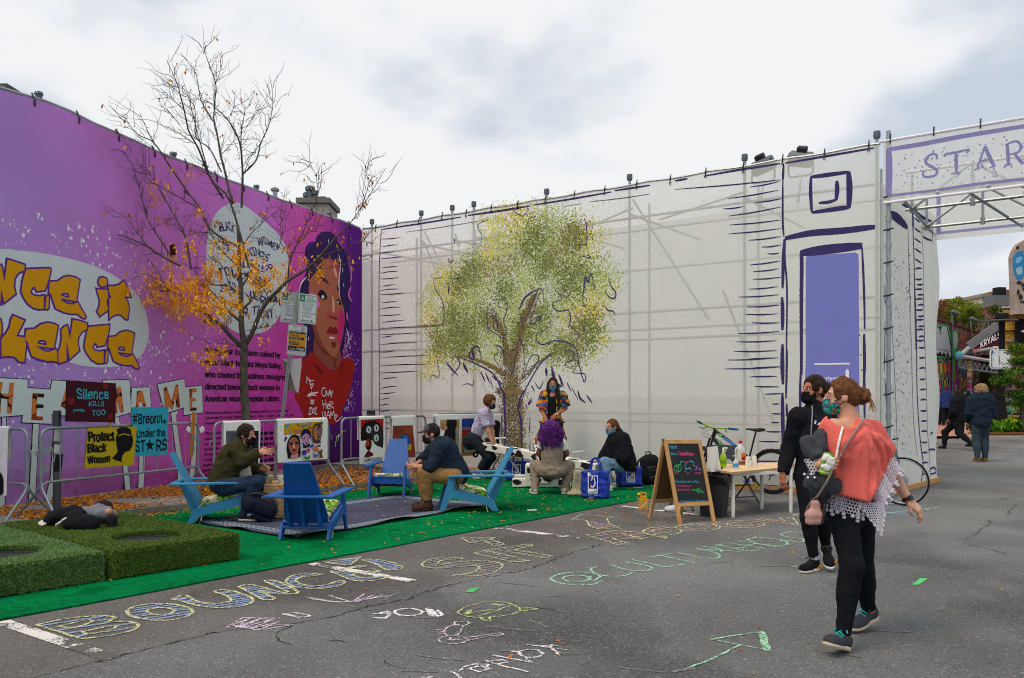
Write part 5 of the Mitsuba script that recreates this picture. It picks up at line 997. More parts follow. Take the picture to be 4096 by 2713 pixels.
def slab(Q,a0,a1,b0,b1,th,off=0.0):
 c=[(a0,b0),(a1,b0),(a1,b1),(a0,b1)];v=np.vstack([Q.pts(c,off+th/2),Q.pts(c,off-th/2)])
 return v,np.array([[0,1,2],[0,2,3],[4,6,5],[4,7,6]]+[x for i in range(4)for x in([i,i+4,(i+1)%4],[(i+1)%4,i+4,(i+1)%4+4])])
for Q,o in((FQ,.012),(RQ,-.012)):
 fr='front' if Q is FQ else 'rear'
 for a in((0,.085),(.915,1)):part(ab,'leg',slab(Q,*a,0,1,.026,o),'m_frame_wood')
 part(ab,'cross_rail',slab(Q,.085,.915,.20,.245,.024,o),'m_frame_wood');part(ab,'top_rail',slab(Q,.085,.915,.955,1,.024,o),'m_frame_wood')
 part(ab,'board_face',slab(Q,.085,.915,.245,.955,.008,o),'m_slate' if Q is FQ else mat('5c4326',.8,.2))
part(ab,'hinge',bx(t1+[0.0,.0,.01],(.03,.05,.02)),'m_steel_dark');part(ab,'stay',beam(FQ.P(.1,.23,-.02),RQ.P(.1,.23,.02),.012,.004),'m_steel_dark')
def fq_of(x,y):  # photo point to board coordinates
 d=ray(*zB8(x,y));q=FQ.q;M=np.stack([FQ.q[1]-FQ.q[0],FQ.q[3]-FQ.q[0],-d],1)
 s=np.linalg.solve(M,np.array([0,0,EYE])-FQ.q[0]);return s[0],s[1]
cyan,pinkc,grn,pur=(mat(c,.8,.1)for c in('45b4e0','e04a8c','2fae5e','9a4ac0'))
def chalk_words(s,l,r,cap,m,bold=False):
 (a0,b0),(a1,b1)=fq_of(*l),fq_of(*r);h=fq_of(l[0],l[1]-cap)[1]-b0
 v,f=text2d(s,h,bold);k=v[:,0]/v[:,0].max();v=np.stack([a0+(a1-a0)*k,b0+(b1-b0)*k+v[:,1]+.004*np.sin(k*31)],1)
 part(ab,'chalk_word',(FQ.pts(v,.0185),f),m)
for a in(('Hello!',(460,512),(535,508),34,cyan),("We're",(472,583),(540,580),30,cyan),('CultureHouse',(553,580),(708,578),36,pinkc,True),('COME',(600,662),(652,660),18,pinkc),('bounce',(508,773),(552,775),14,pinkc),('sit',(636,775),(660,775),18,pinkc),('seesaw',(720,768),(782,770),14,pinkc),("Don't be shy, let's connect!",(522,868),(758,864),22,cyan),('Culturehouse.cc',(533,912),(684,908),20,pinkc),('@CultureHousecc',(542,952),(676,948),20,pinkc),('We create pop-up community spaces',(575,1072),(840,1066),20,cyan)):chalk_words(*a)
def chalk_line(pts,m,w=.009):part(ab,'chalk_drawing',flat(stroke([fq_of(*p)for p in pts],w,n=4),lambda q:FQ.pts(q,.018)),m)
for pts,m in(([(568,668),(575,650),(595,645)],cyan),([(660,645),(690,640),(712,658)],cyan),([(628,665),(628,680)],cyan),([(505,740),(520,690),(578,682),(572,735),(548,752),(505,740)],grn),([(520,700),(560,700)],grn),([(530,715),(545,730)],grn),([(555,705),(548,745)],grn),([(615,680),(628,720),(668,712),(682,742)],cyan),([(628,720),(622,748)],cyan),([(636,722),(660,716)],grn),([(700,680),(780,735)],pur),([(735,690),(740,738)],pur),([(720,735),(750,690)],pur),([(700,672),(716,690)],grn),([(762,712),(784,730)],grn),([(695,938),(735,945),(760,930),(810,968),(740,950),(770,978)],grn),([(700,932),(695,938),(704,946)],grn),([(560,1066),(570,1068)],pinkc),([(846,1052),(856,1054)],pinkc)):chalk_line(pts,m)
# ================================================================== table and what stands on it
pmat('m_table_top',lambda p,n,uv:mix((.50,.33,.17),(.66,.47,.27),tf(p.x*3,p.y*14)),.45,.4)
pmat('m_plywood_edge',lambda p,n,uv:mix((.30,.18,.08),(.62,.44,.24),smoothstep(.4,.6,dr.abs(p.z*160-dr.floor(p.z*160)-.5)*2)),.7)
TZ=.60
tb=thing('folding_table','low table with a pale plywood top and white tube legs beside the chalkboard','table')
tq=[G(*zB8(x,y),TZ)[:2]for x,y in((1000,738),(1122,757),(1740,698),(1765,655),(1640,652),(1060,672))]
tp=poly(tq);part(tb,'top',prism(tp,np.eye(3),(0,0,TZ-.0145),.027),'m_plywood_edge');part(tb,'top_veneer',flat(tp.buffer(-.004),lambda v:np.hstack([v,np.full((len(v),1),TZ+.001)])),'m_table_top')
L=[G(*zB8(1131,1230)),G(*zB8(1430,1143)),G(*zB8(1733,1178))];L.append(L[2]+(L[1]-L[0])*.8)
for l in L:l=l*[1,1,0];part(tb,'leg',cat([tube([l+[0,0,.03],l+[0,0,TZ-.028]],.024,12),tube([l+[0,0,.002],l+[0,0,.06]],.021,12)]),'m_cupwhite',40)
for a,b in((0,2),(0,1),(1,3),(2,3)):part(tb,'apron',beam(L[a]*[1,1,0]+[0,0,TZ-.05],L[b]*[1,1,0]+[0,0,TZ-.05],.02,.04),'m_cupwhite')
def on(x,y,z=TZ):q=G(*zB8(x,y),z);q[2]=z+.002;return q
c=on(1028,704)
sp_=thing('spray_bottle','clear spray bottle of yellow-green liquid on the table','bottle')
mat('8fb81a',.15,.5,name='m_green_liquid',spec_trans=.0);mat('c9d4cf',.25,.5,name='m_clear_plastic')
part(sp_,'body',lathe([(0,0),(.040,0),(.043,.01),(.043,.13),(.036,.165),(.017,.20),(0,.20)],c,20,sy=.75),'m_green_liquid',40);part(sp_,'label',lathe([(.0436,.04),(.0438,.07),(.0436,.10)],c,20,sy=.75),art('6a9a14'),40)
part(sp_,'trigger_head',cat([bx(c+[0,0,.235],(.03,.026,.05),None,.006),bx(c+[.028,0,.258],(.06,.02,.022),None,.005),bx(c+[.035,0,.228],(.01,.014,.045),roty(.4),.003),lathe([(.016,.19),(.016,.22)],c,12)]),'m_cupwhite',30)
c=on(1207,676)
jg=thing('cider_jug','translucent plastic jug with a red cap and an orange label, nearly empty, on the table','jug')
part(jg,'body',lathe([(0,0),(.066,0),(.072,.012),(.072,.19),(.060,.23),(.03,.275),(.021,.285),(.021,.31),(0,.31)],c,24),mat('b9bdbb',.3,.5),40);part(jg,'cider',lathe([(.0725,.0),(.0728,.02),(.0728,.045),(.072,.05)],c,24),art('8a4a24'),40)
part(jg,'cap',lathe([(0,.335),(.024,.333),(.025,.30),(.021,.30)],c,16),art('c8201c'),40);part(jg,'label',bx(c+[.025,-.071,.115],(.062,.006,.10),None,.001),art('c06a1c'));part(jg,'label_print',bx(c+[.025,-.0745,.09],(.055,.004,.045),None,.001),art('8f1e16'));part(jg,'handle',tube(bend([c+[-.06,-.03,.24],c+[-.085,-.045,.2],c+[-.075,-.04,.10]],.04),.011,8),mat('b9bdbb',.3,.5),40)
c=on(1157,720)
sn=thing('sanitizer_bottle','small clear pump bottle with a blue label on the table','bottle')
part(sn,'body',lathe([(0,0),(.038,0),(.040,.01),(.040,.075),(.030,.10),(.013,.112),(0,.112)],c,18,sy=.65),mat('b4c2c4',.15,.5),40);part(sn,'label',lathe([(.0405,.02),(.041,.045),(.0405,.07)],c,18,sy=.65),art('3f8fc0'),40);part(sn,'pump',cat([lathe([(.012,.11),(.012,.135),(.004,.138),(.004,.165),(0,.165)],c,10),bx(c+[-.014,0,.166],(.05,.018,.010),None,.003)]),'m_cupwhite',40)
for k,(x,y,h,d)in enumerate(((1310,706,.095,'white paper cup upturned on the table, nearest the road'),(1288,690,.125,'white paper cup upturned on the table, left of the three'),(1350,686,.13,'white paper cup upturned on the table, right of the three'))):
 c=on(x,y);cu=thing('paper_cup',d,'cup','paper cups on the table');up=k>0
 part(cu,'wall',lathe([(.042,0),(.030,h),(0,h)]if up else[(0,.003),(.028,0),(.040,h),(.038,h),(.026,.008),(0,.008)],c,18),'m_cupwhite',40);part(cu,'rim',lathe([(.0405,0),(.0445,.004),(.0405,.008)]if up else[(.039,h-.004),(.043,h),(.038,h+.003)],c,18),'m_cupwhite',40)
solo('paper_scrap',bx(on(1230,712),(.06,.05,.003),rotz(.5)),'m_paper','small white scrap of paper lying on the table','paper')
c=on(1015,722);c[0]-=.14;c[1]-=.02
tw=thing('paper_towel_roll','white paper towel roll with a loose sheet hanging over the bin','paper towel')
c[2]=TZ+.01
part(tw,'roll',lathe([(.018,0),(.056,0),(.058,.004),(.058,.272),(.056,.275),(.018,.275),(.018,0)],c,24),'m_paper',40)
gu,gv=np.meshgrid(np.linspace(0,1,10),np.linspace(0,1,12),indexing='ij')
a0,a1,a2,a3=(P(*zB8(x,y),c[1]-.075)for x,y in((862,500),(968,478),(1005,735),(880,790)));a3=P(*zB8(950,812),c[1]-.09);a0b=P(*zB8(845,700),c[1]-.08)
V=(a0[None,None]*((1-gu)*(1-gv))[...,None]+a1*(gu*(1-gv))[...,None]+a2*(gu*gv)[...,None]+((a0b+a3)/2)*((1-gu)*gv)[...,None])
V[...,1]+=.018*np.sin(gu*7+gv*3)*gv;k=(np.arange(9)[:,None]*12+np.arange(11)[None]).ravel()
part(tw,'loose_sheet',(V.reshape(-1,3),np.stack([k,k+12,k+13,k+1],1)),'m_paper',True)
bn=thing('waste_bin','black plastic waste bin with a black bag folded over its rim, below the table','bin')
c=G(*zB8(928,1215));c[2]=0
def boxlathe(rows,c,R=np.eye(3),n=8):
 """Rounded-rectangle rings (half x, half y, z, corner) joined into a wall."""
 rings=[]
 for hx,hy,z,r in rows:
  pts=[]
  for sx,sy,a0 in((1,1,0),(-1,1,90),(-1,-1,180),(1,-1,270)):
   for a in np.radians(np.linspace(a0,a0+90,n)):pts.append((sx*(hx-r)+r*math.cos(a),sy*(hy-r)+r*math.sin(a),z))
  rings.append(pts)
 v=np.array(rings);m,k=v.shape[:2];i=np.arange(m-1)[:,None];j=np.arange(k)[None]
 return v.reshape(-1,3)@np.asarray(R).T+np.asarray(c,float),np.stack([i*k+j,i*k+(j+1)%k,(i+1)*k+(j+1)%k,(i+1)*k+j],-1).reshape(-1,4)
Rb=rotz(-.5)
part(bn,'body',boxlathe([(.0,.0,.003,0),(.145,.115,.003,.03),(.15,.12,.01,.035),(.19,.15,.52,.045),(.17,.13,.52,.04),(.135,.1,.03,.03)],c,Rb),'m_black_plastic',40)
v,f=boxlathe([(.155,.12,.40,.03),(.215,.175,.50,.05),(.212,.17,.555,.05),(.225,.185,.55,.055),(.222,.18,.485,.05),(.21,.17,.42,.045)],c,Rb,12)
v=v+(meshkit.noise(v*38)[:,None]-.5)*.03*[1,1,1.3];part(bn,'liner',(v,f),mat('0d0d0f',.25,.6,name='m_liner'),True)
fc=thing('folding_chair','dark grey metal folding chair between the table and the bicycles','chair')
fc0=G(*zB8(1085,1112));fc1=G(*zB8(1400,1086));ux=(fc1-fc0)/np.linalg.norm(fc1-fc0);uy=np.array([-ux[1],ux[0],0]);W=np.linalg.norm(fc1-fc0);o=fc0+uy*0
at=lambda a,b,z:o+ux*(a*W)+uy*b+[0,0,z]
mat('35393f',.5,.4,name='m_chair_grey')
for a in(0,1):
 part(fc,'rear_leg',tube([at(a,.0,.01),at(a,.34,.42),at(a,.46,.80)],.013,8),'m_chair_grey',40);part(fc,'front_leg',tube([at(a,.50,.01),at(a,.1,.46)],.013,8),'m_chair_grey',40)
for b,z in((.08,.10),(.18,.26)):part(fc,'stretcher',tube([at(0,b,z),at(1,b,z)],.010,6),'m_chair_grey',40)
part(fc,'seat',bx(at(.5,.25,.45),(W*.94,.38,.03),np.stack([ux,uy,[0,0,1]],1),.012),'m_chair_grey',30)
gu=np.linspace(-.5,.5,9);V=np.array([at(.5+s*1.08,.42+.05*(1-4*s*s)+q*.06,.62+.22*q-.03*q*(4*s*s))for s in gu for q in(0,.5,1)]);k=(np.arange(8)[:,None]*3+np.arange(2)[None]).ravel();fq=np.stack([k,k+3,k+4,k+1],1)
part(fc,'backrest',cat([(V,fq),(V+uy*.02,fq[:,::-1])]),'m_chair_grey',True)
# litter by the stand
v,f=nets(s_grow(s_ell(G(*zB8(520,1168))+[0,0,.03],(.13,.10,.04)),0,.035,22,3),.012)
pbag=thing('plastic_bag','crumpled clear plastic bag with red print on the asphalt under the chalkboard','bag');part(pbag,'film',(v,f),mat('b9bcc0',.25,.5),True);part(pbag,'print',bx(G(*zB8(500,1160))+[0,-.02,.066],(.07,.03,.003),rotz(.4)),art('b05050'))
fs=thing('folded_stand','black folded stand lying behind the chalkboard','stand')
for p,q in(((450,1130),(490,1075)),((690,1110),(715,1170)),((470,1118),(700,1120))):a,b=G(*zB8(*p)),G(*zB8(*q));part(fs,'tube',tube([a+[0,0,.02],b+[0,0,.03 if p[0]>460 and p[0]<500 else .015]],.014,6),'m_black_plastic')
# ================================================================== bicycles along the white screen
def bicycle(t,F,w,axle_r,axle_f,rad,tyre,frame_parts,tm,spokes=28,rim='m_steel_dark'):
 up=np.array([0,0,1.0])
 for nm,(u,v)in(('rear_wheel',axle_r),('front_wheel',axle_f)):
  c=F.at(u,v,w);a=np.linspace(0,2*np.pi,49)[:-1]
  ring=lambda r:np.array([c+F.u*r*math.cos(x)+up*r*math.sin(x)for x in a])
  wk=part(t,nm,tube(ring(rad-tyre),tyre,8,closed=True),tm,60)
  part(wk,'rim',tube(ring(rad-tyre*2.1-.006),.011,6,closed=True),rim,60)
  part(wk,'spokes',[tube([c+F.n*.03*(-1)**k,c+F.u*(rad-tyre*2.2)*math.cos(x)+up*(rad-tyre*2.2)*math.sin(x)],.0014,3,False)for k,x in enumerate(np.linspace(0,6.283,spokes,endpoint=False))],'m_galv',kind='stuff')
  part(wk,'hub',tube([c-F.n*.055,c+F.n*.055],.022,10),'m_black_plastic',40);part(wk,'brake_disc',lathe([(.03,0),(.08,.0),(.08,.002),(.03,.002)],c+F.n*.04,20,frame_of(F.n)),'m_galv',40)
 for nm,pts,r,m in frame_parts:
  part(t,nm,tube(spline([F.at(*q)for q in pts],5)if len(pts)>2 else[F.at(*q)for q in pts],r,10),m,50)
mat('111214',.85,.3,name='m_rubber');mat('15171b',.35,.5,name='m_frame_black');mat('2fae34',.35,.5,name='m_frame_green');mat('1f6ac0',.35,.5,name='m_frame_blue');mat('a9c922',.4,.5,name='m_bar_lime')
mb=thing('mountain_bike','black mountain bike with green and blue flashes leaning on the white screen','bicycle')
W0=.42
Wz=Frame(WHI.at(0,0,W0)[:2],WHI.at(WHI.len,0,W0)[:2])
q=lambda x,y:Wz.uv(*zB8(x,y))
ar=q(1537,752);ar=(ar[0],.365);af=(ar[0]-1.17,.365)
ht,hb=q(945,322),q(918,395);bb=(ar[0]-.44,.34);st=q(1262,560);sc=q(1368,335)
pp=lambda uv,w=0.:(uv[0],uv[1],w)
bicycle(mb,Wz,0,ar,af,.362,.028,[
('down_tube',[pp(hb),((hb[0]+bb[0])/2-.02,(hb[1]+bb[1])/2,0),pp(bb)],.030,'m_frame_black'),('top_tube',[pp(ht),((ht[0]+st[0])/2,(ht[1]+st[1])/2,0),(bb[0]+.06,.56,0)],.024,'m_frame_black'),('seat_tube',[pp(bb),(bb[0]+.07,.58,0)],.022,'m_frame_black'),
('seat_post',[(bb[0]+.07,.56,0),pp(sc)],.015,'m_black_plastic'),('chain_stay',[(bb[0],bb[1],.06),(ar[0],ar[1],.06)],.013,'m_frame_black'),('chain_stay',[(bb[0],bb[1],-.06),(ar[0],ar[1],-.06)],.013,'m_frame_black'),('seat_stay',[(bb[0]+.06,.55,.05),(ar[0],ar[1],.06)],.011,'m_frame_black'),('seat_stay',[(bb[0]+.06,.55,-.05),(ar[0],ar[1],-.06)],.011,'m_frame_black'),
('head_tube',[pp(ht),pp(hb)],.033,'m_frame_black'),('fork_leg',[(hb[0]-.02,hb[1],.065),(af[0],af[1],.065)],.019,'m_frame_black'),('fork_leg',[(hb[0]-.02,hb[1],-.065),(af[0],af[1],-.065)],.019,'m_frame_black'),('stem',[pp(ht),(ht[0]-.04,ht[1]+.06,0)],.02,'m_black_plastic')],'m_rubber')
part(mb,'frame_flash',tube([Wz.at(*q(985,430),.014),Wz.at(*q(1075,600),.014)],.027,8),'m_frame_green');part(mb,'frame_flash',tube([Wz.at(*q(1035,395),.010),Wz.at(*q(1150,478),.010)],.022,8),'m_frame_blue');part(mb,'frame_flash',tube([Wz.at(*q(985,360),.01),Wz.at(*q(1020,380),.01)],.024,8),'m_frame_green')
hbars=[Wz.at(*q(833,218),.33),Wz.at(*q(900,268),.17),Wz.at(*q(935,292),.04),Wz.at(*q(1010,297),-.12),Wz.at(*q(1105,318),-.33)]
part(mb,'handlebar',tube(spline(hbars[0:5],6),.0155,8),'m_bar_lime',50);part(mb,'grip',tube([hbars[0],hbars[0]+(hbars[1]-hbars[0])*.5],.019,8),art('1f5f9a'),50);part(mb,'grip',tube([hbars[4],hbars[4]+(hbars[3]-hbars[4])*.75],.019,8),art('1f5f9a'),50)
part(mb,'brake_lever',tube(spline([hbars[1]+[0,0,-.02],hbars[1]+[-.06,-.02,-.04],hbars[1]+[-.14,-.04,-.02]],4),.008,6),'m_black_plastic');part(mb,'brake_lever',tube(spline([hbars[3]+[.02,0,-.02],hbars[3]+[.03,-.02,-.07]],4),.008,6),'m_black_plastic');part(mb,'brake_hose',tube(spline([hbars[1],hbars[1]+[-.10,-.1,-.1],Wz.at(*q(850,380),.1),Wz.at(*q(900,400),.04)],8),.003,5),'m_black_plastic');part(mb,'brake_hose',tube(spline([hbars[3],Wz.at(*q(880,330),.2),Wz.at(*q(1000,430),.03),Wz.at(*q(1130,560),.03)],8),.003,5),'m_black_plastic')
s0=Wz.at(sc[0],sc[1]+.03,0);part(mb,'saddle',nets(s_un([s_ell(s0+Wz.u*.05,(.10,.055,.022),np.stack([Wz.u,Wz.n,Wz.v],1)),s_cap(s0+Wz.u*.05,s0-Wz.u*.15+[0,0,.012],.025,.016),s_ell(s0+Wz.u*.10+[0,0,.012],(.05,.07,.02),np.stack([Wz.u,Wz.n,Wz.v],1))],.03),.009),'m_black_plastic',True)
cb=Wz.at(*bb,.07);part(mb,'chainring',lathe([(.02,0),(.075,.0),(.08,.004),(.02,.006)],cb,24,frame_of(Wz.n)),'m_galv',40)
for s,w in((1,.09),(-1,-.09)):d=(Wz.u*.5-Wz.v*.86)*.17*s;part(mb,'crank',tube([Wz.at(*bb,w),Wz.at(*bb,w)+d],.012,6),'m_black_plastic');part(mb,'pedal',bx(Wz.at(*bb,w+.05*s)+d,(.09,.09,.022),np.stack([Wz.u,Wz.n,Wz.v],1)),art('26409a'))
part(mb,'derailleur',cat([tube([Wz.at(ar[0],ar[1]-.03,.07),Wz.at(ar[0]-.02,ar[1]-.14,.07)],.014,6),lathe([(.0,0),(.055,0),(.055,.02),(0,.02)],Wz.at(*ar,.05),16,frame_of(Wz.n))]),'m_steel_dark')
v,f=text2d('MAXXIS',.03,True);aa=3.75+v[:,0]/.34*1.0;rr_=.317+v[:,1]
part(mb,'tyre_print',(np.array([Wz.at(ar[0]+r*math.cos(x),ar[1]+r*math.sin(x),.0295)for x,r in zip(aa,rr_)]),f),art('c9b81c'))
rbk=thing('road_bicycle','silver-rimmed road bicycle leaning on the gate corner behind the woman in coral','bicycle')
Wy=Frame(WHI.at(0,0,.75)[:2],WHI.at(WHI.len+2,0,.75)[:2]);a1=Wy.uv(3612,1913);a1=(a1[0],.348);a0=(a1[0]-.99,.348);b_=(a0[0]+.42,.29)
bicycle(rbk,Wy,0,a0,a1,.345,.013,[('down_tube',[(a1[0]-.09,.72,0),(b_[0],b_[1],0)],.017,'m_steel_dark'),('top_tube',[(a1[0]-.11,.83,0),(b_[0]-.14,.83,0)],.014,'m_steel_dark'),('seat_tube',[(b_[0],b_[1],0),(b_[0]-.17,.92,0)],.014,'m_steel_dark'),('chain_stay',[(b_[0],b_[1],.04),(a0[0],a0[1],.05)],.009,'m_steel_dark'),('seat_stay',[(b_[0]-.14,.83,.03),(a0[0],a0[1],.05)],.008,'m_steel_dark'),('head_tube',[(a1[0]-.12,.87,0),(a1[0]-.08,.70,0)],.018,'m_steel_dark'),('fork_leg',[(a1[0]-.08,.70,.04),(a1[0],a1[1],.04)],.010,'m_steel_dark'),('fork_leg',[(a1[0]-.08,.70,-.04),(a1[0],a1[1],-.04)],.010,'m_steel_dark'),('handlebar',[(a1[0]-.10,.95,-.20),(a1[0]-.10,.95,.2)],.012,'m_black_plastic')],'m_rubber',32,'m_galv')
part(rbk,'saddle',nets(s_un([s_ell(Wy.at(b_[0]-.2,.95),(.11,.06,.02),np.stack([Wy.u,Wy.n,Wy.v],1)),s_cap(Wy.at(b_[0]-.2,.95),Wy.at(b_[0],.95),.02,.014)],.03),.012),'m_black_plastic',True)
solo('wood_block',bx(WHI.at(WHI.len-.25,.06,.18),(.28,.10,.10),np.stack([WHI.u,WHI.n,WHI.v],1),.005),art('7a6450'),'brown wooden block on the asphalt at the gate corner behind the road bicycle','block')
# ================================================================== bags, cups and boxes on the carpet
mat('1433a0',.55,.35,name='m_bag_blue')
def tote(px,base,wd,ht_,yaw,label,dep=.2,lean=0,sag=.0,logo=True,yb=None):
 c=G(px,base,.015);R=rotz(yaw)@rotx(lean);t=thing('shopping_bag',label,'bag','blue shopping bags around the seesaw')
 f0=s_cut(s_box(c+R@[0,0,ht_/2],(wd,dep,ht_),R,.03),(c+R@[0,0,ht_-.035],R@[0,0,1]))
 f1=lambda p:np.maximum(f0(p),-s_box(c+R@[0,0,ht_/2+.02],(wd-.02,dep-.02,ht_),R,.025)(p));f1 .lo,f1 .hi=f0 .lo,f0 .hi
 part(t,'body',nets(s_grow(f0,0,.022,9,px),.012),'m_bag_blue',True)
 for s in(-1,1):
  y=s*dep*.42
  part(t,'handle',tube(spline([c+R@np.array(q)for q in((-wd*.22,y,ht_*.8),(-wd*.2,y,ht_),(-wd*.12,y*.8-.01,ht_+.13),(0,y*.8,ht_+.17-sag),(wd*.12,y*.8,ht_+.12),(wd*.2,y,ht_),(wd*.22,y,ht_*.8))],4),.012,6),'m_bag_blue',50)
 if logo:
  q=lambda a,b:c+R@np.array([a*wd,-dep/2-.014,b*ht_])
  pl=lambda uv:np.array([q(*x)for x in uv])
  sq=sbox(-.24,.18,.14,.80);face=unary_union([aff.scale(Point(-.08,.62).buffer(.13),1,1).intersection(sbox(-.24,.45,.0,.8)),Point(.02,.63).buffer(.022),brush([(-.19,.47),(-.05,.38),(.08,.50)],.05,.02)])
  eye=unary_union([Point(-.13,.66).buffer(.025),brush([(-.22,.52),(-.12,.46),(.0,.52)],.03,.02)])
  part(t,'logo',flat(unary_union([sq.difference(sq.buffer(-.03)),sbox(-.24,.18,.14,.34),Point(-.2,.84).buffer(.06),brush([(.0,.72),(.03,.5),(-.06,.40),(-.14,.44)],.05,.03),brush([(-.06,.76),(-.10,.62)],.04,.03)]),pl),'m_whiteprint')
  v,f=text2d('goodwill',.10,True);v=v*[.34/v[:,0].max(),1]+[-.22,.22];part(t,'logo_word',(np.array([q(*x)+R@np.array([0,-.002,0])for x in v]),f),'m_bag_blue')
  part(t,'logo_line',flat(sbox(-.22,.12,.12,.135),pl),'m_whiteprint')
 return t
tote(2072,1921,.42,.38,-.05,'blue shopping bag with a white logo under the raised seesaw plank by the printed trunk')
tote(2382,1992,.40,.44,-.28,'blue shopping bag with a white logo standing open behind the iced drink',lean=0)
tote(2520,1946,.42,.36,.25,'blue shopping bag with a white logo slumped behind the woman in the black sweater',lean=-.25)
ntb=thing('cloth_bag','limp natural canvas bag leaning on the front blue shopping bag','bag');c=G(2306,1984,.015);part(ntb,'body',nets(s_grow(s_un([s_box(c+[.02,.05,.20],(.14,.06,.38),roty(.12),.03),s_box(c+[-.03,0,.03],(.22,.12,.04),None,.02)],.08),0,.02,11,5),.012),mat('a39b86',.9,.1),True)
def drink(px,base,label,z=.018):
 c=G(px,base,z);t=thing('iced_drink',label,'cup')
 part(t,'cup',lathe([(0,0),(.032,0),(.044,.13),(.046,.135),(.044,.135)],c,18),mat('a9b6c4',.2,.5),40);part(t,'coffee',lathe([(.0325,.002),(.036,.035)],c,18),art('7a5a44'),40);part(t,'print',lathe([(.0372,.04),(.0415,.095)],c,18),art('3a5aa0'),40);part(t,'lid',lathe([(.047,.134),(.040,.15),(0,.152)],c,18),'m_clear_plastic',40);part(t,'straw',tube([c+[.0,0,.10],c+[-.02,0,.25]],.004,6),art('c07a2a'))
drink(2366,2001,'clear cup of iced coffee on the carpet in front of the blue bag');drink(2477,1944,'clear iced drink cup behind the feet of the woman in the black sweater')
def rucksack(c,yaw,s,m,label,lean=0):
 R=rotz(yaw)@rotx(lean);t=thing('backpack',label,'backpack');c=np.asarray(c,float);q=lambda x,y,z:c+R@(np.array([x,y,z])*s)
 part(t,'body',nets(s_grow(s_un([s_box(q(0,0,.22),np.array([.32,.20,.42])*s,R,.08*s),s_ell(q(0,0,.40),np.array([.15,.10,.09])*s,R)],.06),0,.014,9,yaw),.013),m,True)
 part(t,'front_pocket',nets(s_grow(s_box(q(0,-.12,.15),np.array([.26,.10,.24])*s,R,.045*s),0,.01,12,3),.013),m,True)
 part(t,'grab_loop',tube(spline([q(-.05,.04,.46),q(-.04,.05,.52),q(.04,.05,.52),q(.05,.04,.46)],5),.011*s,6),'m_black_plastic',50)
 for k in(-1,1):part(t,'shoulder_strap',tube(spline([q(k*.07,.10,.44),q(k*.12,.16,.36),q(k*.13,.17,.2),q(k*.14,.11,.05)],5),.018*s,6),'m_black_plastic',50)
 for z in(.13,.28):part(t,'zip',tube(spline([q(-.14,-.10 if z>.2 else-.172,z),q(0,-.112 if z>.2 else-.176,z+.015),q(.14,-.10 if z>.2 else-.172,z)],5),.004*s,5),mat('6d7076',.5,.4),50)
 return t,q
rucksack(G(2600,1938,.015),.5,1.08,mat('14161b',.8,.2),'black backpack standing on the carpet against the white screen')
t,q=rucksack(G(1108,2080,.03)+[0,.0,.08],-1.25,.92,mat('10182c',.8,.2),'dark navy backpack slumped on the rug beside the chipboard cube',1.15)
part(t,'buckle_strap',tube(spline([q(-.05,-.18,.1),q(-.12,-.22,.02),q(-.2,-.2,.0)],4),.008,5),'m_black_plastic');part(t,'tag',bx(q(.05,-.14,.33),(.035,.01,.02),rotz(.4)),'m_cloth_white')
yb=thing('meal_box','small yellow handled food box on the asphalt at the edge of the carpet','box');c=G(2574,2040);R=rotz(-.12)
part(yb,'carton',bx(c+[0,0,.075],(.125,.095,.145),R,.003),mat('c99a06',.6,.3));part(yb,'lid',prism(Polygon([(-.062,0),(.062,0),(.03,.04),(-.03,.04)]),np.stack([R[:,0],[0,0,1],R[:,1]],1),c+[0,0,.148],.09),mat('c99a06',.6,.3))
hd=Polygon([(-.042,0),(.042,0),(.045,.045),(.02,.06),(-.02,.06),(-.045,.045)]).difference(sbox(-.026,.012,.026,.038));part(yb,'handle',prism(hd,np.stack([R[:,0],[0,0,1],R[:,1]],1),c+[0,0,.186],.006),mat('c99a06',.6,.3))
for i in range(4):
 for j in range(4):part(yb,'printed_square',bx(c+R@[-.036+.022*i,-.0485,.05+.02*j],(.014,.002,.013),R),art(('c8d4da','d86a2a','3f9ab0','e0d0c0')[(i*3+j)%4]))
part(yb,'lettering',(lambda m:(m[0]@np.array([R[:,0],[0,0,1]])+c+R@np.array([-.025,-.0485,.015]),m[1]))(text2d('BBQ',.018,True)),art('8a3a10'))
solo('paper_bag',nets(s_grow(s_box(c+[.0,.10,.12],(.085,.05,.22),rotz(.2),.02),0,.015,14,2),.010),mat('6b4a34',.9,.15),'crumpled brown paper bag standing behind the yellow food box','bag',True)
fl=thing('yellow_flower','single yellow flower on a wilted grey stem beside the yellow food box','flower');part(fl,'stem',tube(spline([c+[-.05,.05,.0],c+[-.07,.05,.10],c+[-.06,.05,.2]],4),.006,5),art('8c9496'));part(fl,'bloom',nets(s_grow(s_ell(c+[-.055,.04,.21],(.025,.025,.015)),0,.008,40,1),.006),art('d8c81c'),True);part(fl,'leaf',bx(c+[-.09,.05,.13],(.05,.02,.004),roty(.6)),art('9aa09c'))
solo('pen',tube([G(2534,1951,.024),G(2573,1951,.024)],.011,8),mat('a595b8',.5,.3),'lavender stick lying on the carpet in front of the slumped blue bag','stick',40)
solo('paper_litter',bx(G(2128,2041,.022),(.13,.06,.006),rotz(.3)),'m_paper','white scrap of paper on the carpet in front of the woman with purple hair','paper')
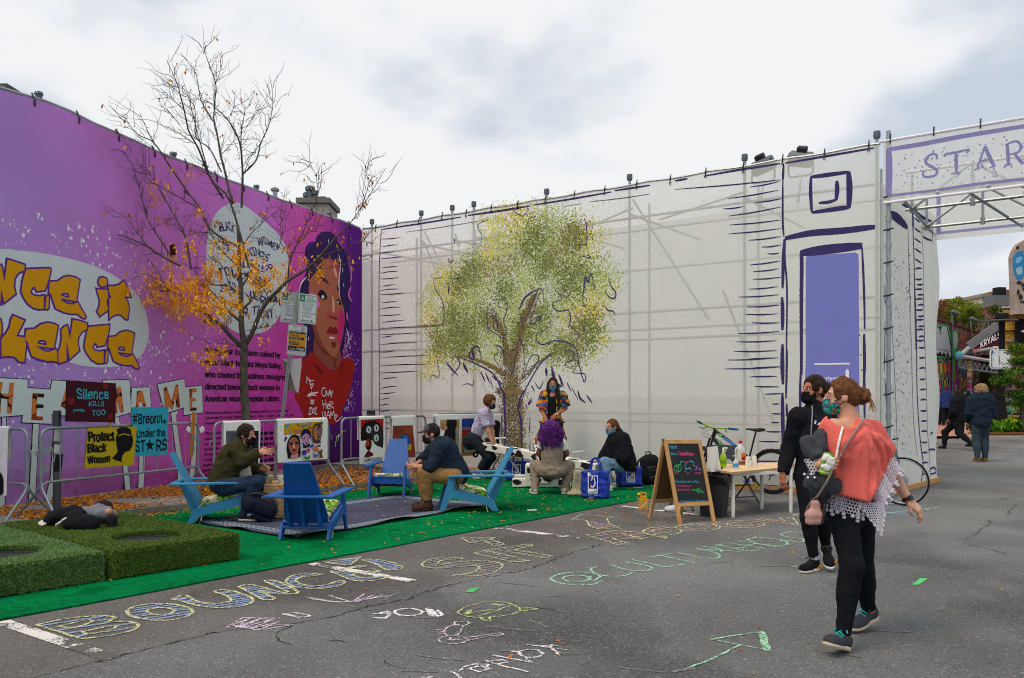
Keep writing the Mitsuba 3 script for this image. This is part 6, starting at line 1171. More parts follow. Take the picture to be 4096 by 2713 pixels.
# ================================================================== cow-print double seesaw
mat('d6d6d0',.6,.3,name='m_cow_white');mat('17171a',.6,.3,name='m_cow_black')
ss=thing('seesaw','white double seesaw with black cow patches and crossing planks','seesaw')
pv=np.array([.52,14.2,0])
PA0,PA1=P(1938,1784,15.45),P(2398,1872,13.62)  # plank between the pale-shirted rider and the woman in the black sweater
PB0,PB1=np.array([.56,13.05,.40]),np.array([.52,15.5,.66])
def plank(a,b,nm,wd=.24,th=.13):
 d=(b-a)/np.linalg.norm(b-a);R=frame_of(d,(0,0,1));k=part(ss,nm,beam(a,b,wd,th,(0,0,1),.008),'m_cow_white')
 L=np.linalg.norm(b-a);n=9
 for s in(-1,1):
  sh=[]
  for i in range(n):
   u=L*(i+.5)/n+rng.uniform(-.08,.08);r=rng.uniform(.035,.075);cy=rng.uniform(-.03,.03)
   sh.append(Polygon([(u+r*1.6*math.cos(x)*(1+.3*math.sin(3*x+i)),cy+r*math.sin(x)*(1+.25*math.cos(2*x+i)))for x in np.linspace(0,6.2,14)]))
  m=flat(unary_union(sh).intersection(sbox(.02,-th/2+.004,L-.02,th/2-.004)),lambda q:a+q[:,:1]*d+q[:,1:2]*R[:,1]+R[:,0]*(wd/2+.003)*s);part(k,'cow_patch',m,'m_cow_black',kind='stuff')
 m=flat(unary_union([Polygon([(u+.10*math.cos(x),.07*math.sin(x)+((i%2)-.5)*.09)for x in np.linspace(0,6.2,12)])for i,u in enumerate(np.linspace(.2,L-.2,8))]),lambda q:a+q[:,:1]*d+q[:,1:2]*R[:,0]+R[:,1]*(th/2+.003));part(k,'cow_patch',m,'m_cow_black',kind='stuff')
 return d,R
dA,RA=plank(PA0,PA1,'plank');plank(PB0,PB1,'plank')
for p,d in((PA0+dA*.42,dA),(PA1-dA*.45,dA),(PB0+[0,.5,.05],np.array([0,1,0])),(PB1-[0,.45,.05],np.array([0,1,0]))):
 s=np.cross(d,[0,0,1]);part(ss,'handle_post',tube([p,p+[0,0,.20]],.016,8),'m_cow_white',40);part(ss,'handle_bar',tube([p+s*.14+[0,0,.2],p-s*.14+[0,0,.2]],.017,8),'m_cow_white',40)
Rp=rotz(-.06)
for nm,p,s in(('base_beam',(0,-.25,.085),(1.0,.16,.14)),('base_beam',(0,.42,.085),(1.0,.16,.14)),('pedestal',(-.22,-.1,.21),(.12,.5,.36)),('pedestal',(.22,-.1,.21),(.12,.5,.36)),('pedestal_block',(0,-.22,.17),(.22,.3,.18)),('base_spine',(0,.1,.07),(.14,.52,.11))):
 part(ss,nm,bx(pv+Rp@np.array(p)+[0,0,.012],s,Rp,.008),'m_cow_white')
for x,z,r,y in((-.42,.10,.05,-.334),(.12,.17,.06,-.373),(.30,.10,.055,-.334),(-.05,.13,.04,-.373),(.42,.07,.05,-.334),(-.20,.30,.05,-.352),(.24,.33,.045,-.352)):
 m=flat(Polygon([(x+r*1.3*math.cos(a)*(1+.3*math.sin(2*a+x*9)),z+r*math.sin(a))for a in np.linspace(0,6.2,14)]).intersection(sbox(-.5,.02,.5,.39)),lambda q:pv+np.array([0,0,.012])+np.hstack([q[:,:1],np.full((len(q),1),y),q[:,1:]])@Rp.T);part(ss,'cow_patch',m,'m_cow_black')
part(ss,'spring_strut',tube([PA0+dA*.55-[0,0,.06],PA0+dA*.95+[0,-.1,-.42]],.012,8),'m_galv');part(ss,'tyre_bumper',lathe([(.022,-.02),(.055,-.02),(.06,0),(.055,.02),(.022,.02),(.022,-.02)],P(*zm(1700,1640,4.9)(990,875),15.55),16,rotx(math.pi/2)),'m_rubber',40)
# tapes on the asphalt
for nm,q4,c in(('bright green tape strip on the asphalt between the green lettering and the turtle drawing',(zB(1115,628),zB(1160,600),zB(1218,595),zB(1175,628)),'35b055'),('bright green tape strip on the open asphalt beside the woman in coral',(zQ(478,850),zQ(545,800),zQ(603,802),zQ(527,852)),'4cb864'),('small bright green tape strip at the edge of the carpet',(zB(1378,182),zB(1405,175),zB(1415,178),zB(1395,184)),'2fb04a')):
 p=np.array([G(*x)for x in q4])+[0,0,.0045];solo('tape_strip',(p,np.array([[0,1,2,3]])),mat(c,.5,.4),nm,'tape')
 # ================================================================== street tree, nearly bare, with yellow leaves
pmat('m_bark',lambda p,n,uv:mix((.050,.045,.038),(.17,.15,.12),tf(p.x*30,p.y*30,p.z*9))*(.8+.3*smoothstep(.62,.7,tf(p.x*9,p.y*9,p.z*6))),.9,.2,(lambda p,n,uv:tf(p.x*40,p.y*40,p.z*12),.006,.002))
mat('2b2724',.9,.2,name='m_twig')
scene['m_leaf_yellow']={'type':'principledthin','base_color':{'type':'mesh_attribute','name':'vertex_color'},'roughness':.6,'diff_trans':.7,'spec_trans':0.0,'eta':1.4}
TY=13.6
zU,zO=zm(400,120,2.3057),zm(0,300,1.4258)
tr_=thing('street_tree','slender street tree, almost bare, with clusters of yellow leaves, before the purple banner','tree')
trng=np.random.default_rng(12)
def px3(z,pts,y0,y1):
 n=len(pts);return np.array([P(*z(*p),y0+(y1-y0)*i/max(n-1,1))for i,p in enumerate(pts)])
trunk=np.vstack([[P(987,1975,TY)],px3(zX3,[(752,1520),(738,1300),(735,1100),(740,930)],TY,TY)]);trunk[0][2]=.1
part(tr_,'trunk',tube(spline(trunk,5),np.linspace(.078,.058,len(spline(trunk,5))),12),'m_bark',True)
LIMBS=[(zX3,[(740,940),(718,800),(715,640),(712,480),(700,330),(697,150),(688,0)],0,0,.052,.026),(zX3,[(755,930),(800,850),(860,700),(930,590),(1010,510),(1080,440),(1220,350),(1330,250),(1440,120),(1560,0)],0,-.7,.040,.012),(zX3,[(725,960),(640,880),(560,790),(500,745),(430,690),(350,650)],0,-.5,.040,.022),
(zX3,[(425,757),(470,757),(505,760),(540,775)],-.5,-.3,.022,.024),(zX3,[(712,760),(640,700),(590,650)],0,.4,.025,.016),(zX3,[(735,650),(790,600),(830,530),(900,460)],0,.5,.022,.01),(zX3,[(718,490),(790,380),(840,360)],0,.4,.018,.01)]
L2=[(zU,[(1225,1600),(1190,1480),(1150,1300),(1110,1140),(1075,950),(1040,840),(1050,650),(1058,500),(1000,330),(950,190),(918,95)],0,.6,.024),(zU,[(1305,1640),(1315,1330),(1290,1050),(1200,850),(1080,720),(1000,660)],.1,-.6,.020),(zU,[(1315,1330),(1300,1000),(1320,850),(1340,690)],.1,.7,.012),(zU,[(1320,1330),(1440,1200),(1480,1050),(1550,880),(1590,650),(1555,400)],.1,-.8,.014),(zU,[(1140,1560),(1000,1330),(920,1120),(830,950),(790,800),(740,560),(690,430),(645,285)],0,-.9,.020),(zU,[(1120,1310),(1010,1090),(890,980),(880,700),(850,640),(760,480)],.2,.9,.013),(zU,[(1040,840),(940,670),(910,560),(870,380),(740,210)],.4,.1,.011),(zU,[(830,1530),(640,1250),(500,1050),(330,970),(180,780)],-.3,-1.0,.016),(zU,[(500,1050),(450,950),(375,755)],-.6,-.9,.009),(zU,[(1058,500),(1100,400),(1125,200)],.5,.3,.007),(zU,[(870,1050),(680,920),(560,865)],.1,-.3,.008),(zU,[(740,590),(640,500),(585,450)],-.7,-.9,.006),(zU,[(770,740),(650,620),(560,545)],-.7,-1.1,.006),(zU,[(740,880),(640,770),(535,690)],-.6,-.3,.006),
(zU,[(1200,790),(1240,700),(1260,560)],0,-.3,.005),(zU,[(1480,1050),(1380,1180),(1320,1330)],-.3,.1,.007),(zU,[(1370,860),(1440,760),(1520,680)],.4,.8,.005),(zU,[(1120,1150),(1240,1020),(1300,980)],.1,.5,.006),
(zO,[(1420,1100),(1310,720),(1200,590),(1120,320),(1060,80)],0,-.4,.022),(zO,[(1390,1000),(1200,880),(1100,700),(880,560),(830,540),(700,420),(610,415)],0,.9,.020),(zO,[(1090,1110),(1060,930),(1010,820),(880,600),(820,540)],-.5,-.6,.018),(zO,[(1030,1090),(950,1050),(830,975),(720,930),(570,880),(500,770)],-.4,-1.2,.017),(zO,[(980,1040),(880,890),(830,790),(780,600),(740,480),(690,440)],-.5,-1.0,.012),(zO,[(840,980),(790,905),(700,800),(590,775)],-.8,-1.3,.008),(zO,[(1060,915),(1180,905),(1330,1010)],-.6,.1,.009),(zO,[(850,890),(920,850),(980,825)],-.7,-.5,.006),(zO,[(1130,760),(960,660),(840,590),(770,470)],-.2,-.9,.010),(zO,[(1000,1210),(850,1150),(740,1125)],-.6,-1.2,.008),(zO,[(1300,1200),(1200,1190),(1120,1100),(1090,1110)],-.3,-.5,.014),
(zX3,[(1080,440),(1100,260),(1180,100),(1250,-60),(1320,-250),(1350,-420)],-.3,-.9,.014),(zX3,[(1330,250),(1500,190),(1640,130),(1760,150)],-.5,-1.0,.009),(zX3,[(1440,120),(1560,0),(1650,-120),(1720,-300),(1760,-380)],-.6,-1.2,.009),(zX3,[(1650,-120),(1760,-300),(1840,-450)],-.9,-1.3,.006),(zX3,[(1720,-300),(1700,-420),(1740,-560)],-1.2,-1.0,.005),(zX3,[(1320,-250),(1290,-420),(1200,-560)],-.9,-.6,.006),(zX3,[(1220,350),(1390,340),(1560,300),(1650,290)],-.4,.2,.007),(zX3,[(1100,260),(1030,120),(1040,-100),(1060,-250)],-.4,.2,.008),(zX3,[(700,330),(560,200),(480,60),(440,-100)],0,.5,.014),(zX3,[(700,200),(800,60),(900,-40),(1000,-120)],0,.6,.010),(zX3,[(590,650),(480,520),(400,480),(300,470)],.4,.7,.009),(zX3,[(705,560),(620,470),(560,330),(450,250)],.1,-.6,.010),(zX3,[(930,590),(900,520),(840,460),(760,440)],-.2,-.8,.008),(zX3,[(350,650),(240,560),(120,500),(0,420)],-.5,-1.0,.013),(zX3,[(760,830),(900,800),(1030,770)],0,-.5,.007),(zX3,[(700,960),(620,930),(400,935)],0,-.5,.006),(zX3,[(860,700),(960,640),(1020,560),(1090,540)],-.1,.4,.006),(zX3,[(640,880),(600,800),(610,700)],-.1,.3,.007),(zX3,[(1180,100),(1300,30),(1420,-60)],-.6,-.2,.006),(zX3,[(880,640),(880,520),(980,380)],-.1,.6,.007)]
for z,p,y0,y1,r0,r1 in LIMBS:
 q=spline(px3(z,p,TY+y0,TY+y1),4);part(tr_,'limb',tube(q,np.linspace(r0,r1,len(q)),8),'m_bark',True)
twigs,tips,fine=[],[],[]
def wig(q,a):return q+np.cumsum(trng.normal(0,a,q.shape),0)*np.linspace(0,1,len(q))[:,None]
for z,p,y0,y1,r0 in L2:
 q=wig(spline(px3(z,p,TY+y0,TY+y1),4),.006);part(tr_,'branch',tube(q,np.linspace(r0,.0035,len(q)),6),'m_bark',True)
 d=np.gradient(q,axis=0);Ls=np.linalg.norm(d,axis=1).sum()
 for k in range(int(Ls*9.5)):
  i=int(trng.uniform(.15,1)*(len(q)-1));t=d[i]/np.linalg.norm(d[i]);o=trng.normal(0,1,3);o-=t*(o@t);o/=np.linalg.norm(o)
  g=t*.75+o*.8+np.array([0,0,.25]);g/=np.linalg.norm(g);L_=trng.uniform(.12,.55)
  w=q[i]+np.linspace(0,1,6)[:,None]*g*L_+np.cumsum(trng.normal(0,.022,(6,3)),0);fine.append(tube(w,np.linspace(.0048,.0016,6),4,False));tips.append(w[-1]);tips.append(w[3])
  if trng.random()<.6:
   g2=g+trng.normal(0,.6,3);g2/=np.linalg.norm(g2);w2=w[2]+np.linspace(0,1,5)[:,None]*g2*L_*.6+np.cumsum(trng.normal(0,.02,(5,3)),0);fine.append(tube(w2,np.linspace(.003,.0013,5),3,False));tips.append(w2[-1])
part(tr_,'twigs',fine,'m_twig',kind='stuff')
LV,LC=[],[]
def leaf(p,s,drop,hue):
 d=np.array([trng.normal(0,.5),trng.normal(0,.5),-1.0*drop+trng.normal(0,.35)]);d/=np.linalg.norm(d);n=np.cross(d,trng.normal(0,1,3));n/=np.linalg.norm(n)
 s*=1.45;LV.append(np.array([p,p+d*s*.5+n*s*.22,p+d*s,p+d*s*.5-n*s*.22]))
 c=np.array(lin(('fbb51c','f09c12','ffcb3a','c76c18','9a4f1c')[hue]))*trng.uniform(.7,1.1);LC.append(np.tile(c,(4,1)))
def spray(c,n,s):
 """Feathery compound leaves hanging about the point c."""
 for k in range(int(n*2.1)):
  b=c+trng.normal(0,1,3)*s;g=np.array([trng.normal(0,.5),trng.normal(0,.4),-1]);g/=np.linalg.norm(g);L_=trng.uniform(.08,.17)
  for j in range(9):leaf(b+g*L_*j/8+trng.normal(0,.006,3),trng.uniform(.025,.045),.6,int(trng.choice(5,p=[.42,.22,.26,.08,.02])))
for x,y,n,s in((330,420,30,(.2,.3,.14)),(230,520,34,(.22,.35,.15)),(120,540,16,(.18,.25,.1)),(400,520,22,(.16,.3,.12)),(200,620,14,(.2,.25,.08)),(330,600,26,(.2,.3,.12)),(50,430,9,(.12,.2,.08)),(70,490,7,(.1,.2,.08)),(490,340,10,(.07,.15,.07)),(490,390,6,(.06,.1,.06)),(560,650,12,(.16,.25,.08)),(600,560,12,(.14,.25,.1)),(690,580,8,(.1,.2,.08)),(710,180,10,(.07,.12,.09)),(670,260,5,(.05,.1,.06)),(820,280,6,(.08,.15,.07)),(870,370,10,(.13,.2,.08)),(900,440,10,(.14,.2,.07)),(960,390,6,(.1,.2,.07)),(1330,330,6,(.05,.1,.09)),(1225,260,4,(.05,.1,.06)),(1100,310,4,(.06,.1,.08)),(500,985,10,(.12,.2,.08)),(480,1040,5,(.12,.2,.05)),(370,1020,2,(.05,.05,.04)),(580,960,3,(.05,.1,.04)),(900,870,2,(.04,.1,.05)),(290,170,3,(.03,.1,.05)),(170,210,3,(.03,.05,.06)),(520,130,4,(.15,.2,.1)),(600,250,4,(.12,.2,.1)),(1010,300,3,(.1,.2,.1)),(780,470,4,(.1,.2,.06)),(440,640,8,(.14,.2,.06)),(500,730,4,(.08,.1,.05))):
 spray(P(*zX3(x,y),TY-.35+trng.normal(0,.2)),n,np.array(s))
for x,y in((1050,560),(1140,770),(1060,980),(1090,940),(1020,1000),(640,940),(730,500),(850,640),(930,620)):spray(P(*zO(x,y),TY-.5),2,np.array((.07,.1,.05)))
tips=np.array(tips);low=tips[:,2]<4.6
for p in tips[trng.random(len(tips))<np.where(low,.30,.07)]:
 for k in range(int(trng.integers(1,4))):leaf(p+trng.normal(0,.015,3),trng.uniform(.03,.06),1,int(trng.choice(5,p=[.2,.25,.1,.3,.15])))
v=np.vstack(LV);k=np.arange(len(LV))[:,None]*4
part(tr_,'foliage',(v,np.vstack([k+[0,1,2],k+[0,2,3]])),'m_vertex',color=np.vstack(LC),kind='stuff')
nst=P(*zX3(180,195),TY-.6)
part(tr_,'nest_clump',nets(s_grow(s_ell(nst,(.035,.035,.08)),0,.05,30,4),.012),mat('4a2416',.95,.1),True)
# ================================================================== fallen leaves
FV,FC,=[],[]
lr=np.random.default_rng(77)
def litter(p,z,s):
 a=lr.random()*6.283;t=lr.normal(0,.25,2);d=np.array([math.cos(a),math.sin(a),t[0]]);n=np.array([-math.sin(a),math.cos(a),t[1]])*.42;q=np.array([p[0],p[1],z+.004+s*.2*abs(t[0])])
 FV.append(np.array([q-d*s/2,q+n*s/2,q+d*s/2,q-n*s/2]));FC.append(np.tile(np.array(lin(('e2900f','cf6d0c','e6a524','98501a','b8601a')[int(lr.choice(5,p=[.3,.25,.2,.12,.13]))]))*lr.uniform(.6,1.05),(4,1)))
wallq=[MUR.at(u,0)[:2]for u in(-3,8.6)]
n_=34000;tt=lr.uniform(-1.5,7.4,n_);ss_=lr.random(n_)**1.3*3.0;pq_=KA+kd*tt[:,None]+kp*(.02+ss_[:,None])  # drifts on the pavement, thick along the kerb below the tree
ok=(pq_@MUR.n[:2]>MUR.o[:2]@MUR.n[:2]+.1)&((pq_-A0)@WHI.n[:2]>.1);dens=meshkit.fbm(np.hstack([pq_*1.3,np.full((n_,1),.3)]),3,5);ff=1.5*np.exp(-((tt-1.6)/2.6)**2)+.3
for p in pq_[ok&(lr.random(n_)<ff*np.clip((dens-.34)*5,.04,1)*np.where(ss_<1.8,1,.5))]:litter(p,.103+.012*lr.random(),lr.uniform(.03,.075))
for k in range(1500):  # lodged against the kerb on the carpet
 t=lr.uniform(-.5,7.0);litter(KA+kd*t-kp*abs(lr.normal(0,.10+.22*math.exp(-((t-.6)/1.0)**2))),.016,lr.uniform(.03,.06))
cpp=cp.buffer(-.05);shapely.prepare(cpp)
for k in range(4200):
 p=np.array([lr.uniform(-5,3.2),lr.uniform(6,15.5)])
 if not cpp.contains(Point(p)):continue
 w=.12+.88*smooth if(smooth:=np.clip((p[0]+2.2)/2.2,0,1))>=0 else 0
 if lr.random()<w:litter(p,.016 if not Polygon([RL,RN,RR,RL+RR-RN]).contains(Point(p))else .03,lr.uniform(.022,.052))
for k in range(330):
 y=4+12*lr.random()**.7;x=lr.uniform(-.6,.75)*y
 if not cp.contains(Point(x,y))and(y<11.5 or x<4):litter((x,y),.002,lr.uniform(.02,.05)*(1.4 if lr.random()<.07 else .8))
for k in range(260):a=lr.normal(0,1,2);p=G(2700,2080)[:2]+a*[.9,.8];litter(p,.002,lr.uniform(.025,.05))if not cp.contains(Point(p))else None
v=np.vstack(FV);k=np.arange(len(FV))[:,None]*4
solo('fallen_leaves',(v,np.vstack([k+[0,1,2],k+[0,2,3]])),'m_vertex','yellow and brown fallen leaves drifted on the pavement and strewn over carpet and asphalt','leaves',kind='stuff',color=np.vstack(FC))
# ================================================================== what lies beyond the gate
z8=zm(3700,1180,2.6136)
pmat('m_brick_pave',lambda p,n,uv:mix((.20,.085,.06),(.34,.17,.125),cell_rand(p.x*5+.5*dr.floor(p.y*10-dr.floor(p.y*10/2)*2),p.y*10))*(.75+.4*tf(p.x,p.y)),.9)
pmat('m_far_concrete',lambda p,n,uv:mi.Color3f(.30,.29,.28)*(.8+.3*tf(p.x*2,p.y*2)),.9)
ground_piece('brick_path',(np.array([[11,30.5,.10],[40,30.5,.10],[62,80,.10],[11,80,.10]]),np.array([[0,1,2,3]])),'m_brick_pave')
for k in range(9):ground_piece('kerb',bx((17.2+1.22*k,30.4,.05),(1.21,.2,.12),None,.01),'m_far_concrete')
# the alley wall covered in graffiti; blocks behind the paint
AF=Frame((22.4,44.3),(36.0,61.0))
def hue(h):return mi.Color3f(.5+.5*dr.cos(6.283*h),.5+.5*dr.cos(6.283*(h+.33)),.5+.5*dr.cos(6.283*(h+.67)))
def f_graf(p,n,uv):
 u=(p.x-22.4)*.6315+(p.y-44.3)*.7754;v=p.z
 a=tf(u*2.4,v*2.6,1,3);b=tf(u*4.5,v*3.2,6,3);r=cell_rand(u*1.4,v*1.1,2)
 c=mix((.05,.045,.05),hue(r+.25*a)*.34,smoothstep(.50,.54,b))
 c=mix(c,(.46,.47,.48),smoothstep(.015,.0,dr.abs(tn(u*3.1,v*2.4,8)-.5)-.035)*.75)
 c=mix(c,(.015,.014,.018),smoothstep(.02,.0,dr.abs(tn(u*2.6,v*3.4,3)-.5)-.03)*.9)
 return mix(c,C3('7a2c20'),smoothstep(4.7,5.4,v+.6*a)*.55)
pmat('m_graffiti',f_graf,.75,.3)
def f_graf2(p,n,uv):return f_graf(mi.Point3f(p.x*1.9+3,p.y*1.9,p.z*1.9+1),n,uv)
pmat('m_graffiti_fine',f_graf2,.7)
gw=thing('graffiti_wall','long alley wall covered in layered graffiti, receding beyond the gate','wall')
part(gw,'wall',cat([(np.array([AF.at(-1,0),AF.at(AF.len,0),AF.at(AF.len,5.85),AF.at(-1,5.85)]+[AF.at(-1,0,-.4),AF.at(AF.len,0,-.4),AF.at(AF.len,5.85,-.4),AF.at(-1,5.85,-.4)]),np.array([[0,1,2,3],[3,2,6,7],[0,3,7,4],[1,5,6,2]]))]),'m_graffiti')
part(gw,'coping',bx(AF.at(AF.len/2,5.91,-.2),(AF.len+2,.55,.12),np.stack([AF.u,AF.n,AF.v],1)),mat('4a3430',.9))
def gp(pts,m,w,sm=True,z=z8):
 s=blob(AF.plot(z,pts),4)if sm else poly(AF.plot(z,pts));f=flat(s,lambda q:AF.pts(q,w));part(gw,'painted_letter',f,m)
mat('9fa3a8',.8,.2,name='m_graf_silver');mat('2fae52',.8,.2,name='m_graf_green');mat('101014',.8,.2,name='m_graf_black')
gp([(95,300),(150,320),(215,300),(235,330),(265,440),(285,600),(280,690),(240,690),(225,640),(200,670),(180,650),(150,660),(120,650),(95,660)],'m_graf_green',.02);gp([(95,315),(150,335),(210,310),(228,340),(255,450),(278,600),(270,680),(245,670),(225,630),(200,655),(180,640),(150,645),(120,635),(95,640)],'m_graf_black',.03)
gp([(97,330),(140,350),(150,420),(165,340),(205,325),(222,350),(245,460),(268,600),(262,660),(245,655),(230,600),(210,640),(190,600),(170,630),(150,590),(130,620),(110,600),(97,620)],'m_graf_silver',.04)
gp([(285,380),(320,370),(340,440),(335,540),(315,600),(300,820),(280,800),(290,640),(285,560)],'m_graf_green',.035);gp([(288,400),(315,390),(330,450),(322,530),(300,560),(288,520)],'m_graf_silver',.045)
for k in range(3):gp([(100+5*k,560+45*k),(265-10*k,590+45*k),(262-10*k,594+45*k),(100+5*k,564+45*k)],'m_graf_black',.05,False)
CL=('7a3a8a','b8482a','b03a5a','2a6a9a','a8a23a','4a8a6a','8a4aa0','c06a2a')
for k in range(9):x=98+24*k;gp([(x,890),(x+14,892+3*k),(x+16,1050),(x+2,1060)],art(CL[k%8]),.03+.002*k)
for k in range(7):x=105+42*k;gp([(x,720),(x+26,715),(x+30,790),(x+14,830),(x+2,800)],art(CL[(k*3+1)%8]),.03)
for x,y in((265,190),(463,260)):
 t=thing('street_floodlight','dark floodlight on a pole above the graffiti wall, '+('nearer the gate' if x<300 else 'farther along the alley'),'light');u,v=AF.uv(*z8(x,420 if x<300 else 440));
 b=AF.at(u,0,.1);h=AF.uv(*z8(x,y))[1]
 part(t,'pole',tube([b,b+[0,0,h]],.06,6),'m_steel_dark');part(t,'lamp_head',bx(b+[.15,-.1,h],(.55,.22,.2),roty(.4),.05),'m_steel_dark')
 # yellow brick building with a painted pylon
def f_ybrick(p,n,uv):
 row=dr.floor(p.z/.085);q=p.x+p.y*.3+.11*(row-2*dr.floor(row/2));m=dr.minimum(dr.abs(p.z/.085-dr.floor(p.z/.085)-.5),dr.abs(q/.22-dr.floor(q/.22)-.5))
 r=cell_rand(q/.22,row,1)
 return mix(mix(C3('a67c2c'),C3('c9a04a'),r),C3('8a6a32'),smoothstep(.40,.48,dr.maximum(dr.abs(p.z/.085-row-.5),.0))*.5)*(.85+.3*tf(p.x,p.y,p.z))
pmat('m_yellow_brick',f_ybrick,.9,.2,(lambda p,n,uv:smoothstep(.35,.5,dr.abs(p.z/.085-dr.floor(p.z/.085)-.5)),-.012,.004))
YB=48.0
yb_=thing('yellow_building','yellow brick building corner with a graffiti-covered base beyond the planting bed','building')
p0,p1=P(*z8(835,430),YB),P(*z8(835,900),YB);x0=p0[0];
ybp=lambda o,z0,z1:prism(poly([(x0-o,YB-o),(x0+12,YB-o),(x0+19,YB+10),(x0+6.6-o,YB+10)]),np.eye(3),(0,0,(z0+z1)/2),z1-z0)
part(yb_,'wall',ybp(0,0,P(*z8(835,208),YB)[2]),'m_yellow_brick')
ztop_=P(*z8(835,208),YB)[2];zc_=P(*z8(835,350),YB)[2];part(yb_,'cornice',ybp(.14,zc_-.12,zc_+.12),'m_yellow_brick');part(yb_,'parapet',ybp(.08,zc_+.12,ztop_),'m_yellow_brick')
part(yb_,'cornice',ybp(.3,ztop_,ztop_+.25),mat('b58e3e',.9))
part(yb_,'graffiti_base',bx((x0+6,YB-.03,1.9),(12.02,.06,3.8)),'m_graffiti_fine');part(yb_,'service_box',bx(P(*z8(890,480),YB-.1),(.5,.15,.12)),'m_far_concrete')
bn_=thing('wall_banner','black hanging banner with a white star corner on the yellow building','banner');c=P(*z8(1040,380),YB-.4);part(bn_,'cloth',bx(c+[.25,0,0],(1.6,.06,P(*z8(1000,250),YB)[2]-P(*z8(1000,510),YB)[2])),'m_graf_black');part(bn_,'star',prism(Polygon([(-.45,-.1),(-.1,.05),(.05,.5),(.2,.05),(.6,.05),(.3,-.2),(.4,-.6),(.05,-.35)]),np.array([[1,0,0],[0,0,1],[0,-1,0]]).T,c+[.2,-.04,.1],.02),'m_whiteprint')
pl=thing('painted_pylon','tall weathered wooden pylon with a rounded top and a blue painted figure','pylon')
PYD=47.0;q=[P(*zC3(x,y),PYD)for x,y in((1005,990),(1018,1345),(1240,1345),(1240,880),(1091,878),(1045,905),(1020,945))]
pg=Polygon([(a[0],a[2])for a in q]);Mx=np.array([[1,0,0],[0,0,1],[0,-1,0]]).T
pmat('m_pylon',lambda p,n,uv:mix(C3('8d7f7a'),C3('b2a49c'),tf(p.x*9,0,p.z*.8))*(.85+.25*tf(p.x*3,2,p.z*3)),.9)
part(pl,'body',prism(pg,Mx,(0,PYD,0),.4),'m_pylon')
def pp_(pts,c,w):part(pl,'painted_figure',flat(blob([(P(*zC3(*a),PYD)[0],P(*zC3(*a),PYD)[2])for a in pts],4),lambda s:np.stack([s[:,0],np.full(len(s),PYD-.2-w),s[:,1]],1)),art(c))
pp_([(1010,985),(1040,955),(1075,960),(1078,1040),(1075,1110),(1045,1135),(1018,1105),(1008,1040)],'2f7fb8',.01);pp_([(1075,950),(1200,945),(1200,965),(1078,968)],'b8743a',.015);pp_([(1086,975),(1200,975),(1200,1075),(1090,1080)],'2f6fb0',.012);pp_([(1022,1000),(1060,985),(1062,1010),(1030,1030)],'6fb0d0',.02);pp_([(1025,1060),(1060,1050),(1065,1090),(1035,1100)],'8fb8cc',.02)
for x,y,w,h in((1045,1150,18,12),(1068,1165,10,16),(1040,1210,10,20),(1072,1190,8,10),(1055,1240,14,20),(1075,1270,10,10),(1035,930,10,14),(1060,1270,8,8)):pp_([(x-w,y),(x,y-h),(x+w,y),(x,y+h)],'2c2a2c',.02)
# canopy with a lettered girder across the alley
cn=thing('alley_canopy','sloping lettered girder and graffiti panel of the canopy over the alley','canopy')
CD=46.0;c8=lambda x,y,d=CD:P(*z8(x,y),d)
def gird(a,b,h,m):part(cn,'girder',beam(a,b,.12,h,(0,0,1)),m)
gird(c8(455,540),c8(790,300),.45,mat('6f7478',.8));part(cn,'panel',cat([(np.array([c8(485,585),c8(835,535),c8(835,300),c8(790,315)]+[x+[0,.1,0]for x in(c8(485,585),c8(835,535),c8(835,300),c8(790,315))]),np.array([[0,1,2,3],[7,6,5,4],[0,4,5,1],[2,6,7,3]]))]),mat('4a1420',.8))
class CF:pass
_n=lambda s,l,r,h,m:None
for s,l,r,h,m in(('KRYALS',(575,560),(790,445),62,'m_whiteprint'),('ODBS',(495,592),(568,575),26,art('c03a3a'))):
 v,f=text2d(s,1.0,True);k=v[:,0]/v[:,0].max();px_=np.stack([l[0]+(r[0]-l[0])*k,l[1]+(r[1]-l[1])*k-v[:,1]*h],1);part(cn,'painted_word',(np.array([c8(a,b,CD-.12)for a,b in px_]),f),m)
v,f=text2d('ALEXANDER W.',1.0,False);k=v[:,0]/v[:,0].max();part(cn,'girder_word',(np.array([c8(495+180*k_,532-128*k_-y_*15,CD-.09)for k_,y_ in zip(k,v[:,1])]),f),'m_steel_dark')
for a,b,r in(((370,640),(690,690),.10),((360,640),(460,550),.12),((350,640),(360,760),.07),((360,765),(770,820),.07),((500,590),(835,540),.09),((480,650),(560,690),.06)):part(cn,'tube',tube([c8(*a),c8(*b)],r,6),'m_graf_silver' if r>.08 else 'm_steel_dark')
for k in range(8):part(cn,'lattice',tube([c8(370+50*k,690+6*k),c8(395+50*k,765+5*k)],.04,5),'m_steel_dark');part(cn,'lattice',tube([c8(395+50*k,765+5*k),c8(420+50*k,695+6*k)],.04,5),'m_steel_dark')
part(cn,'joint',nets(s_ell(c8(357,640),(.22,.22,.28)),.06),art('4f8aa0'),True)
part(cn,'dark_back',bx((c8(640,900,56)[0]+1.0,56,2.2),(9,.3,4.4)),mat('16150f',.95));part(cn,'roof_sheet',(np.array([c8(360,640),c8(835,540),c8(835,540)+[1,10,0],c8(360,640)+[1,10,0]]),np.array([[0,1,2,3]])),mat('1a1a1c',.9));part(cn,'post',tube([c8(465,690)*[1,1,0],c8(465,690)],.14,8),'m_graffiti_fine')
for k in range(7):part(cn,'back_board',bx((c8(540,900,55.8)[0]+.55*k,55.7,2.2),(.5,.06,3.6)),art(('30351f','1f2416','3a3a24')[k%3]))
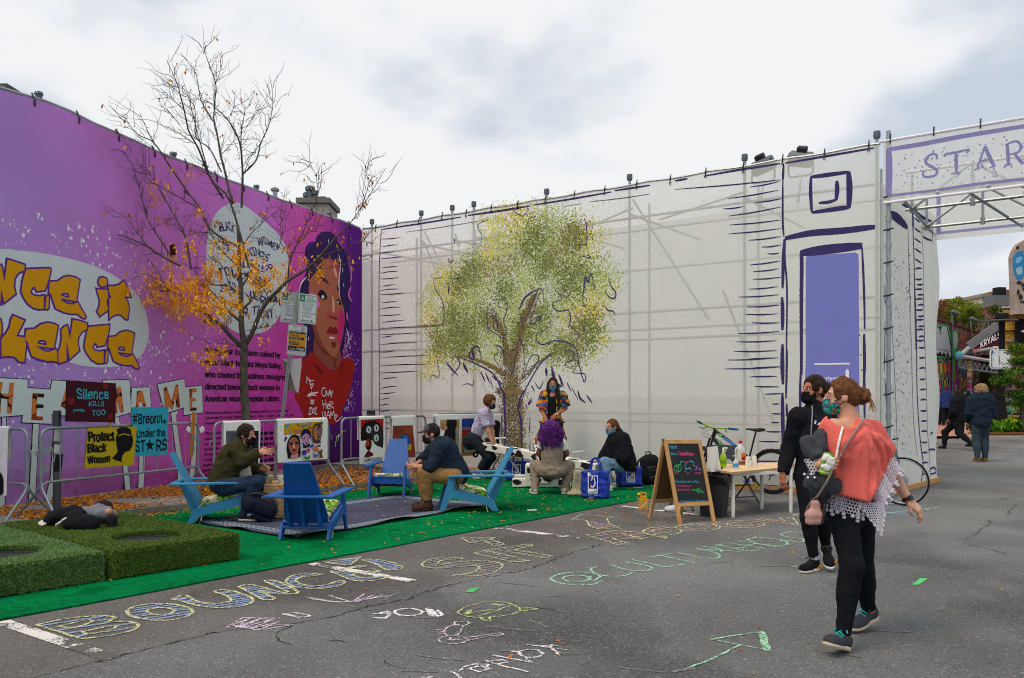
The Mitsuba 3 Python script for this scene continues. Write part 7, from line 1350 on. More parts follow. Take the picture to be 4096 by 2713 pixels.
# lamp post and parking map sign
lp=thing('street_lamp','black lamp post with a flat disc head beside the planting bed','lamp');LD=39.0;b=c8(803,1390,LD);h=c8(803,240,LD)
part(lp,'pole',tube([b*[1,1,0]+[0,0,.1],h],.14,10),'m_graf_black');part(lp,'base',lathe([(.24,0),(.24,.5),(.17,1.1),(.15,1.3)],b*[1,1,0]+[0,0,.1],12),'m_graf_black');part(lp,'lamp_disc',lathe([(0,.04),(.66,.0),(.66,-.05),(0,-.1)],c8(803,263,LD),24),'m_steel_dark',40);part(lp,'lamp_cap',lathe([(0,.30),(.28,.28),(.33,.05),(.12,0)],c8(803,258,LD),16),'m_graf_black',40)
ps=thing('map_sign','white parking information board with a blue P on the lamp post','sign');SD=LD-.3;c=c8(790,672,SD);a,b2_=c8(682,570,SD),c8(902,778,SD);w_,h_=b2_[0]-a[0],a[2]-b2_[2]
rr=sbox(-w_/2,-h_/2,w_/2,h_/2).buffer(-.15).buffer(.15);part(ps,'board',prism(rr,Mx,c,.06),'m_sign_white');on_=lambda s,m,k=0:part(ps,'marking',flat(s,lambda q:c+np.stack([q[:,0],np.full(len(q),-.032-.003*k),q[:,1]],1))if hasattr(s,'area')else(c+np.stack([s[0][:,0],np.full(len(s[0]),-.032-.003*k),s[0][:,1]],1),s[1]),m)
on_(rr.buffer(-.03).difference(rr.buffer(-.07)),'m_steel_dark');on_(sbox(-w_*.45,h_*.26,-w_*.28,h_*.46),'m_sign_blue')
tx=lambda s,h,x,y,bold=True:((lambda m:(m[0]+[x,y],m[1]))(text2d(s,h,bold)))
on_(tx('P',.34,-w_*.415,h_*.28),'m_sign_white',1);on_(tx('Purchase Ticket',.19,-w_*.12,-h_*.33,False),'m_sign_black');on_(sbox(-w_*.10,-h_*.15,-w_*.06,h_*.12),'m_sign_black')
for k in range(6):on_(sbox(-w_*.42,h_*(.16-.1*k),-w_*.35,h_*(.20-.1*k)),mat('8a9aa8',.7));
for k in range(4):on_(sbox(-w_*.14,h_*(.32-.09*k),-w_*.06,h_*(.36-.09*k)),mat('8a9aa8',.7))
# planting bed, shrub, railing
bedq=[(17.6,30.75),(27,30.75),(28,36.5),(20.5,36.5)]
ground_piece('planting_bed',prism(poly(bedq),np.eye(3),(0,0,.12),.14),mat('5a3a22',.95,.1))
scene['m_leaf']={'type':'principledthin','base_color':{'type':'mesh_attribute','name':'vertex_color'},'roughness':.6,'diff_trans':.55,'spec_trans':0.0,'eta':1.4}
def leaves(name,owner,clumps,n,size,cols,rr_=None,flatn=False,drop=.2):
 r_=np.random.default_rng(len(name)+n);V,C=[],[]
 w=np.array([np.prod(c[1])**.5 for c in clumps]);w/=w.sum();ids=r_.choice(len(clumps),n,p=w)
 for i in ids:
  c,e=clumps[i];d=r_.normal(0,1,3);d/=np.linalg.norm(d);p=np.asarray(c)+d*np.asarray(e)*r_.random()**.45
  a=r_.normal(0,1,3);a[2]-=drop;a/=np.linalg.norm(a);b=np.cross(a,r_.normal(0,1,3));b/=np.linalg.norm(b);s=size*r_.uniform(.6,1.3)
  V.append(np.array([p-a*s,p+b*s*.5,p+a*s,p-b*s*.5]));col=np.array(lin(cols[r_.integers(len(cols))]))*r_.uniform(.7,1.15);C.append(np.tile(col,(4,1)))
 v=np.vstack(V);k=np.arange(n)[:,None]*4;part(owner,name,(v,np.vstack([k+[0,1,2],k+[0,2,3]])),'m_leaf',color=np.vstack(C),kind='stuff')
sh=thing('shrub_tree','small green shrub tree in the planting bed cut by the right edge','tree');HD=31.8;s8=lambda x,y:P(*z8(x,y),HD+trng.normal(0,.35))
part(sh,'stem',tube([P(*z8(1045,1420),HD),P(*z8(1030,1000),HD),P(*z8(1000,700),HD)],np.array([.07,.05,.02]),6),'m_bark',True)
for a,b in(((1035,1050),(900,900)),((1030,1150),(960,1120)),((1010,800),(850,660)),((1020,900),(800,890))):part(sh,'limb',tube([P(*z8(*a),HD),P(*z8(*b),HD)],np.array([.03,.012]),5),'m_bark')
leaves('foliage',sh,[(s8(x,y),(.28*a,.5,.20))for x,y,a in((940,590,1.2),(1000,600,1),(960,690,1.0),(1010,690,1.3),(760,890,.9),(830,905,1),(900,880,1),(880,800,.8),(980,800,1.2),(1050,800,1),(960,920,1.2),(1040,930,1.2),(930,1040,1.1),(1000,1050,1.2),(1060,1100,1),(980,1130,1),(1050,1190,1),(1060,700,1),(950,540,.6))],3600,.055,('3a6222','2f551c','547a2a','26461a','6d8a34'))
fp_=thing('flower_plants','low green leafy plants with yellow flowers along the kerb of the planting bed','plants',kind='stuff')
leaves('leaves',fp_,[((x,31.2+trng.random()*1.2,.35+.16*trng.random()),(.34,.35,.30))for x in np.linspace(18.2,24,24)],3600,.085,('3f7a22','4f8a2a','2f5f1c','77a02c'),drop=-.6);leaves('blooms',fp_,[((x,31.1+trng.random(),.68),(.25,.3,.10))for x in np.linspace(18.6,23,14)],130,.05,('e0c81c','d8b414'))
rl_=thing('railing','dark tube railing before the graffiti base of the yellow building','railing')
for y in(1140,1245):part(rl_,'rail',tube([c8(815,y,41),c8(1300,y,41)],.04,6),'m_graf_black')
for x in(825,1000,1200):q=c8(x,1140,41);part(rl_,'post',tube([q*[1,1,0]+[0,0,.1],q],.045,6),'m_graf_black')
# buildings and trees beyond the alley
def build(name,label,c,s,m):t=thing(name,label,'building');part(t,'wall',bx(c,s),m);return t
BD=85.0;b8=lambda x,y,d=BD:P(*z8(x,y),d)
def mass(name,label,x0,x1,yt,d,m,dep=12):
 a,b=b8(x0,yt,d),b8(x1,yt,d);t=thing(name,label,'building');part(t,'wall',bx(((a[0]+b[0])/2,d+dep/2,a[2]/2),(b[0]-a[0],dep,a[2])),m);return t,a,b
pmat('m_corrugated',lambda p,n,uv:mi.Color3f(.56,.51,.43)*(.86+.14*smoothstep(.3,.5,dr.abs(p.x*2.2-dr.floor(p.x*2.2)-.5))),.8);pmat('m_red_brick',lambda p,n,uv:mix((.16,.06,.045),(.27,.12,.09),cell_rand(p.x*4+.5*dr.floor(p.z*12),p.z*12))*(.8+.3*tf(p.x,p.y,p.z)),.9)
t,a,b=mass('lift_tower','pale corrugated tower rising behind the bare shrub beyond the alley',598,722,22,88,'m_corrugated',5);part(t,'roof_trim',bx(((a[0]+b[0])/2,90.4,a[2]+.15),(b[0]-a[0]+.4,5.5,.35)),mat('8f8676',.9))
t,a,b=mass('brick_house','dark red brick block with a yellow corner and rooftop plant beyond the alley',722,1100,112,84,'m_red_brick');part(t,'roof_trim',bx(((a[0]+b[0])/2,89.8,a[2]+.2),(b[0]-a[0]+.4,12.4,.5)),mat('6d6a68',.9));
c0,c1=b8(800,130,83.9),b8(900,230,83.9);part(t,'yellow_corner',bx(((c0[0]+c1[0])/2,83.9,(c0[2])/2),(c1[0]-c0[0],.3,c0[2])),art('b5a26a'));wn=part(t,'window',bx(b8(840,160,83.7),(1.3,.2,.75)),art('c8c4b8'));part(wn,'pane',bx(b8(840,160,83.58),(1.05,.06,.5)),mat('1c242a',.15,.5))
part(t,'roof_plant',bx(b8(800,85,86),(2.6,2,1.4)),mat('5f686c',.7));part(t,'roof_plant',bx(b8(742,85,86),(1.3,1.5,1.0)),art('7a2a26'));part(t,'chimney',bx(b8(775,45,86),(.9,.9,2.4)),art('1e1e20'));part(t,'upper_storey',bx(b8(880,90,88),(3.6,3,2.6)),'m_red_brick');part(t,'balustrade',bx(b8(880,62,86),(3.4,.1,.25)),mat('8f9294',.6))
def crown_tree(label,blobs,cols,n,d,size,tx,pale=None):
 blobs=[(x,y,r*.42)for x,y,r in blobs];size*=.55
 t=thing('tree',label,'tree');bp=b8(tx,900,d)*[1,1,0];top=b8(tx,blobs[0][1]+60,d)
 part(t,'trunk',tube([bp,top],np.array([.35,.12]),7),'m_bark',True)
 cl_=[(b8(x,y,d)+[0,trng.normal(0,1.2),0],(r,r,r*.75))for x,y,r in blobs]
 for c,e in cl_[::2]:part(t,'limb',tube([bp+(top-bp)*.7,c],np.array([.12,.03]),5),'m_bark')
 leaves('crown',t,cl_,n,size,cols)
crown_tree('yellow-green maple behind the graffiti wall',[(340,110,2.6),(250,130,2.2),(400,170,2.4),(440,110,1.6),(300,200,2.4),(210,190,2.0),(390,250,2.4),(300,70,1.4),(360,60,1.4),(250,240,1.8),(460,230,1.6),(200,130,1.3)],('7d8f24','93a02c','6a7c22','a8ac38','556a1e'),6500,80,.17,320)
crown_tree('rust-brown small tree at the gate side of the maple',[(130,120,1.6),(150,90,1.2),(110,160,1.5),(165,150,1.2),(140,200,1.5)],('8a5a38','74492e','9a6a44','6a5a34'),1500,78,.15,135)
crown_tree('dark green tree between the maple and the pale tower',[(560,190,1.5),(590,250,1.6),(530,250,1.5),(560,310,1.8),(520,320,1.4),(585,160,1.0),(600,330,1.4)],('3f5220','4d5f26','2f4018','62702c'),3000,76,.16,560)
bt=thing('bare_tree','bare grey twiggy tree before the pale corrugated tower','tree');r0=b8(640,420,74);fine=[]
for k in range(26):
 e=b8(640+trng.normal(0,38),250+trng.normal(0,55),74);m=(r0+e)/2+trng.normal(0,.35,3);fine.append(tube(spline([r0+[0,0,-.5],m,e],4),np.linspace(.06,.015,9),4))
part(bt,'trunk',tube([r0*[1,1,0],r0],.13,6),'m_bark');part(bt,'branches',fine,mat('6a625c',.9),kind='stuff')
t,a,b=mass('far_warehouse','low grey roofline seen between the trees beyond the alley',90,620,330,95,mat('5a5650',.9),6)
# roofs over the purple banner
rf=thing('roof_block','grey building rooftop with vents peeping over the purple banner beside the tree','building');RD=26.0
a,b=P(1195,790,RD),P(1312,845,RD);part(rf,'wall',bx(((a[0]+b[0])/2,RD+.7,a[2]/2-.1),(b[0]-a[0],1.4,a[2]-.2)),art('8f8a86'));part(rf,'parapet',bx(((a[0]+b[0])/2,RD+.7,a[2]-.1),(b[0]-a[0]+.15,1.55,.16)),art('6d6a68'))
for x,y,r in((1240,765,.10),(1225,790,.07),(1258,782,.08)):c=P(x,y,RD+.8);part(rf,'vent',lathe([(r,-1.2),(r,0),(r*1.6,.02),(r*1.6,.12),(r,.16),(0,.2)],c,10),'m_steel_dark',40)
part(rf,'roof_unit',bx(P(1290,815,RD+.5),(.30,.5,.35)),art('7a5a4a'))
vc=thing('vent_pipe','short grey vent pipe showing above the purple banner','pipe');c=P(1100,765,24.0);part(vc,'pipe',tube([[c[0],c[1],0],c],.07,8),'m_galv');part(vc,'cap',lathe([(.12,0),(.13,.06),(0,.14)],c,10),'m_galv',40)
cb_=thing('brick_chimney','dark grey brick chimney top over the banner at the left edge','chimney');c=P(10,350,20.0);part(cb_,'stack',bx((c[0]-.12,20.3,(c[2])/2),(.45,.6,c[2])),'m_far_concrete');part(cb_,'cap',bx((c[0]-.12,20.3,c[2]+.03),(.52,.7,.10)),art('55504e'))
# ================================================================== chalk drawings on the asphalt
def chalk_mat(nm,c,lo,hi):
 def f(p,n,uv):
  g=tn(p.x*150,p.y*150)*.6+tn(p.x*48,p.y*48,3)*.4;b=.105+.055*tn(p.x*190,p.y*190)
  return mix(mi.Color3f(1.0,.97,.94)*b,C3(c),smoothstep(lo,hi,g)*.84)
 pmat(nm,f,.95,.1)
for nm,c,lo,hi in(('yellow','d0d2a0',.38,.66),('blue','86a4d0',.34,.62),('white','e2e0e6',.30,.56),('green','9ad8b4',.34,.60),('pink','cf9fb4',.44,.74),('lilac','d6c4da',.34,.60),('grey','a9a8a8',.46,.78),('lime','c4d484',.36,.62)):chalk_mat('m_chalk_'+nm,c,lo,hi)
zz=zm(3400,1900,1.928)
def ell_pts(cx,cy,rx_,ry_,a0=0,a1=6.4,n=22):return[(cx+rx_*math.cos(a),cy+ry_*math.sin(a))for a in np.linspace(a0,a1,n)]
def gpts(z,p):return np.array([G(*z(*q))[:2]for q in p])
crng=np.random.default_rng(21)
def cstroke(z,p,w=.021,sm=True):
 q=gpts(z,p);q=spline(q,5)if sm and len(q)>2 else q
 L=LineString(q);n=max(4,int(L.length/.06));q=np.array([L.interpolate(t,True).coords[0]for t in np.linspace(0,1,n)])+crng.normal(0,.003,(n,2))
 return LineString(q).buffer(w/2,2)
def hatch(z,outline,holes,d,gap=.07,w=.034):
 pg=poly(gpts(z,outline));
 for h_ in holes:pg=pg.difference(poly(gpts(z,h_)))
 x0,y0,x1,y1=pg.bounds;d=nrm(d)[:2];n=np.array([-d[1],d[0]]);c=np.array([(x0+x1)/2,(y0+y1)/2]);R_=math.hypot(x1-x0,y1-y0);out=[]
 for k in np.arange(-R_,R_,gap):
  o=c+n*(k+crng.normal(0,gap*.15));s=LineString([o-d*R_,o+d*R_]).intersection(pg.buffer(-.02))
  for g in getattr(s,'geoms',[s]):
   if g.length>.03:out.append(g.buffer(w/2,2))
 return out
def drawing(label,*layers):
 t=thing('chalk_drawing',label,'chalk drawing',None);
 for i,(m,sh)in enumerate(layers):
  u=unary_union([x for x in sh if x is not None]);part(t,'chalk_strokes',flat(u,lambda q:np.hstack([q,np.full((len(q),1),.0042+.0008*i)])),'m_chalk_'+m,kind='stuff')
S_=lambda z,*ps,w=.026,sm=True:[cstroke(z,p,w,sm)for p in ps]
hd_=np.array([.8,.6])
Bo=[(245,850),(330,830),(500,800),(680,788),(780,795),(770,812),(720,830),(860,825),(935,845),(920,875),(850,900),(720,925),(600,940),(545,940),(400,895),(245,850)];Bi=[(400,860),(560,820),(612,815),(620,830),(500,870),(400,860)];Bj=[(560,895),(700,865),(790,850),(800,862),(700,895),(600,912),(560,895)]
Oo,Oi=ell_pts(1080,762,222,57),ell_pts(1085,757,95,24)
Uo=[(1165,675),(1250,645),(1330,690),(1430,705),(1530,697),(1565,680),(1530,650),(1445,620),(1530,612),(1640,640),(1710,680),(1690,705),(1620,725),(1500,732),(1380,725),(1270,700),(1165,675)]
No=[(1610,590),(1700,578),(1880,622),(1950,628),(1870,590),(1790,550),(1860,550),(1960,592),(2020,632),(1950,640),(1850,638),(1745,612),(1860,672),(1780,677),(1690,630),(1610,590)]
Co=[(2175,505),(2080,500),(1980,515),(1935,545),(1960,580),(2050,600),(2160,603),(2280,590),(2340,555),(2290,550),(2220,575),(2120,585),(2030,570),(2000,545),(2040,525),(2120,518),(2175,505)]
Eo=[(200,485),(390,552),(590,530),(560,518),(420,530),(360,505),(530,490),(500,478),(340,495),(270,476),(440,455),(420,446),(200,485)]
Ar,At=[(160,425),(410,388),(335,447),(160,425)],[(420,408),(520,440),(560,465),(600,478),(690,470),(660,440),(560,412),(450,404),(420,408)]
allb=[hatch(zA,Bo,[Bi,Bj],hd_,.10),hatch(zA,Oo,[Oi],hd_,.07),hatch(zA,Uo,[],hd_,.06),hatch(zA,No,[],hd_,.06),hatch(zA,Co,[],hd_,.06),hatch(zB,Eo,[],hd_,.06),hatch(zB,Ar,[],hd_,.06),hatch(zB,At,[],hd_,.06)]
drawing('large yellow-outlined chalk letters filled with blue hatching, reading BOUNCE',('blue',sum(allb[:6],[])),('yellow',S_(zA,Bo,Bi,Bj,Oo,Oi,Uo,No,Co)+S_(zB,Eo)))
drawing('yellow and blue chalk arrow above the end of the word BOUNCE',('blue',allb[6]+allb[7]),('yellow',S_(zB,Ar,sm=False)+S_(zB,At)))
So=[(1120,400),(1000,392),(880,405),(825,435),(860,460),(960,465),(1080,455),(1180,448),(1210,465),(1140,500),(1020,515),(1100,520),(1260,510),(1350,470),(1370,440),(1300,420),(1180,415),(1060,425),(980,432),(930,428),(960,412),(1050,405),(1120,400)];Io=[(1170,365),(1260,345),(1555,415),(1450,425),(1170,365)];To=[(1245,345),(1550,300),(1580,312),(1455,338),(1730,385),(1650,396),(1370,348),(1270,358),(1245,345)];SA=[(1090,260),(1325,255),(1290,268),(1390,305),(1320,316),(1240,278),(1155,296),(1090,260)]
drawing('pale grey-hatched chalk letters reading SIT before the blue chair on the right',('grey',hatch(zB,So,[],hd_,.08)+hatch(zB,Io,[],hd_,.08)+hatch(zB,To,[],hd_,.08)),('yellow',S_(zB,So,w=.02)+S_(zB,Io,To,sm=False,w=.02)))
drawing('pale outlined chalk arrow above the word SIT',('grey',hatch(zB,SA,[],hd_,.07)),('yellow',S_(zB,SA,sm=False,w=.02)))
Mo=[(245,240),(460,307),(562,305),(415,262),(630,268),(470,226),(620,258),(795,250),(780,262),(560,215),(400,213),(300,236),(245,240)];os_=[(760,214,130,28,70,12),(1000,188,150,24,85,11),(1280,168,175,24,85,11)];Vo=[(1345,130),(1560,158),(1680,170),(1640,122),(1545,124),(1600,150),(1420,127),(1345,130)];PA_=[(145,135),(215,100),(440,120),(385,128),(400,165),(470,188),(330,202),(265,178),(250,140),(145,135)]
drawing('pale yellow chalk letters hatched in pink before the chalkboard, starting with M and three rings',('pink',hatch(zR,Mo,[],hd_,.13)+sum([hatch(zR,ell_pts(a,b,c,d),[ell_pts(a,b,e,f)],hd_,.17,.035)for a,b,c,d,e,f in os_],[])+hatch(zR,Vo,[],hd_,.12)),('yellow',S_(zR,Mo,Vo,[(1635,108),(1700,94),(1700,112),(1640,100)],sm=False,w=.022)+S_(zR,*[ell_pts(a,b,c,d)for a,b,c,d,e,f in os_],*[ell_pts(a,b,e,f,.5,6)for a,b,c,d,e,f in os_],w=.022)))
drawing('pale chalk arrow hatched in pink, pointing to the carpet left of the chalkboard',('pink',hatch(zR,PA_[4:9],[],hd_,.06)),('yellow',S_(zR,PA_,sm=False,w=.022)))
gs_=[[(340,520),(300,500),(180,492),(60,505),(8,535),(60,565),(180,580),(290,573),(352,552)],ell_pts(180,535,95,22),[(275,520),(245,543),(300,550),(342,520)],[(318,457),(275,468),(290,490),(360,515),(450,521),(530,510),(558,494)],[(405,440),(500,470),(560,481),(650,481),(692,470),(660,450),(515,422)],[(862,360),(1040,396),(1130,396),(1152,380),(1110,358),(985,330)],[(1005,332),(1120,345),(1165,352),(1120,325),(1000,320)],[(1330,270),(1420,255),(1540,270),(1605,290),(1590,308),(1500,310),(1400,295),(1330,270)],[(1700,215),(1600,222),(1560,235),(1600,252),(1690,262),(1722,278),(1680,288),(1540,270)]]
gl_=[[(560,408),(780,458),(905,437)],[(680,390),(815,367)],[(745,378),(985,430)],[(1075,338),(1280,353)],[(1120,312),(1165,300)],[(1130,306),(1350,351),(1415,340)],[(1250,332),(1330,322)],[(1190,290),(1450,331)],[(1275,280),(1530,320)],[(1320,310),(1410,297)],[(1640,455),(1680,450)]]
drawing('mint green chalk handwriting starting with an at sign, across the asphalt',('green',S_(zR,*gs_,w=.024)+S_(zR,*gl_,w=.024,sm=False)))
drawing('mint green chalk arrow with a triangular head on the open asphalt',('green',S_(zR,[(1090,945),(1425,895),(1452,950),(1475,1020),(1290,985),(1090,945)],[(1285,985),(1100,1075),(935,1140)],sm=False,w=.018)+S_(zR,[(1428,900),(1450,960),(1468,1018)],w=.05)))
drawing('dense lilac chalk scribble below the word BOUNCE',('lilac',S_(zA,[(1535,865),(1700,800),(1590,868),(1780,800),(1620,872),(1850,808),(1680,880),(1900,825),(1740,885),(1980,850),(1755,884),(1560,850),(1640,800),(1880,805)],[(1540,850),(1700,865),(1940,845)],sm=False,w=.016)))
drawing('small white chalk lozenge beside the lilac scribble',('white',S_(zA,[(1915,775),(2010,765),(2120,792),(2000,797),(1915,775)],[(1930,772),(2005,792)],[(2010,768),(2110,788)],sm=False,w=.018)))
drawing('lilac chalk fan of strokes under the end of BOUNCE',('lilac',S_(zB,[(45,660),(200,688),(350,690),(610,650)],[(200,648),(260,670),(340,692)],[(440,638),(400,660),(360,692)],[(560,645),(460,672),(380,692)],[(70,672),(220,692),(330,694)],[(490,650),(380,690)],w=.018)))
drawing('white chalk name of three letters in the middle of the asphalt',('white',S_(zB,[(500,775),(600,770),(608,788),(565,806),(500,800)],[(545,765),(605,758),(602,785)],ell_pts(735,762,98,25),w=.024)+S_(zB,[(855,738),(895,797),(878,737),(930,790),(972,788),(935,750)],sm=False,w=.026)))
drawing('yellow-green chalk turtle on the asphalt',('lime',S_(zB,[(1065,770),(1120,730),(1280,688),(1420,705),(1490,740),(1440,775),(1300,796),(1150,796),(1065,770)],[(1490,735),(1620,738),(1480,756)],[(1215,796),(1240,815),(1290,832),(1280,800)],[(1130,775),(1250,752),(1360,740)],[(1200,790),(1290,765),(1420,720)],w=.015)+S_(zB,[(1310,710),(1372,715)],[(1150,750),(1128,775)],w=.035)))
drawing('lilac chalk figure like a small guitar',('lilac',S_(zB,ell_pts(1035,950,100,28),ell_pts(1040,946,42,12),[(1130,935),(1230,922),(1275,915),(1380,898),(1345,912),(1385,918),(1280,922),(1230,935),(1130,957)],[(1040,850),(1000,862),(975,890),(992,925),(1060,918),(1100,870),(1100,852),(1040,850)],[(1040,850),(1060,826),(1155,830),(1120,855),(1050,846)],[(920,880),(980,881)],[(925,892),(980,895)],[(920,905),(980,908)],[(1000,950),(1080,945)],w=.013)))
drawing('white chalk handwriting at the bottom edge of the photograph',('white',S_(zB,ell_pts(1560,1042,85,28),[(1370,1025),(1480,1032),(1500,1050)],ell_pts(1215,1146,70,20),[(1075,1165),(1130,1125),(1230,1110),(1290,1130),(1250,1140)],[(1290,1095),(1380,1085),(1410,1100),(1330,1115)],[(1012,1162),(1045,1172),(1080,1206),(1100,1230)],w=.017)+S_(zB,[(1540,985),(1800,1018)],[(1700,985),(1695,1008),(1740,1030),(1750,1050)],[(1640,992),(1740,990)],[(1310,1055),(1575,1106),(1530,1078)],[(1250,1090),(1345,1120),(1540,1165)],[(840,1206),(900,1202)],sm=False,w=.017)))
drawing('pale blue chalk hatching on the asphalt before the gate corner',('blue',S_(zz,*[[(235+12*k%40,225+13*k),(380,226+13*k),(590-28*(k%4),228+13*k)]for k in range(9)],w=.03)),('green',S_(zz,[(240,235),(330,222)],[(590,268),(600,272)],[(250,300),(400,285),(690,250)],w=.03)))
sm_=[]
for k in range(60):
 c=np.array([crng.uniform(-1.8,3.4),crng.uniform(4.6,9.5)]);a=crng.normal(.3,.5);L_=crng.uniform(.05,.35);d=np.array([math.cos(a),math.sin(a)])*L_;sm_.append(LineString([c,c+d/2+crng.normal(0,.01,2),c+d]).buffer(crng.uniform(.004,.014),2))
chalk_mat('m_chalk_smear','a8aaac',.60,.92);k_=ground_piece('chalk_smears',flat(unary_union([x for x in sm_ if not cp.intersects(x)]),lambda q:np.hstack([q,np.full((len(q),1),.0036)])),'m_chalk_smear')
# ================================================================== people
for nm,c in(('pale','c08a70'),('tan','a8694c'),('brown','7d4a34'),('fair','c99a80')):mat(c,.55,.35,name='m_skin_'+nm)
def hand(w,d,n,thumb,s=1.0,curl=.5,h=.006,spread=.06):
 """A hand from the wrist w: fingers along d, palm facing n, thumb on the side thumb (+1/-1)."""
 d=nrm(d);n=nrm(np.asarray(n,float)-d*(np.asarray(n)@d));a=np.cross(n,d)*thumb
 q=lambda x,y,z:np.asarray(w)+(d*x+a*y+n*z)*s
 R=np.stack([d,a,n],1);fs=[s_box(q(.048,0,0),np.array([.092,.076,.030])*s,R,.013*s),s_cap(w,q(.03,0,0),.026*s,.024*s)]
 for k,L in enumerate((.92,1.05,1.0,.80)):
  y=.029-.0195*k;p=q(.090-.004*abs(k-1),y,0);ang=.12
  for l,c in((.042,.55),(.027,1.0),(.020,.8)):
   ang+=curl*c*(1+.12*k);e=p+(d*math.cos(ang)+n*math.sin(ang)+a*(spread*(1.2-k)))*l*L*s
   fs.append(s_cap(p,e,.0086*s,.0076*s));p=e
 p0=q(.018,.030,.004);p1=q(.052,.055,.014+.012*curl);p2=q(.080,.060-.02*curl,.022+.02*curl)
 fs+=[s_cap(p0,p1,.014*s,.010*s),s_cap(p1,p2,.010*s,.008*s)]
 return nets(s_un(fs,.008*s),h)
def shoe(t,an,toe,up,m,sole,s=1.0,label=None,hi=0.0,lace=None,h=.009):
 """A shoe under the ankle an, its tip at toe (at sole level), up out of the sole."""
 an,toe=np.asarray(an,float),np.asarray(toe,float);up=nrm(up);f=toe-an;f=nrm(f-up*(f@up));heel=an-f*.055*s;sd_=np.cross(up,f)
 base=(toe-an)@up;L=(toe-heel)@f;q=lambda x,y,z:heel+f*x*L+sd_*y*s+up*(base+z*s);R=np.stack([f,sd_,up],1)
 u0=s_un([s_cap(q(.16,0,.05),q(.84,0,.032),.040*s,.034*s),s_cap(q(.2,0,.06),an+up*hi,.040*s,.043*s),s_ell(q(.72,0,.03),np.array([.26*L,.048*s,.04*s]),R)],.03*s)
 k=part(t,'shoe',nets(s_cut(u0,(q(0,0,.012),-up),(an+up*(hi+.012),up)),h),m,True,label=label)
 so=s_cut(s_un([s_ell(q(.74,0,.012),np.array([.275*L,.052*s,.03*s]),R),s_ell(q(.22,0,.012),np.array([.23*L,.045*s,.03*s]),R),s_box(q(.45,0,.012),np.array([.5*L,.078*s,.03*s]),R,.012)],.02),(q(0,0,0),-up),(q(0,0,.027),up))
 part(k,'sole',nets(so,h*.8),sole,True)
 if lace:
  for j in range(5):x=.48+.075*j;z=.098-.013*j;part(k,'lace',tube(spline([q(x,-.03,z-.016),q(x+.03,0,z),q(x,.03,z-.016)],4),.0042*s,5),lace)
  for y in(-1,1):part(k,'lace',tube(spline([q(.47,0,.105),q(.40,.02*y,.125),q(.46,.045*y,.10)],4),.004*s,5),lace)
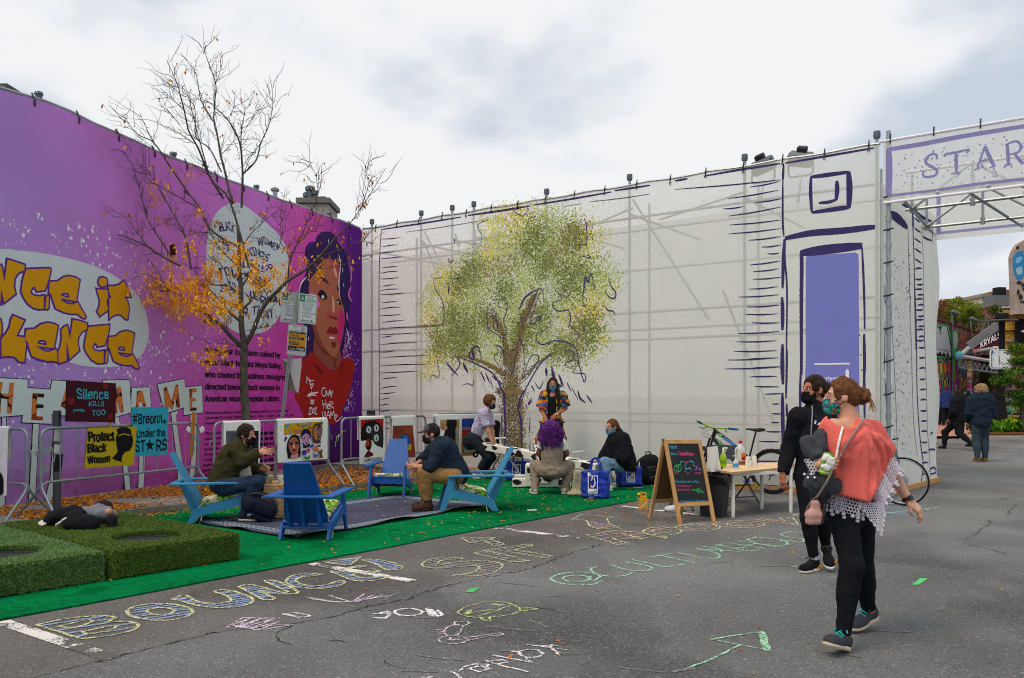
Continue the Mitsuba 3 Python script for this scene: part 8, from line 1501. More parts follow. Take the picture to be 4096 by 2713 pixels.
class Head:
 def __init__(s,c,fwd,up=(0,0,1),k=1.0):
  s.c=np.asarray(c,float);s.f=nrm(fwd);s.u=nrm(np.asarray(up,float)-s.f*(np.asarray(up)@s.f));s.x=np.cross(s.f,s.u);s.k=k;s.R=np.stack([s.x,s.f,s.u],1)
 def q(s,x,y,z):return s.c+s.R@(np.array([x,y,z])*s.k)
 def ell(s,c,r,R=None):return s_ell(s.q(*c),np.array(r)*s.k,s.R if R is None else s.R@R)
 def cap(s,a,b,ra,rb):return s_cap(s.q(*a),s.q(*b),ra*s.k,rb*s.k)
 def box(s,c,z,r=.01):return s_box(s.q(*c),np.array(z)*s.k,s.R,r*s.k)
 def skull(s):return s_un([s.ell((0,-.012,.03),(.074,.094,.092)),s.ell((0,.032,-.04),(.056,.062,.074))],.04)
 def skin(s):
  return s_un([s.skull(),s.ell((0,.068,-.092),(.027,.026,.022)),s.cap((0,.092,.018),(0,.117,-.020),.010,.0145),s.cap((-.034,.080,.026),(.034,.080,.026),.013,.013),s.ell((.077,-.006,-.006),(.012,.024,.033),rotz(.3)),s.ell((-.077,-.006,-.006),(.012,.024,.033),rotz(-.3)),s.ell((.04,.062,-.03),(.022,.022,.02)),s.ell((-.04,.062,-.03),(.022,.022,.02))],.014)
 def mask(s,t,m,strap='m_black_plastic',lo=-.128,name='face_mask',h=.006,col=None):
  g=s_un([s.skull(),s.ell((0,.07,-.09),(.03,.032,.028)),s.cap((0,.098,-.012),(0,.098,-.075),.024,.026)],.03)
  f=lambda p:np.maximum(np.maximum(g(p)-.007*s.k,s.box((0,.085,(lo-.010)/2),(.15,.135,-.010-lo),.03)(p)),-(g(p)-.001));f.lo,f.hi=s.box((0,.085,-.07),(.17,.16,.15)).lo,s.box((0,.085,-.07),(.17,.16,.15)).hi
  v,fa=nets(f,h);kw={'color':col(v)}if col else{}
  k=part(t,name,(v,fa),m,True,**kw)
  for sx in(-1,1):
   for z in(-.028,-.098):part(k,'strap',tube(spline([s.q(sx*.058,.062,z),s.q(sx*.073,.03,z*.6),s.q(sx*.083,-.008,.012 if z>-.05 else-.03)],4),.0042*s.k,5),strap)
 def eyes(s,t,brow='2a1a12'):
  for sx in(-1,1):
   part(t,'eye',nets(s.ell((sx*.031,.083,.008),(.013,.008,.0065)),.003),mat('d9d4cc',.3,.5),True);part(t,'iris',nets(s.ell((sx*.031,.0895,.008),(.0065,.004,.006)),.0022),mat('1c120c',.2,.5),True)
   part(t,'eyebrow',tube(spline([s.q(sx*.014,.093,.026),s.q(sx*.032,.093,.033),s.q(sx*.052,.078,.027)],4),.0038*s.k,5),art(brow))
 def glasses(s,t,m,r=.022):
  for sx in(-1,1):
   part(t,'glasses_rim',tube([s.q(sx*.033+r*math.cos(a),.106,.004+r*.85*math.sin(a))for a in np.linspace(0,6.283,18)],.0022*s.k,5),m);part(t,'glasses_temple',tube([s.q(sx*(.033+r),.104,.008),s.q(sx*.078,.0,.012)],.002*s.k,5),m)
  part(t,'glasses_bridge',tube([s.q(-.011,.108,.006),s.q(.011,.108,.006)],.002*s.k,5),m)
 def hair(s,t,m,style='short',h=.008,vol=.018,wr=.014,fr=34,extra=(),front=.048,fz=.062,label=None,side=-.035):
  g=s_grow(s_un([s.ell((0,-.014,.034),(.076,.096,.094)),*extra],.03),vol,wr,fr,3)
  face=s.box((0,front+.11,fz-.15),(.30,.22,.30),.02);lowc=s.box((0,.06,-.15+side),(.4,.17,.30),.02);nape=s.box((0,-.1,-.155),(.4,.4,.18),.02)
  f=s_cut(g,face,*((lowc,)if side is not None else()),*((nape,)if style=='short' else()))
  return part(t,'hair',nets(f,h),m,True,label=label)
def torso(J,s,g=0.0,wx=1.0,fat=1.0):
 sc,hc=(J['sl']+J['sr'])/2,(J['hl']+J['hr'])/2;up=nrm(sc-hc);x=J['sl']-J['sr'];x=nrm(x-up*(x@up));fr=np.cross(up,x);R=np.stack([x,fr,up],1);H=np.linalg.norm(sc-hc);W=np.linalg.norm(J['sl']-J['sr'])/2
 b=J.get('bow',0)*fr*-1
 return[s_ell(hc+up*H*.70+b,(max(W,.15*s)*.92*wx,.112*s*fat,.20*s+.02),R),s_ell(hc+up*H*.38+b*.8,(.138*s*wx,.098*s*fat,.17*s),R),s_ell(hc+up*.03,(.160*s*wx,.112*s*fat,.125*s),R),s_cap(J['sl'],J['sr'],.058*s,.058*s),s_cap(sc+up*.01*s,J['nk']+up*.01,J.get('trap',.07)*s,.056*s)],R
def limbs(J,s,side,fa=1.0):
 S,E,Wr=J['s'+side],J['e'+side],J['w'+side];return[s_cap(S,E,.052*s*fa,.041*s*fa),s_cap(E,Wr,.041*s*fa,.028*s)]
def legs(J,s,side,g=1.0):
 h,k,a=J['h'+side],J['k'+side],J['a'+side];back=nrm(k-(h+a)/2+np.array([1e-4,0,0]))*-.018*s
 return[s_cap(h,k,.086*s*g,.057*s*g),s_cap(k,a,.055*s*g,.037*s*g),s_ell(k+(a-k)*.3+back,np.array([.05,.05,.12])*s*g,frame_of(a-k))]
def joints(z,d):return{k:(P(*z(*v[:2]),v[2])if isinstance(v,tuple)else v)for k,v in d.items()}
def person(label,z,d,skin,s=1.0,face=(-1,0,0),hup=(0,0,1),group=None,hk=1.0,h=.014,fa=1.0):
 J=joints(z,d);t=thing('person',label,'person',group);H=Head(J['hd'],face,hup,hk*s)
 tor,R=torso(J,s);body=tor+limbs(J,s,'l')+limbs(J,s,'r')+legs(J,s,'l')+legs(J,s,'r')+[s_cap(J['nk'],H.q(0,-.02,-.05),.052*s,.050*s)]
 return t,J,H,body,R
def finish_body(t,body,H,hands,skin,h=.015,hh=.007,shrink=.0):
 part(t,'body',cat([nets(s_un(body,.04),h),nets(s_un([H.skin(),s_cap(H.q(0,-.02,-.05),H.q(0,-.035,-.11),.05*H.k,.05*H.k)],.02),hh),*hands]),'m_skin_'+skin,True)
def up_to(f,a,b):return a+(b-a)*f
def garment(t,name,fs,m,g=.012,wr=.012,fr=9,cuts=(),h=.012,k=.05,seed=0,st=(1,1,1),label=None,col=None):
 v,f=nets(s_cut(s_grow(s_un(fs,k),g,wr,fr,seed,st),*cuts),h);kw={'color':col(v)}if col else{}
 return part(t,name,(v,f),'m_vertex' if col else m,True,label=label,**kw)
def cloth(c,name,rough=.9):return mat(mikit.proc(lambda p,n,uv:mi.Color3f(*lin(c))*(.90+.12*tn(p.x*130,p.y*130,p.z*130)+.08*tf(p.x*5,p.y*5,p.z*5))),rough,.15,name='m_cloth_'+name)
cloth('14161c','black');cloth('1a1d28','navy_black');cloth('3a3d44','slate');cloth('d8665e','coral');cloth('33321c','olive');cloth('1b2838','navy');cloth('8a6a42','tan');cloth('26354f','denim');cloth('6a8aa6','denim_pale');cloth('857a6c','vest');cloth('84786a','khaki');cloth('1f242c','dark_denim');cloth('24346a','jacket_blue');cloth('6d7078','grey_shirt');cloth('33424c','jeans_grey')
pmat('m_hair_brown',lambda p,n,uv:mix((.036,.016,.009),(.20,.088,.036),tf(p.x*60,p.y*60,p.z*24)),.6,.08,(lambda p,n,uv:tf(p.x*160,p.y*160,p.z*50),.004,.001));pmat('m_hair_dark',lambda p,n,uv:mix((.010,.007,.006),(.045,.026,.018),tf(p.x*60,p.y*60,p.z*24)),.6,.08,(lambda p,n,uv:tf(p.x*160,p.y*160,p.z*60),.004,.001))
pmat('m_hair_purple',lambda p,n,uv:mix((.030,.006,.055),(.16,.035,.26),tf(p.x*45,p.y*45,p.z*30)),.6,.1);pmat('m_hair_blond',lambda p,n,uv:mix((.14,.075,.035),(.38,.25,.14),tf(p.x*24,p.y*24,p.z*24)),.7)
mat('0f1013',.85,.2,name='m_mask_black');mat('3f9ac8',.8,.2,name='m_mask_blue');mat('c9c6be',.7,.3,name='m_sole_white')
Zup=np.array([0,0,1.0])
# ---- the woman in coral
z1=zm(3000,1400,1.19375)
zK=zm(3150,1450,2.412)
t,J,H,body,R=person('woman in a coral lace-edged top striding past with a green can',z1,dict(hd=(438,224,5.16),nk=(468,318,5.17),sr=(400,376,5.08),sl=(574,392,5.26),trap=.055,er=(338,560,5.16),wr=(322,548,4.90),el=(682,588,5.36),wl=(757,722,5.30),hr=(440,770,5.10),hl=(528,775,5.20),kr=(487,1030,4.98),ar=(446,1352,5.00),kl=(536,1045,5.28),al=(566,1232,5.47)),'fair',.985,(-.96,.22,-.04),hk=.89)
hd_l=hand(J['wl'],P(*z1(835,790),5.27)-J['wl'],(-.5,.6,-.3),1,.95,.55,.0045);hd_r=hand(J['wr'],(.55,-.2,.05),(.3,.9,.1),-1,.95,1.05,.0045)
finish_body(t,body,H,[hd_l,hd_r],'fair',.013,.0055);H.eyes(t,'3a2416');H.glasses(t,mat('b48a8a',.3,.5))
def floral(v):
 n1,n2=meshkit.noise(v*60),meshkit.noise(v*85+9);c=np.where((n1>.55)[:,None],lin('2fa8a0'),lin('1c5f6a'));c=np.where((n2>.66)[:,None],lin('d8485a'),c);return np.where((n1<.3)[:,None],lin('1f7a3a'),c)
H.mask(t,'m_vertex',col=floral,h=.005)
H.hair(t,'m_hair_brown','bun',.006,.010,.008,40,[H.ell((0,-.085,.0),(.055,.04,.06))],front=.062,fz=.088,side=-.02)
bun=part(t,'hair_bun',nets(s_grow(s_un([H.ell((0,-.135,-.005),(.044,.044,.046)),H.ell((.012,-.14,.02),(.03,.03,.03))],.03),0,.026,38,3),.006),'m_hair_brown',True)
for a in range(9):o=trng.normal(0,.012,3);part(bun,'loose_strand',tube(spline([H.q(o[0],-.15,-.01+o[1]),H.q(o[0]*3,-.185,-.03+o[2]),H.q(o[0]*4,-.175-.02*(a%3),-.075-.006*a)],5),.0022,4),mat('8a5a30',.6))
pts=lambda*q:[P(*z1(*x[:2]),x[2])for x in q]
mid=pts((470,560,5.14))[0];lowp=pts((478,700,5.14))[0]
tor,R=torso(J,.985)
ponc=tor[:2]+tor[3:4]+[s_cap(J['sl'],pts((655,545,5.36))[0],.058,.092),s_cap(J['sl']+(0,0,-.09),pts((590,610,5.28))[0],.08,.08),s_cap(J['sr'],pts((365,520,5.12))[0],.062,.085),s_ell(pts((470,430,5.08))[0],(.13,.10,.10),R),s_ell(pts((428,470,5.02))[0],(.072,)*3),s_ell(pts((508,480,5.06))[0],(.075,)*3),s_cap(mid,lowp,.165,.175),s_ell(pts((500,690,5.15))[0],(.195,.165,.13),R)]
hemA=pts((350,672,5.0),(585,738,5.05),(470,720,5.4));nA=nrm(np.cross(hemA[1]-hemA[0],hemA[2]-hemA[0]));nA=nA if nA[2]<0 else-nA
hemB=pts((572,735,4.98),(690,497,5.2));nB=nrm(np.cross(hemB[0]-[0,0,EYE],hemB[1]-[0,0,EYE]));nB=nB if nB[0]>0 else-nB
neck=pts((470,318,5.15))[0]
def on_front(q,mesh_v,off=.004):  # nearest cloth point in front of q along the view
 d=q-[0,0,EYE];out=[]
 for p in q:
  dirv=nrm(p-np.array([0,0,EYE]));rel=mesh_v-np.array([0,0,EYE]);tt=rel@dirv;perp=np.linalg.norm(rel-tt[:,None]*dirv,axis=1);k=perp<.018
  out.append(np.array([0,0,EYE])+dirv*((tt[k].min()if k.any()else p@dirv)-off))
 return np.array(out)
pre=nets(s_un(ponc,.06),.018)[0]
RID=[((556,400),(585,520),(592,640),(588,735),.017),((572,405),(622,480),(640,570),(640,640),.016),((585,410),(650,460),(672,520),(676,560),.014),((538,430),(545,560),(542,660),(538,740),.014),((500,510),(496,600),(492,700),(488,735),.013),((450,510),(452,600),(448,690),(444,725),.012),((412,500),(408,580),(402,660),(398,705),.012),((540,405),(500,425),(470,440),(440,450),.010),((556,420),(520,470),(500,500),(490,520),.010)]
rid=[]
for*q,r in RID:
 e=on_front(spline(pts(*[(x,y,5.1)for x,y in q]),4),pre,-.002)
 e=e+np.array([0,1,0])*np.convolve(np.r_[[0]*2,np.diff(e[:,1],2),[0]*2],np.ones(3)/3,'same')[1:-1][:,None]*0
 rid+=[s_cap(x,y,r,r)for x,y in zip(e,e[1:])]
pv_,pf_=nets(s_cut(s_grow(s_un([s_un(ponc,.06),s_un(rid,.0)],.024),.008,.016,8,2,(1.7,1.7,.22)),(hemA[0],nA),(hemB[0],nB),s_ell(pts((448,325,5.06))[0],(.095,.12,.075))),.009)
pon=part(t,'coral_top',(pv_,pf_),'m_cloth_coral',True)
def strands(k,H,n,tail,r=.0028,m='m_hair_brown',lo=.0,seed=4):
 r_=np.random.default_rng(seed);out=[]
 for i in range(n):
  a=r_.uniform(-1.25,1.25);p=[np.array([.080*math.sin(a)*1.02,.068*math.cos(a)**2+.0,.055+.062*math.cos(a)-lo])]
  for t_ in(.3,.6):p.append(np.array([p[0][0]*(1-.35*t_),p[0][1]-.17*t_,p[0][2]*(1-.25*t_)+.03*math.sin(math.pi*t_)]))
  q=[]
  for x in p:
   e=np.array([.087,.108,.106]);c=np.array([0,-.014,.034]);d=x-c;q.append(c+d/max(np.linalg.norm(d/e),1e-6))
  q.append(np.array(tail)+r_.normal(0,.018,3));out.append(tube(spline([H.q(*x)for x in q],4),np.r_[np.full(12,r),r*.6],4))
 part(k,'strands',out,m,kind='stuff')
strands(bun,H,150,(0,-.125,0))
zip_=spline(pts((443,368,4.945),(432,410,4.93),(421,460,4.92),(412,512,4.925)),6)
part(pon,'zip_tape',tube(on_front(zip_,pv_),.0075,6),'m_cloth_white')
# crocheted lace along both hems: rings and hanging tips that follow the cloth's own edge
def lace(owner,o,n,rows,seed):
 r_=np.random.default_rng(seed);dd=(pv_-o)@n;e=pv_[(dd>-.014)];
 if n is nB:e=e[(e-hemA[0])@nA<.01]
 c=e.mean(0);x=nrm(np.cross(n,[0,1,0]));y=np.cross(n,x);a=np.arctan2((e-c)@y,(e-c)@x);ordr=np.argsort(a);e,a=e[ordr],a[ordr]
 bins=np.linspace(-np.pi,np.pi,90);path=np.array([e[(a>=b0)&(a<b1)].mean(0)for b0,b1 in zip(bins,bins[1:])if((a>=b0)&(a<b1)).any()]);path=spline(np.vstack([path,path[:1]]),4)
 L=np.r_[0,np.cumsum(np.linalg.norm(np.diff(path,axis=0),axis=1))];step=.021;ms=[];out=nrm(n*.6+np.array([0,0,-.8]))if n is nB else nrm(n+np.array([0,0,-.5]))
 for i,u in enumerate(np.arange(0,L[-1],step)):
  p=np.array([np.interp(u,L,path[:,k])for k in range(3)]);q2=np.array([np.interp(min(u+.02,L[-1]),L,path[:,k])for k in range(3)]);tv=nrm(q2-p+1e-6);rad=p-c;rad-=n*(rad@n);rad=nrm(rad)
  dep=rows+(2 if(i//3)%2==0 and i%3==1 else 1 if i%3==1 else 0)
  for j in range(dep):
   cc=p+out*(.008+.0195*j)+rad*(.006+.004*r_.random())+tv*(.5*step*(j%2));rr=.0102 if j<rows else .012
   if j<rows:ms.append(tube([cc+(tv*math.cos(b)+out*math.sin(b))*rr for b in np.linspace(0,6.283,8)[:-1]],.0026,4,closed=True))
   else:ms.append(lathe([(0,.012),(.012,.005),(.013,-.004),(0,-.013)],cc,6,frame_of(out)))
 return part(owner,'lace',ms,mat('cfcbd6',.85,.2,name='m_lace'),kind='stuff')
lace(pon,hemA[0],nA,5,1);lace(pon,hemB[0],nB,5,2)
garment(t,'trousers',legs(J,.985,'l')+legs(J,.985,'r')+tor[2:3],'m_cloth_black',.008,.008,16,[(J['ar']+Zup*-.01,nrm(J['ar']-J['kr'])),(J['al'],nrm(J['al']-J['kl']))],.011,.04,3,(1,1,1.8))
for a,k in(('ar','kr'),('al','kl')):part(t,'sock',nets(s_cap(up_to(.06,J[a],J[k]),J[a]+(J[a]-J[k])*.10,.041,.043),.009),mat('c9706a',.9,.1),True)
toeR=P(*z1(364,1412),4.86);heelR=P(*z1(478,1442),5.00);upR=nrm(np.cross(np.cross(toeR-heelR,Zup),toeR-heelR));upR=upR if upR[2]>0 else-upR
shoe(t,P(*z1(452,1372),5.0),toeR,upR,'m_cloth_slate',mat('b9ae96',.7),1.0,lace=mat('2aa8a0',.7,name='m_lace_teal'),h=.007)
toeL=P(*z1(486,1345),5.38);heelL=P(*z1(604,1282),5.52);upL=nrm(np.cross(np.cross(toeL-heelL,Zup),toeL-heelL));upL=upL if upL[2]>0 else-upL
shoe(t,P(*z1(574,1240),5.49),toeL,upL,'m_cloth_slate',mat('b9ae96',.7),1.0,lace='m_lace_teal',h=.007)
wq=J['wl'];dw=nrm(J['wl']-J['el']);part(t,'watch_strap',lathe([(.034,-.012),(.0365,0),(.034,.012)],wq-dw*.015,16,frame_of(dw)),mat('3a1a26',.6),40);part(t,'watch_face',bx(wq-dw*.015+nrm([.25,-.9,.35])*.036,(.036,.030,.010),frame_of(nrm([.25,-.9,.35]),dw)[:,[1,0,2]],.004),mat('1a1a1e',.2,.5))
strap=on_front(spline(pts((545,330,5.0),(520,360,4.95),(480,420,4.9),(445,480,4.9),(415,535,4.9)),6),pv_,.007)
cnr=pts((572,735,4.99))[0];part(pon,'lace_point',[tube([cnr+np.array([.013*x+.004*y,-.012-.004*(x%2),-.0145*y])+np.array([math.cos(b),0,math.sin(b)])*.0075 for b in np.linspace(0,6.283,8)[:-1]],.0026,4,closed=True)for x in range(-5,6)for y in range(0,13-2*abs(x-1))]+[lathe([(0,.009),(.009,0),(0,-.009)],cnr+np.array([.013*x+.004*(13-2*abs(x-1)),-.014,-.0145*(13-2*abs(x-1))]),6)for x in range(-5,6)],'m_lace',kind='stuff')
sb_=thing('handbag','small blush-pink handbag on a chain strap hanging from the woman in coral','handbag');bc=pts((305,765,4.93))[0]
part(sb_,'strap',tube(np.vstack([strap,pts((360,640,4.84),(332,685,4.88),(318,705,4.9))]),.007,6),mat('8a7a70',.6),50);part(sb_,'strap',tube(spline(pts((335,680,4.95),(285,735,4.95),(262,790,4.96)),4),.006,6),mat('6a5a52',.6),50)
part(sb_,'body',nets(s_cut(s_grow(s_un([s_box(bc+[0,0,-.05],(.105,.055,.07),rotz(.2),.022),s_box(bc+[.005,0,.02],(.055,.04,.08),rotz(.2),.02)],.05),0,.008,16,4),),.006),mat('b58a80',.45,.4),True);part(sb_,'dark_side',nets(s_box(bc+[.048,-.005,-.02],(.02,.05,.13),roty(.18)@rotz(.2),.01),.007),mat('2a2224',.5),True)
can=thing('drink_can','bright green drink can with a paper napkin in the hand of the woman in coral','can');cc,cu_=pts((365,545,4.80))[0],nrm(np.array([.22,.0,1]));Rn=frame_of(cu_)
part(can,'can',lathe([(0,-.064),(.024,-.064),(.031,-.054),(.031,.054),(.025,.066),(0,.066)],cc,20,Rn),mat('6aa80a',.35,.5),40);part(can,'lid_rim',lathe([(.026,.064),(.028,.069),(.024,.069)],cc,18,Rn),'m_galv',40);part(can,'base_band',lathe([(.0315,-.052),(.0315,-.044)],cc,18,Rn),art('c9b98a'),40);part(can,'label',bx(cc+Rn@[-.012,-.030,-.03],(.022,.004,.032),Rn),art('c4d4dc'))
part(can,'napkin',nets(s_grow(s_un([s_box(cc+[.004,-.016,.028],(.064,.05,.036),roty(.5),.01),s_box(cc+[-.006,-.02,-.012],(.05,.04,.04),roty(-.6),.01)],.02),0,.014,30,8),.005),'m_paper',True)
jk=thing('jacket','dark grey jacket draped over the forearm of the woman in coral','jacket')
part(jk,'cloth',nets(s_grow(s_un([s_un([s_cap(pts((338,412+15*k,5.04-.012*k))[0],pts((268-6*k+4*k*k,440+17*k,4.96-.014*k))[0],.034,.026)for k in range(5)]+[s_cap(pts((268-6*k+4*k*k,440+17*k,4.96-.014*k))[0],pts((300+4*k,505+8*k,4.99))[0],.026,.03)for k in range(4)],.012),s_cap(pts((295,470,5.02))[0],pts((318,520,5.0))[0],.05,.05),s_cap(pts((345,560,5.0))[0],pts((325,640,4.98))[0],.055,.075),s_cap(pts((330,640,4.95))[0],pts((395,655,4.99))[0],.05,.05),s_cap(pts((330,690,5.0))[0],pts((345,712,5.02))[0],.045,.035)],.03),0,.026,14,6,(1.4,1.4,.6)),.009),'m_cloth_slate',True)
# lace cuff beneath the jacket
cf=pts((297,545,4.9))[0];part(pon,'lace_cuff',[tube([cf+np.array([x*.02+(k%2)*.01,-.01,-.018*k+.02])+np.array([math.cos(b),0,math.sin(b)])*.009 for b in np.linspace(0,6.28,8)[:-1]],.003,4,closed=True)for k in range(5)for x in range(-2+k//2,3-k//2)]+[lathe([(0,.01),(.011,0),(0,-.01)],cf+np.array([x*.02-.01,-.01,-.06-.02*(x%2)]),6)for x in(-2,-1,0,1)],'m_lace',kind='stuff')
# ---- the woman in the black jacket
t,J,H,body,R=person('woman in a black fleece jacket and black mask walking just behind the woman in coral',z1,dict(hd=(305,192,7.38),nk=(308,272,7.38),sr=(226,318,7.30),sl=(378,318,7.46),er=(186,470,7.36),wr=(156,592,7.28),el=(400,480,7.55),wl=(400,600,7.5),hr=(262,600,7.32),hl=(335,600,7.42),kr=(278,810,7.26),ar=(305,992,7.32),kl=(342,800,7.36),al=(364,940,7.50)),'tan',1.0,(-.93,-.30,-.02))
finish_body(t,body,H,[hand(J['wr'],(-.03,-.1,-1),(.9,.3,0),1,.95,.5,.005),hand(J['wl'],(0,0,-1),(-.9,.2,0),-1,.95,.5,.008)],'tan',.015,.007);H.eyes(t,'1a1210');H.mask(t,'m_mask_black')
H.hair(t,'m_hair_dark','bun',.007,.010,.012,36,[H.ell((0,-.075,.0),(.06,.05,.07))],front=.062,fz=.082,side=-.02);part(t,'hair_bun',nets(s_grow(H.ell((0,-.135,.015),(.045,.045,.05)),0,.02,30,3),.008),'m_hair_dark',True)
tor,R=torso(J,1.0,fat=1.1);sl_=lambda J,s,side,f=.96,g=1.02:[s_cut(s_un([s_cap(J['s'+side],J['e'+side],.058*s*g,.050*s*g),s_cap(J['e'+side],J['w'+side],.050*s*g,.038*s*g)],.03),(up_to(f,J['e'+side],J['w'+side])-nrm(J['w'+side]-J['e'+side])*.012,nrm(J['w'+side]-J['e'+side])))]
short_=lambda J,side,f,r0,r1:[s_cut(s_cap(J['s'+side],J['e'+side],r0,r1),(up_to(f,J['s'+side],J['e'+side]),nrm(J['e'+side]-J['s'+side])))]
jkt=garment(t,'fleece_jacket',tor+sl_(J,1,'r')+sl_(J,1,'l'),'m_cloth_black',.013,.014,9,[((J['hl']+J['hr'])/2+Zup*-.045,-Zup)],.011,.05,1)
yk=tor[:1]+[s_cap(J['sl'],J['sr'],.058,.058)];part(jkt,'fleece_yoke',nets(s_cut(s_grow(s_un(yk,.05),.021,.012,9,1),(P(*z1(300,440),7.3),-Zup),(P(*z1(222,330),7.3),np.array([-1,0,.1])),(P(*z1(405,330),7.3),np.array([1,0,.1]))),.011),'m_cloth_navy_black',True)
part(jkt,'collar',nets(s_cut(s_cap(P(*z1(303,315),7.36),P(*z1(304,262),7.36),.098,.075),(P(*z1(303,262),7.36),Zup)),.009),'m_cloth_black',True)
part(jkt,'zip',tube(spline([P(*z1(296,268),7.255),P(*z1(298,300),7.23),P(*z1(293,370),7.19),P(*z1(290,430),7.17)],5),.006,5),mat('6d7076',.4,.5));part(jkt,'zip_pull',bx(P(*z1(312,346),7.19),(.012,.01,.03),roty(.3)),'m_paper')
lg=P(*z1(345,347),7.19);part(jkt,'emblem',[bx(lg+[-.02+.012*k,0,.008*k-.01],(.05,.006,.009),roty(-.35))for k in range(3)],'m_whiteprint')
garment(t,'trousers',legs(J,1,'l',1.0)+legs(J,1,'r',1.0)+tor[2:3],'m_cloth_black',.006,.006,14,[(J['ar']+Zup*.02,nrm(J['ar']-J['kr'])),(J['al']+Zup*.02,nrm(J['al']-J['kl']))],.012,.04,5)
for a,c in(('ar','a9a4c0'),('al','4a3a8a')):part(t,'sock',nets(s_cap(J[a]+Zup*.04,J[a]-Zup*.02,.040,.042),.010),mat(c,.9,.1),True)
shoe(t,J['ar']-Zup*.02,np.array([*P(*z1(243,1050),7.22)[:2],.004]),Zup,'m_cloth_black','m_sole_white',1.0,lace='m_black_plastic',h=.008);tl=P(*z1(384,1048),7.22);tl[2]=.03
uL=nrm(np.cross(np.cross(tl-(J['al']-[0,0,.07]),Zup),tl-(J['al']-[0,0,.07])));shoe(t,J['al'],tl,uL if uL[2]>0 else-uL,'m_cloth_black','m_sole_white',1.0,lace='m_black_plastic',h=.008)
for x,y,Y in((322,1032,7.24),(398,1010,7.28)):c=P(*z1(x,y),Y);part(t,'shoe_stripe',[tube([c+[-.02+.02*k,-.035,-.025],c+[.02+.02*k,-.04,.03]],.004,5)for k in range(2)],art('c07a1c'))
# ---- the man in the olive jacket
zM=zc1
t,J,H,body,R=person('man in an olive jacket and jeans sitting forward, gesturing, black mask',zM,dict(hd=(1130,262,10.22),nk=(1062,385,10.22),sr=(985,448,10.04),sl=(1075,440,10.40),er=(1085,605,9.98),wr=(1300,492,10.0),el=(1190,735,10.42),wl=(1322,702,10.36),hr=(830,950,10.08),hl=(835,945,10.38),kr=(1272,872,10.04),ar=(1085,1318,10.12),kl=(1322,832,10.42),al=(1150,1300,10.45),bow=.05),'pale',1.03,(.94,-.12,-.12),hk=.93)
finish_body(t,body,H,[hand(J['wr'],(1,0,.12),(.05,.9,-.25),-1,1.0,.16,.007,.1),hand(J['wl'],(1,0,.0),(.1,-.9,-.2),1,1.0,1.1,.007)],'pale',.016,.008);H.eyes(t,'1a1210');H.mask(t,'m_mask_black',h=.008)
H.hair(t,'m_hair_dark','short',.008,.014,.022,34,front=.062,fz=.076,side=-.03)
tor,R=torso(J,1.03,fat=1.12);bow=[s_cap(up_to(.2,(J['hl']+J['hr'])/2,(J['sl']+J['sr'])/2)+[-.06,0,.0],up_to(.8,(J['hl']+J['hr'])/2,(J['sl']+J['sr'])/2)+[-.03,0,.02],.15,.14)]
jk_=garment(t,'olive_jacket',tor+bow+sl_(J,1.03,'r',.95,1.22)+sl_(J,1.03,'l',.95,1.2),'m_cloth_olive',.016,.022,9,[s_cap(J['nk']+[.04,0,-.03],H.q(0,0,-.1),.062,.06),(J['hr']+[0,0,-.09],-Zup)],.012,.05,4)
part(jk_,'cuff_button',nets(s_ell(up_to(.9,J['er'],J['wr'])+[0,-.06,-.02],(.008,)*3),.004),art('9a7a4a'));part(t,'undershirt',nets(s_cap(P(*zM(1080,720),10.2),P(*zM(1110,780),10.2),.10,.08),.014),mat('a39e94',.9),True)
garment(t,'jeans',legs(J,1.03,'l',1.12)+legs(J,1.03,'r',1.12)+tor[2:3],'m_cloth_denim',.008,.016,11,[(J['ar'],nrm(J['ar']-J['kr'])),(J['al'],nrm(J['al']-J['kl']))],.013,.05,7)
for a,x in(('ar',1010),('al',1180)):p=J[a].copy();p[2]=.085;tp_=p+np.array([.20,-.02,0]);tp_[2]=.028;shoe(t,p,tp_,Zup,mat('1c1a1c',.7),'m_sole_white',1.03,h=.011)
# ---- the man in the cap
zN=zm(1620,1660,3.734)
t,J,H,body,R=person('man in a cap, navy shirt and tan trousers sitting forward with clasped hands',zN,dict(hd=(398,285,11.18),nk=(492,408,11.18),sl=(560,478,10.98),sr=(470,470,11.34),el=(385,775,10.94),wl=(150,775,11.0),er=(275,670,11.40),wr=(165,745,11.22),hl=(730,935,11.02),hr=(730,930,11.34),kl=(285,868,10.98),al=(345,1290,11.02),kr=(262,860,11.3),ar=(295,1265,11.3),bow=.06),'pale',1.08,(-.95,-.10,-.10),hk=.95)
finish_body(t,body,H,[hand(J['wl'],(-1,.15,.0),(.1,.9,.2),1,1.0,.9,.007),hand(J['wr'],(-1,-.2,-.1),(.1,-.9,.2),-1,1.0,.9,.007)],'pale',.016,.008);H.eyes(t,'1a1210');H.mask(t,'m_mask_black',h=.008)
H.hair(t,'m_hair_dark','short',.009,.010,.008,30,front=.06,fz=.06,side=-.05)
cap_=part(t,'cap',nets(s_cut(s_un([H.ell((0,-.010,.052),(.086,.106,.092))],.0),(H.q(0,0,.048),-H.u)),.008),mat('15161a',.85),True);part(cap_,'front_panel',nets(s_cut(H.ell((0,-.006,.053),(.087,.108,.093)),(H.q(0,0,.05),-H.u),(H.q(0,.028,0),-H.f)),.008),mat('4a464e',.9),True)
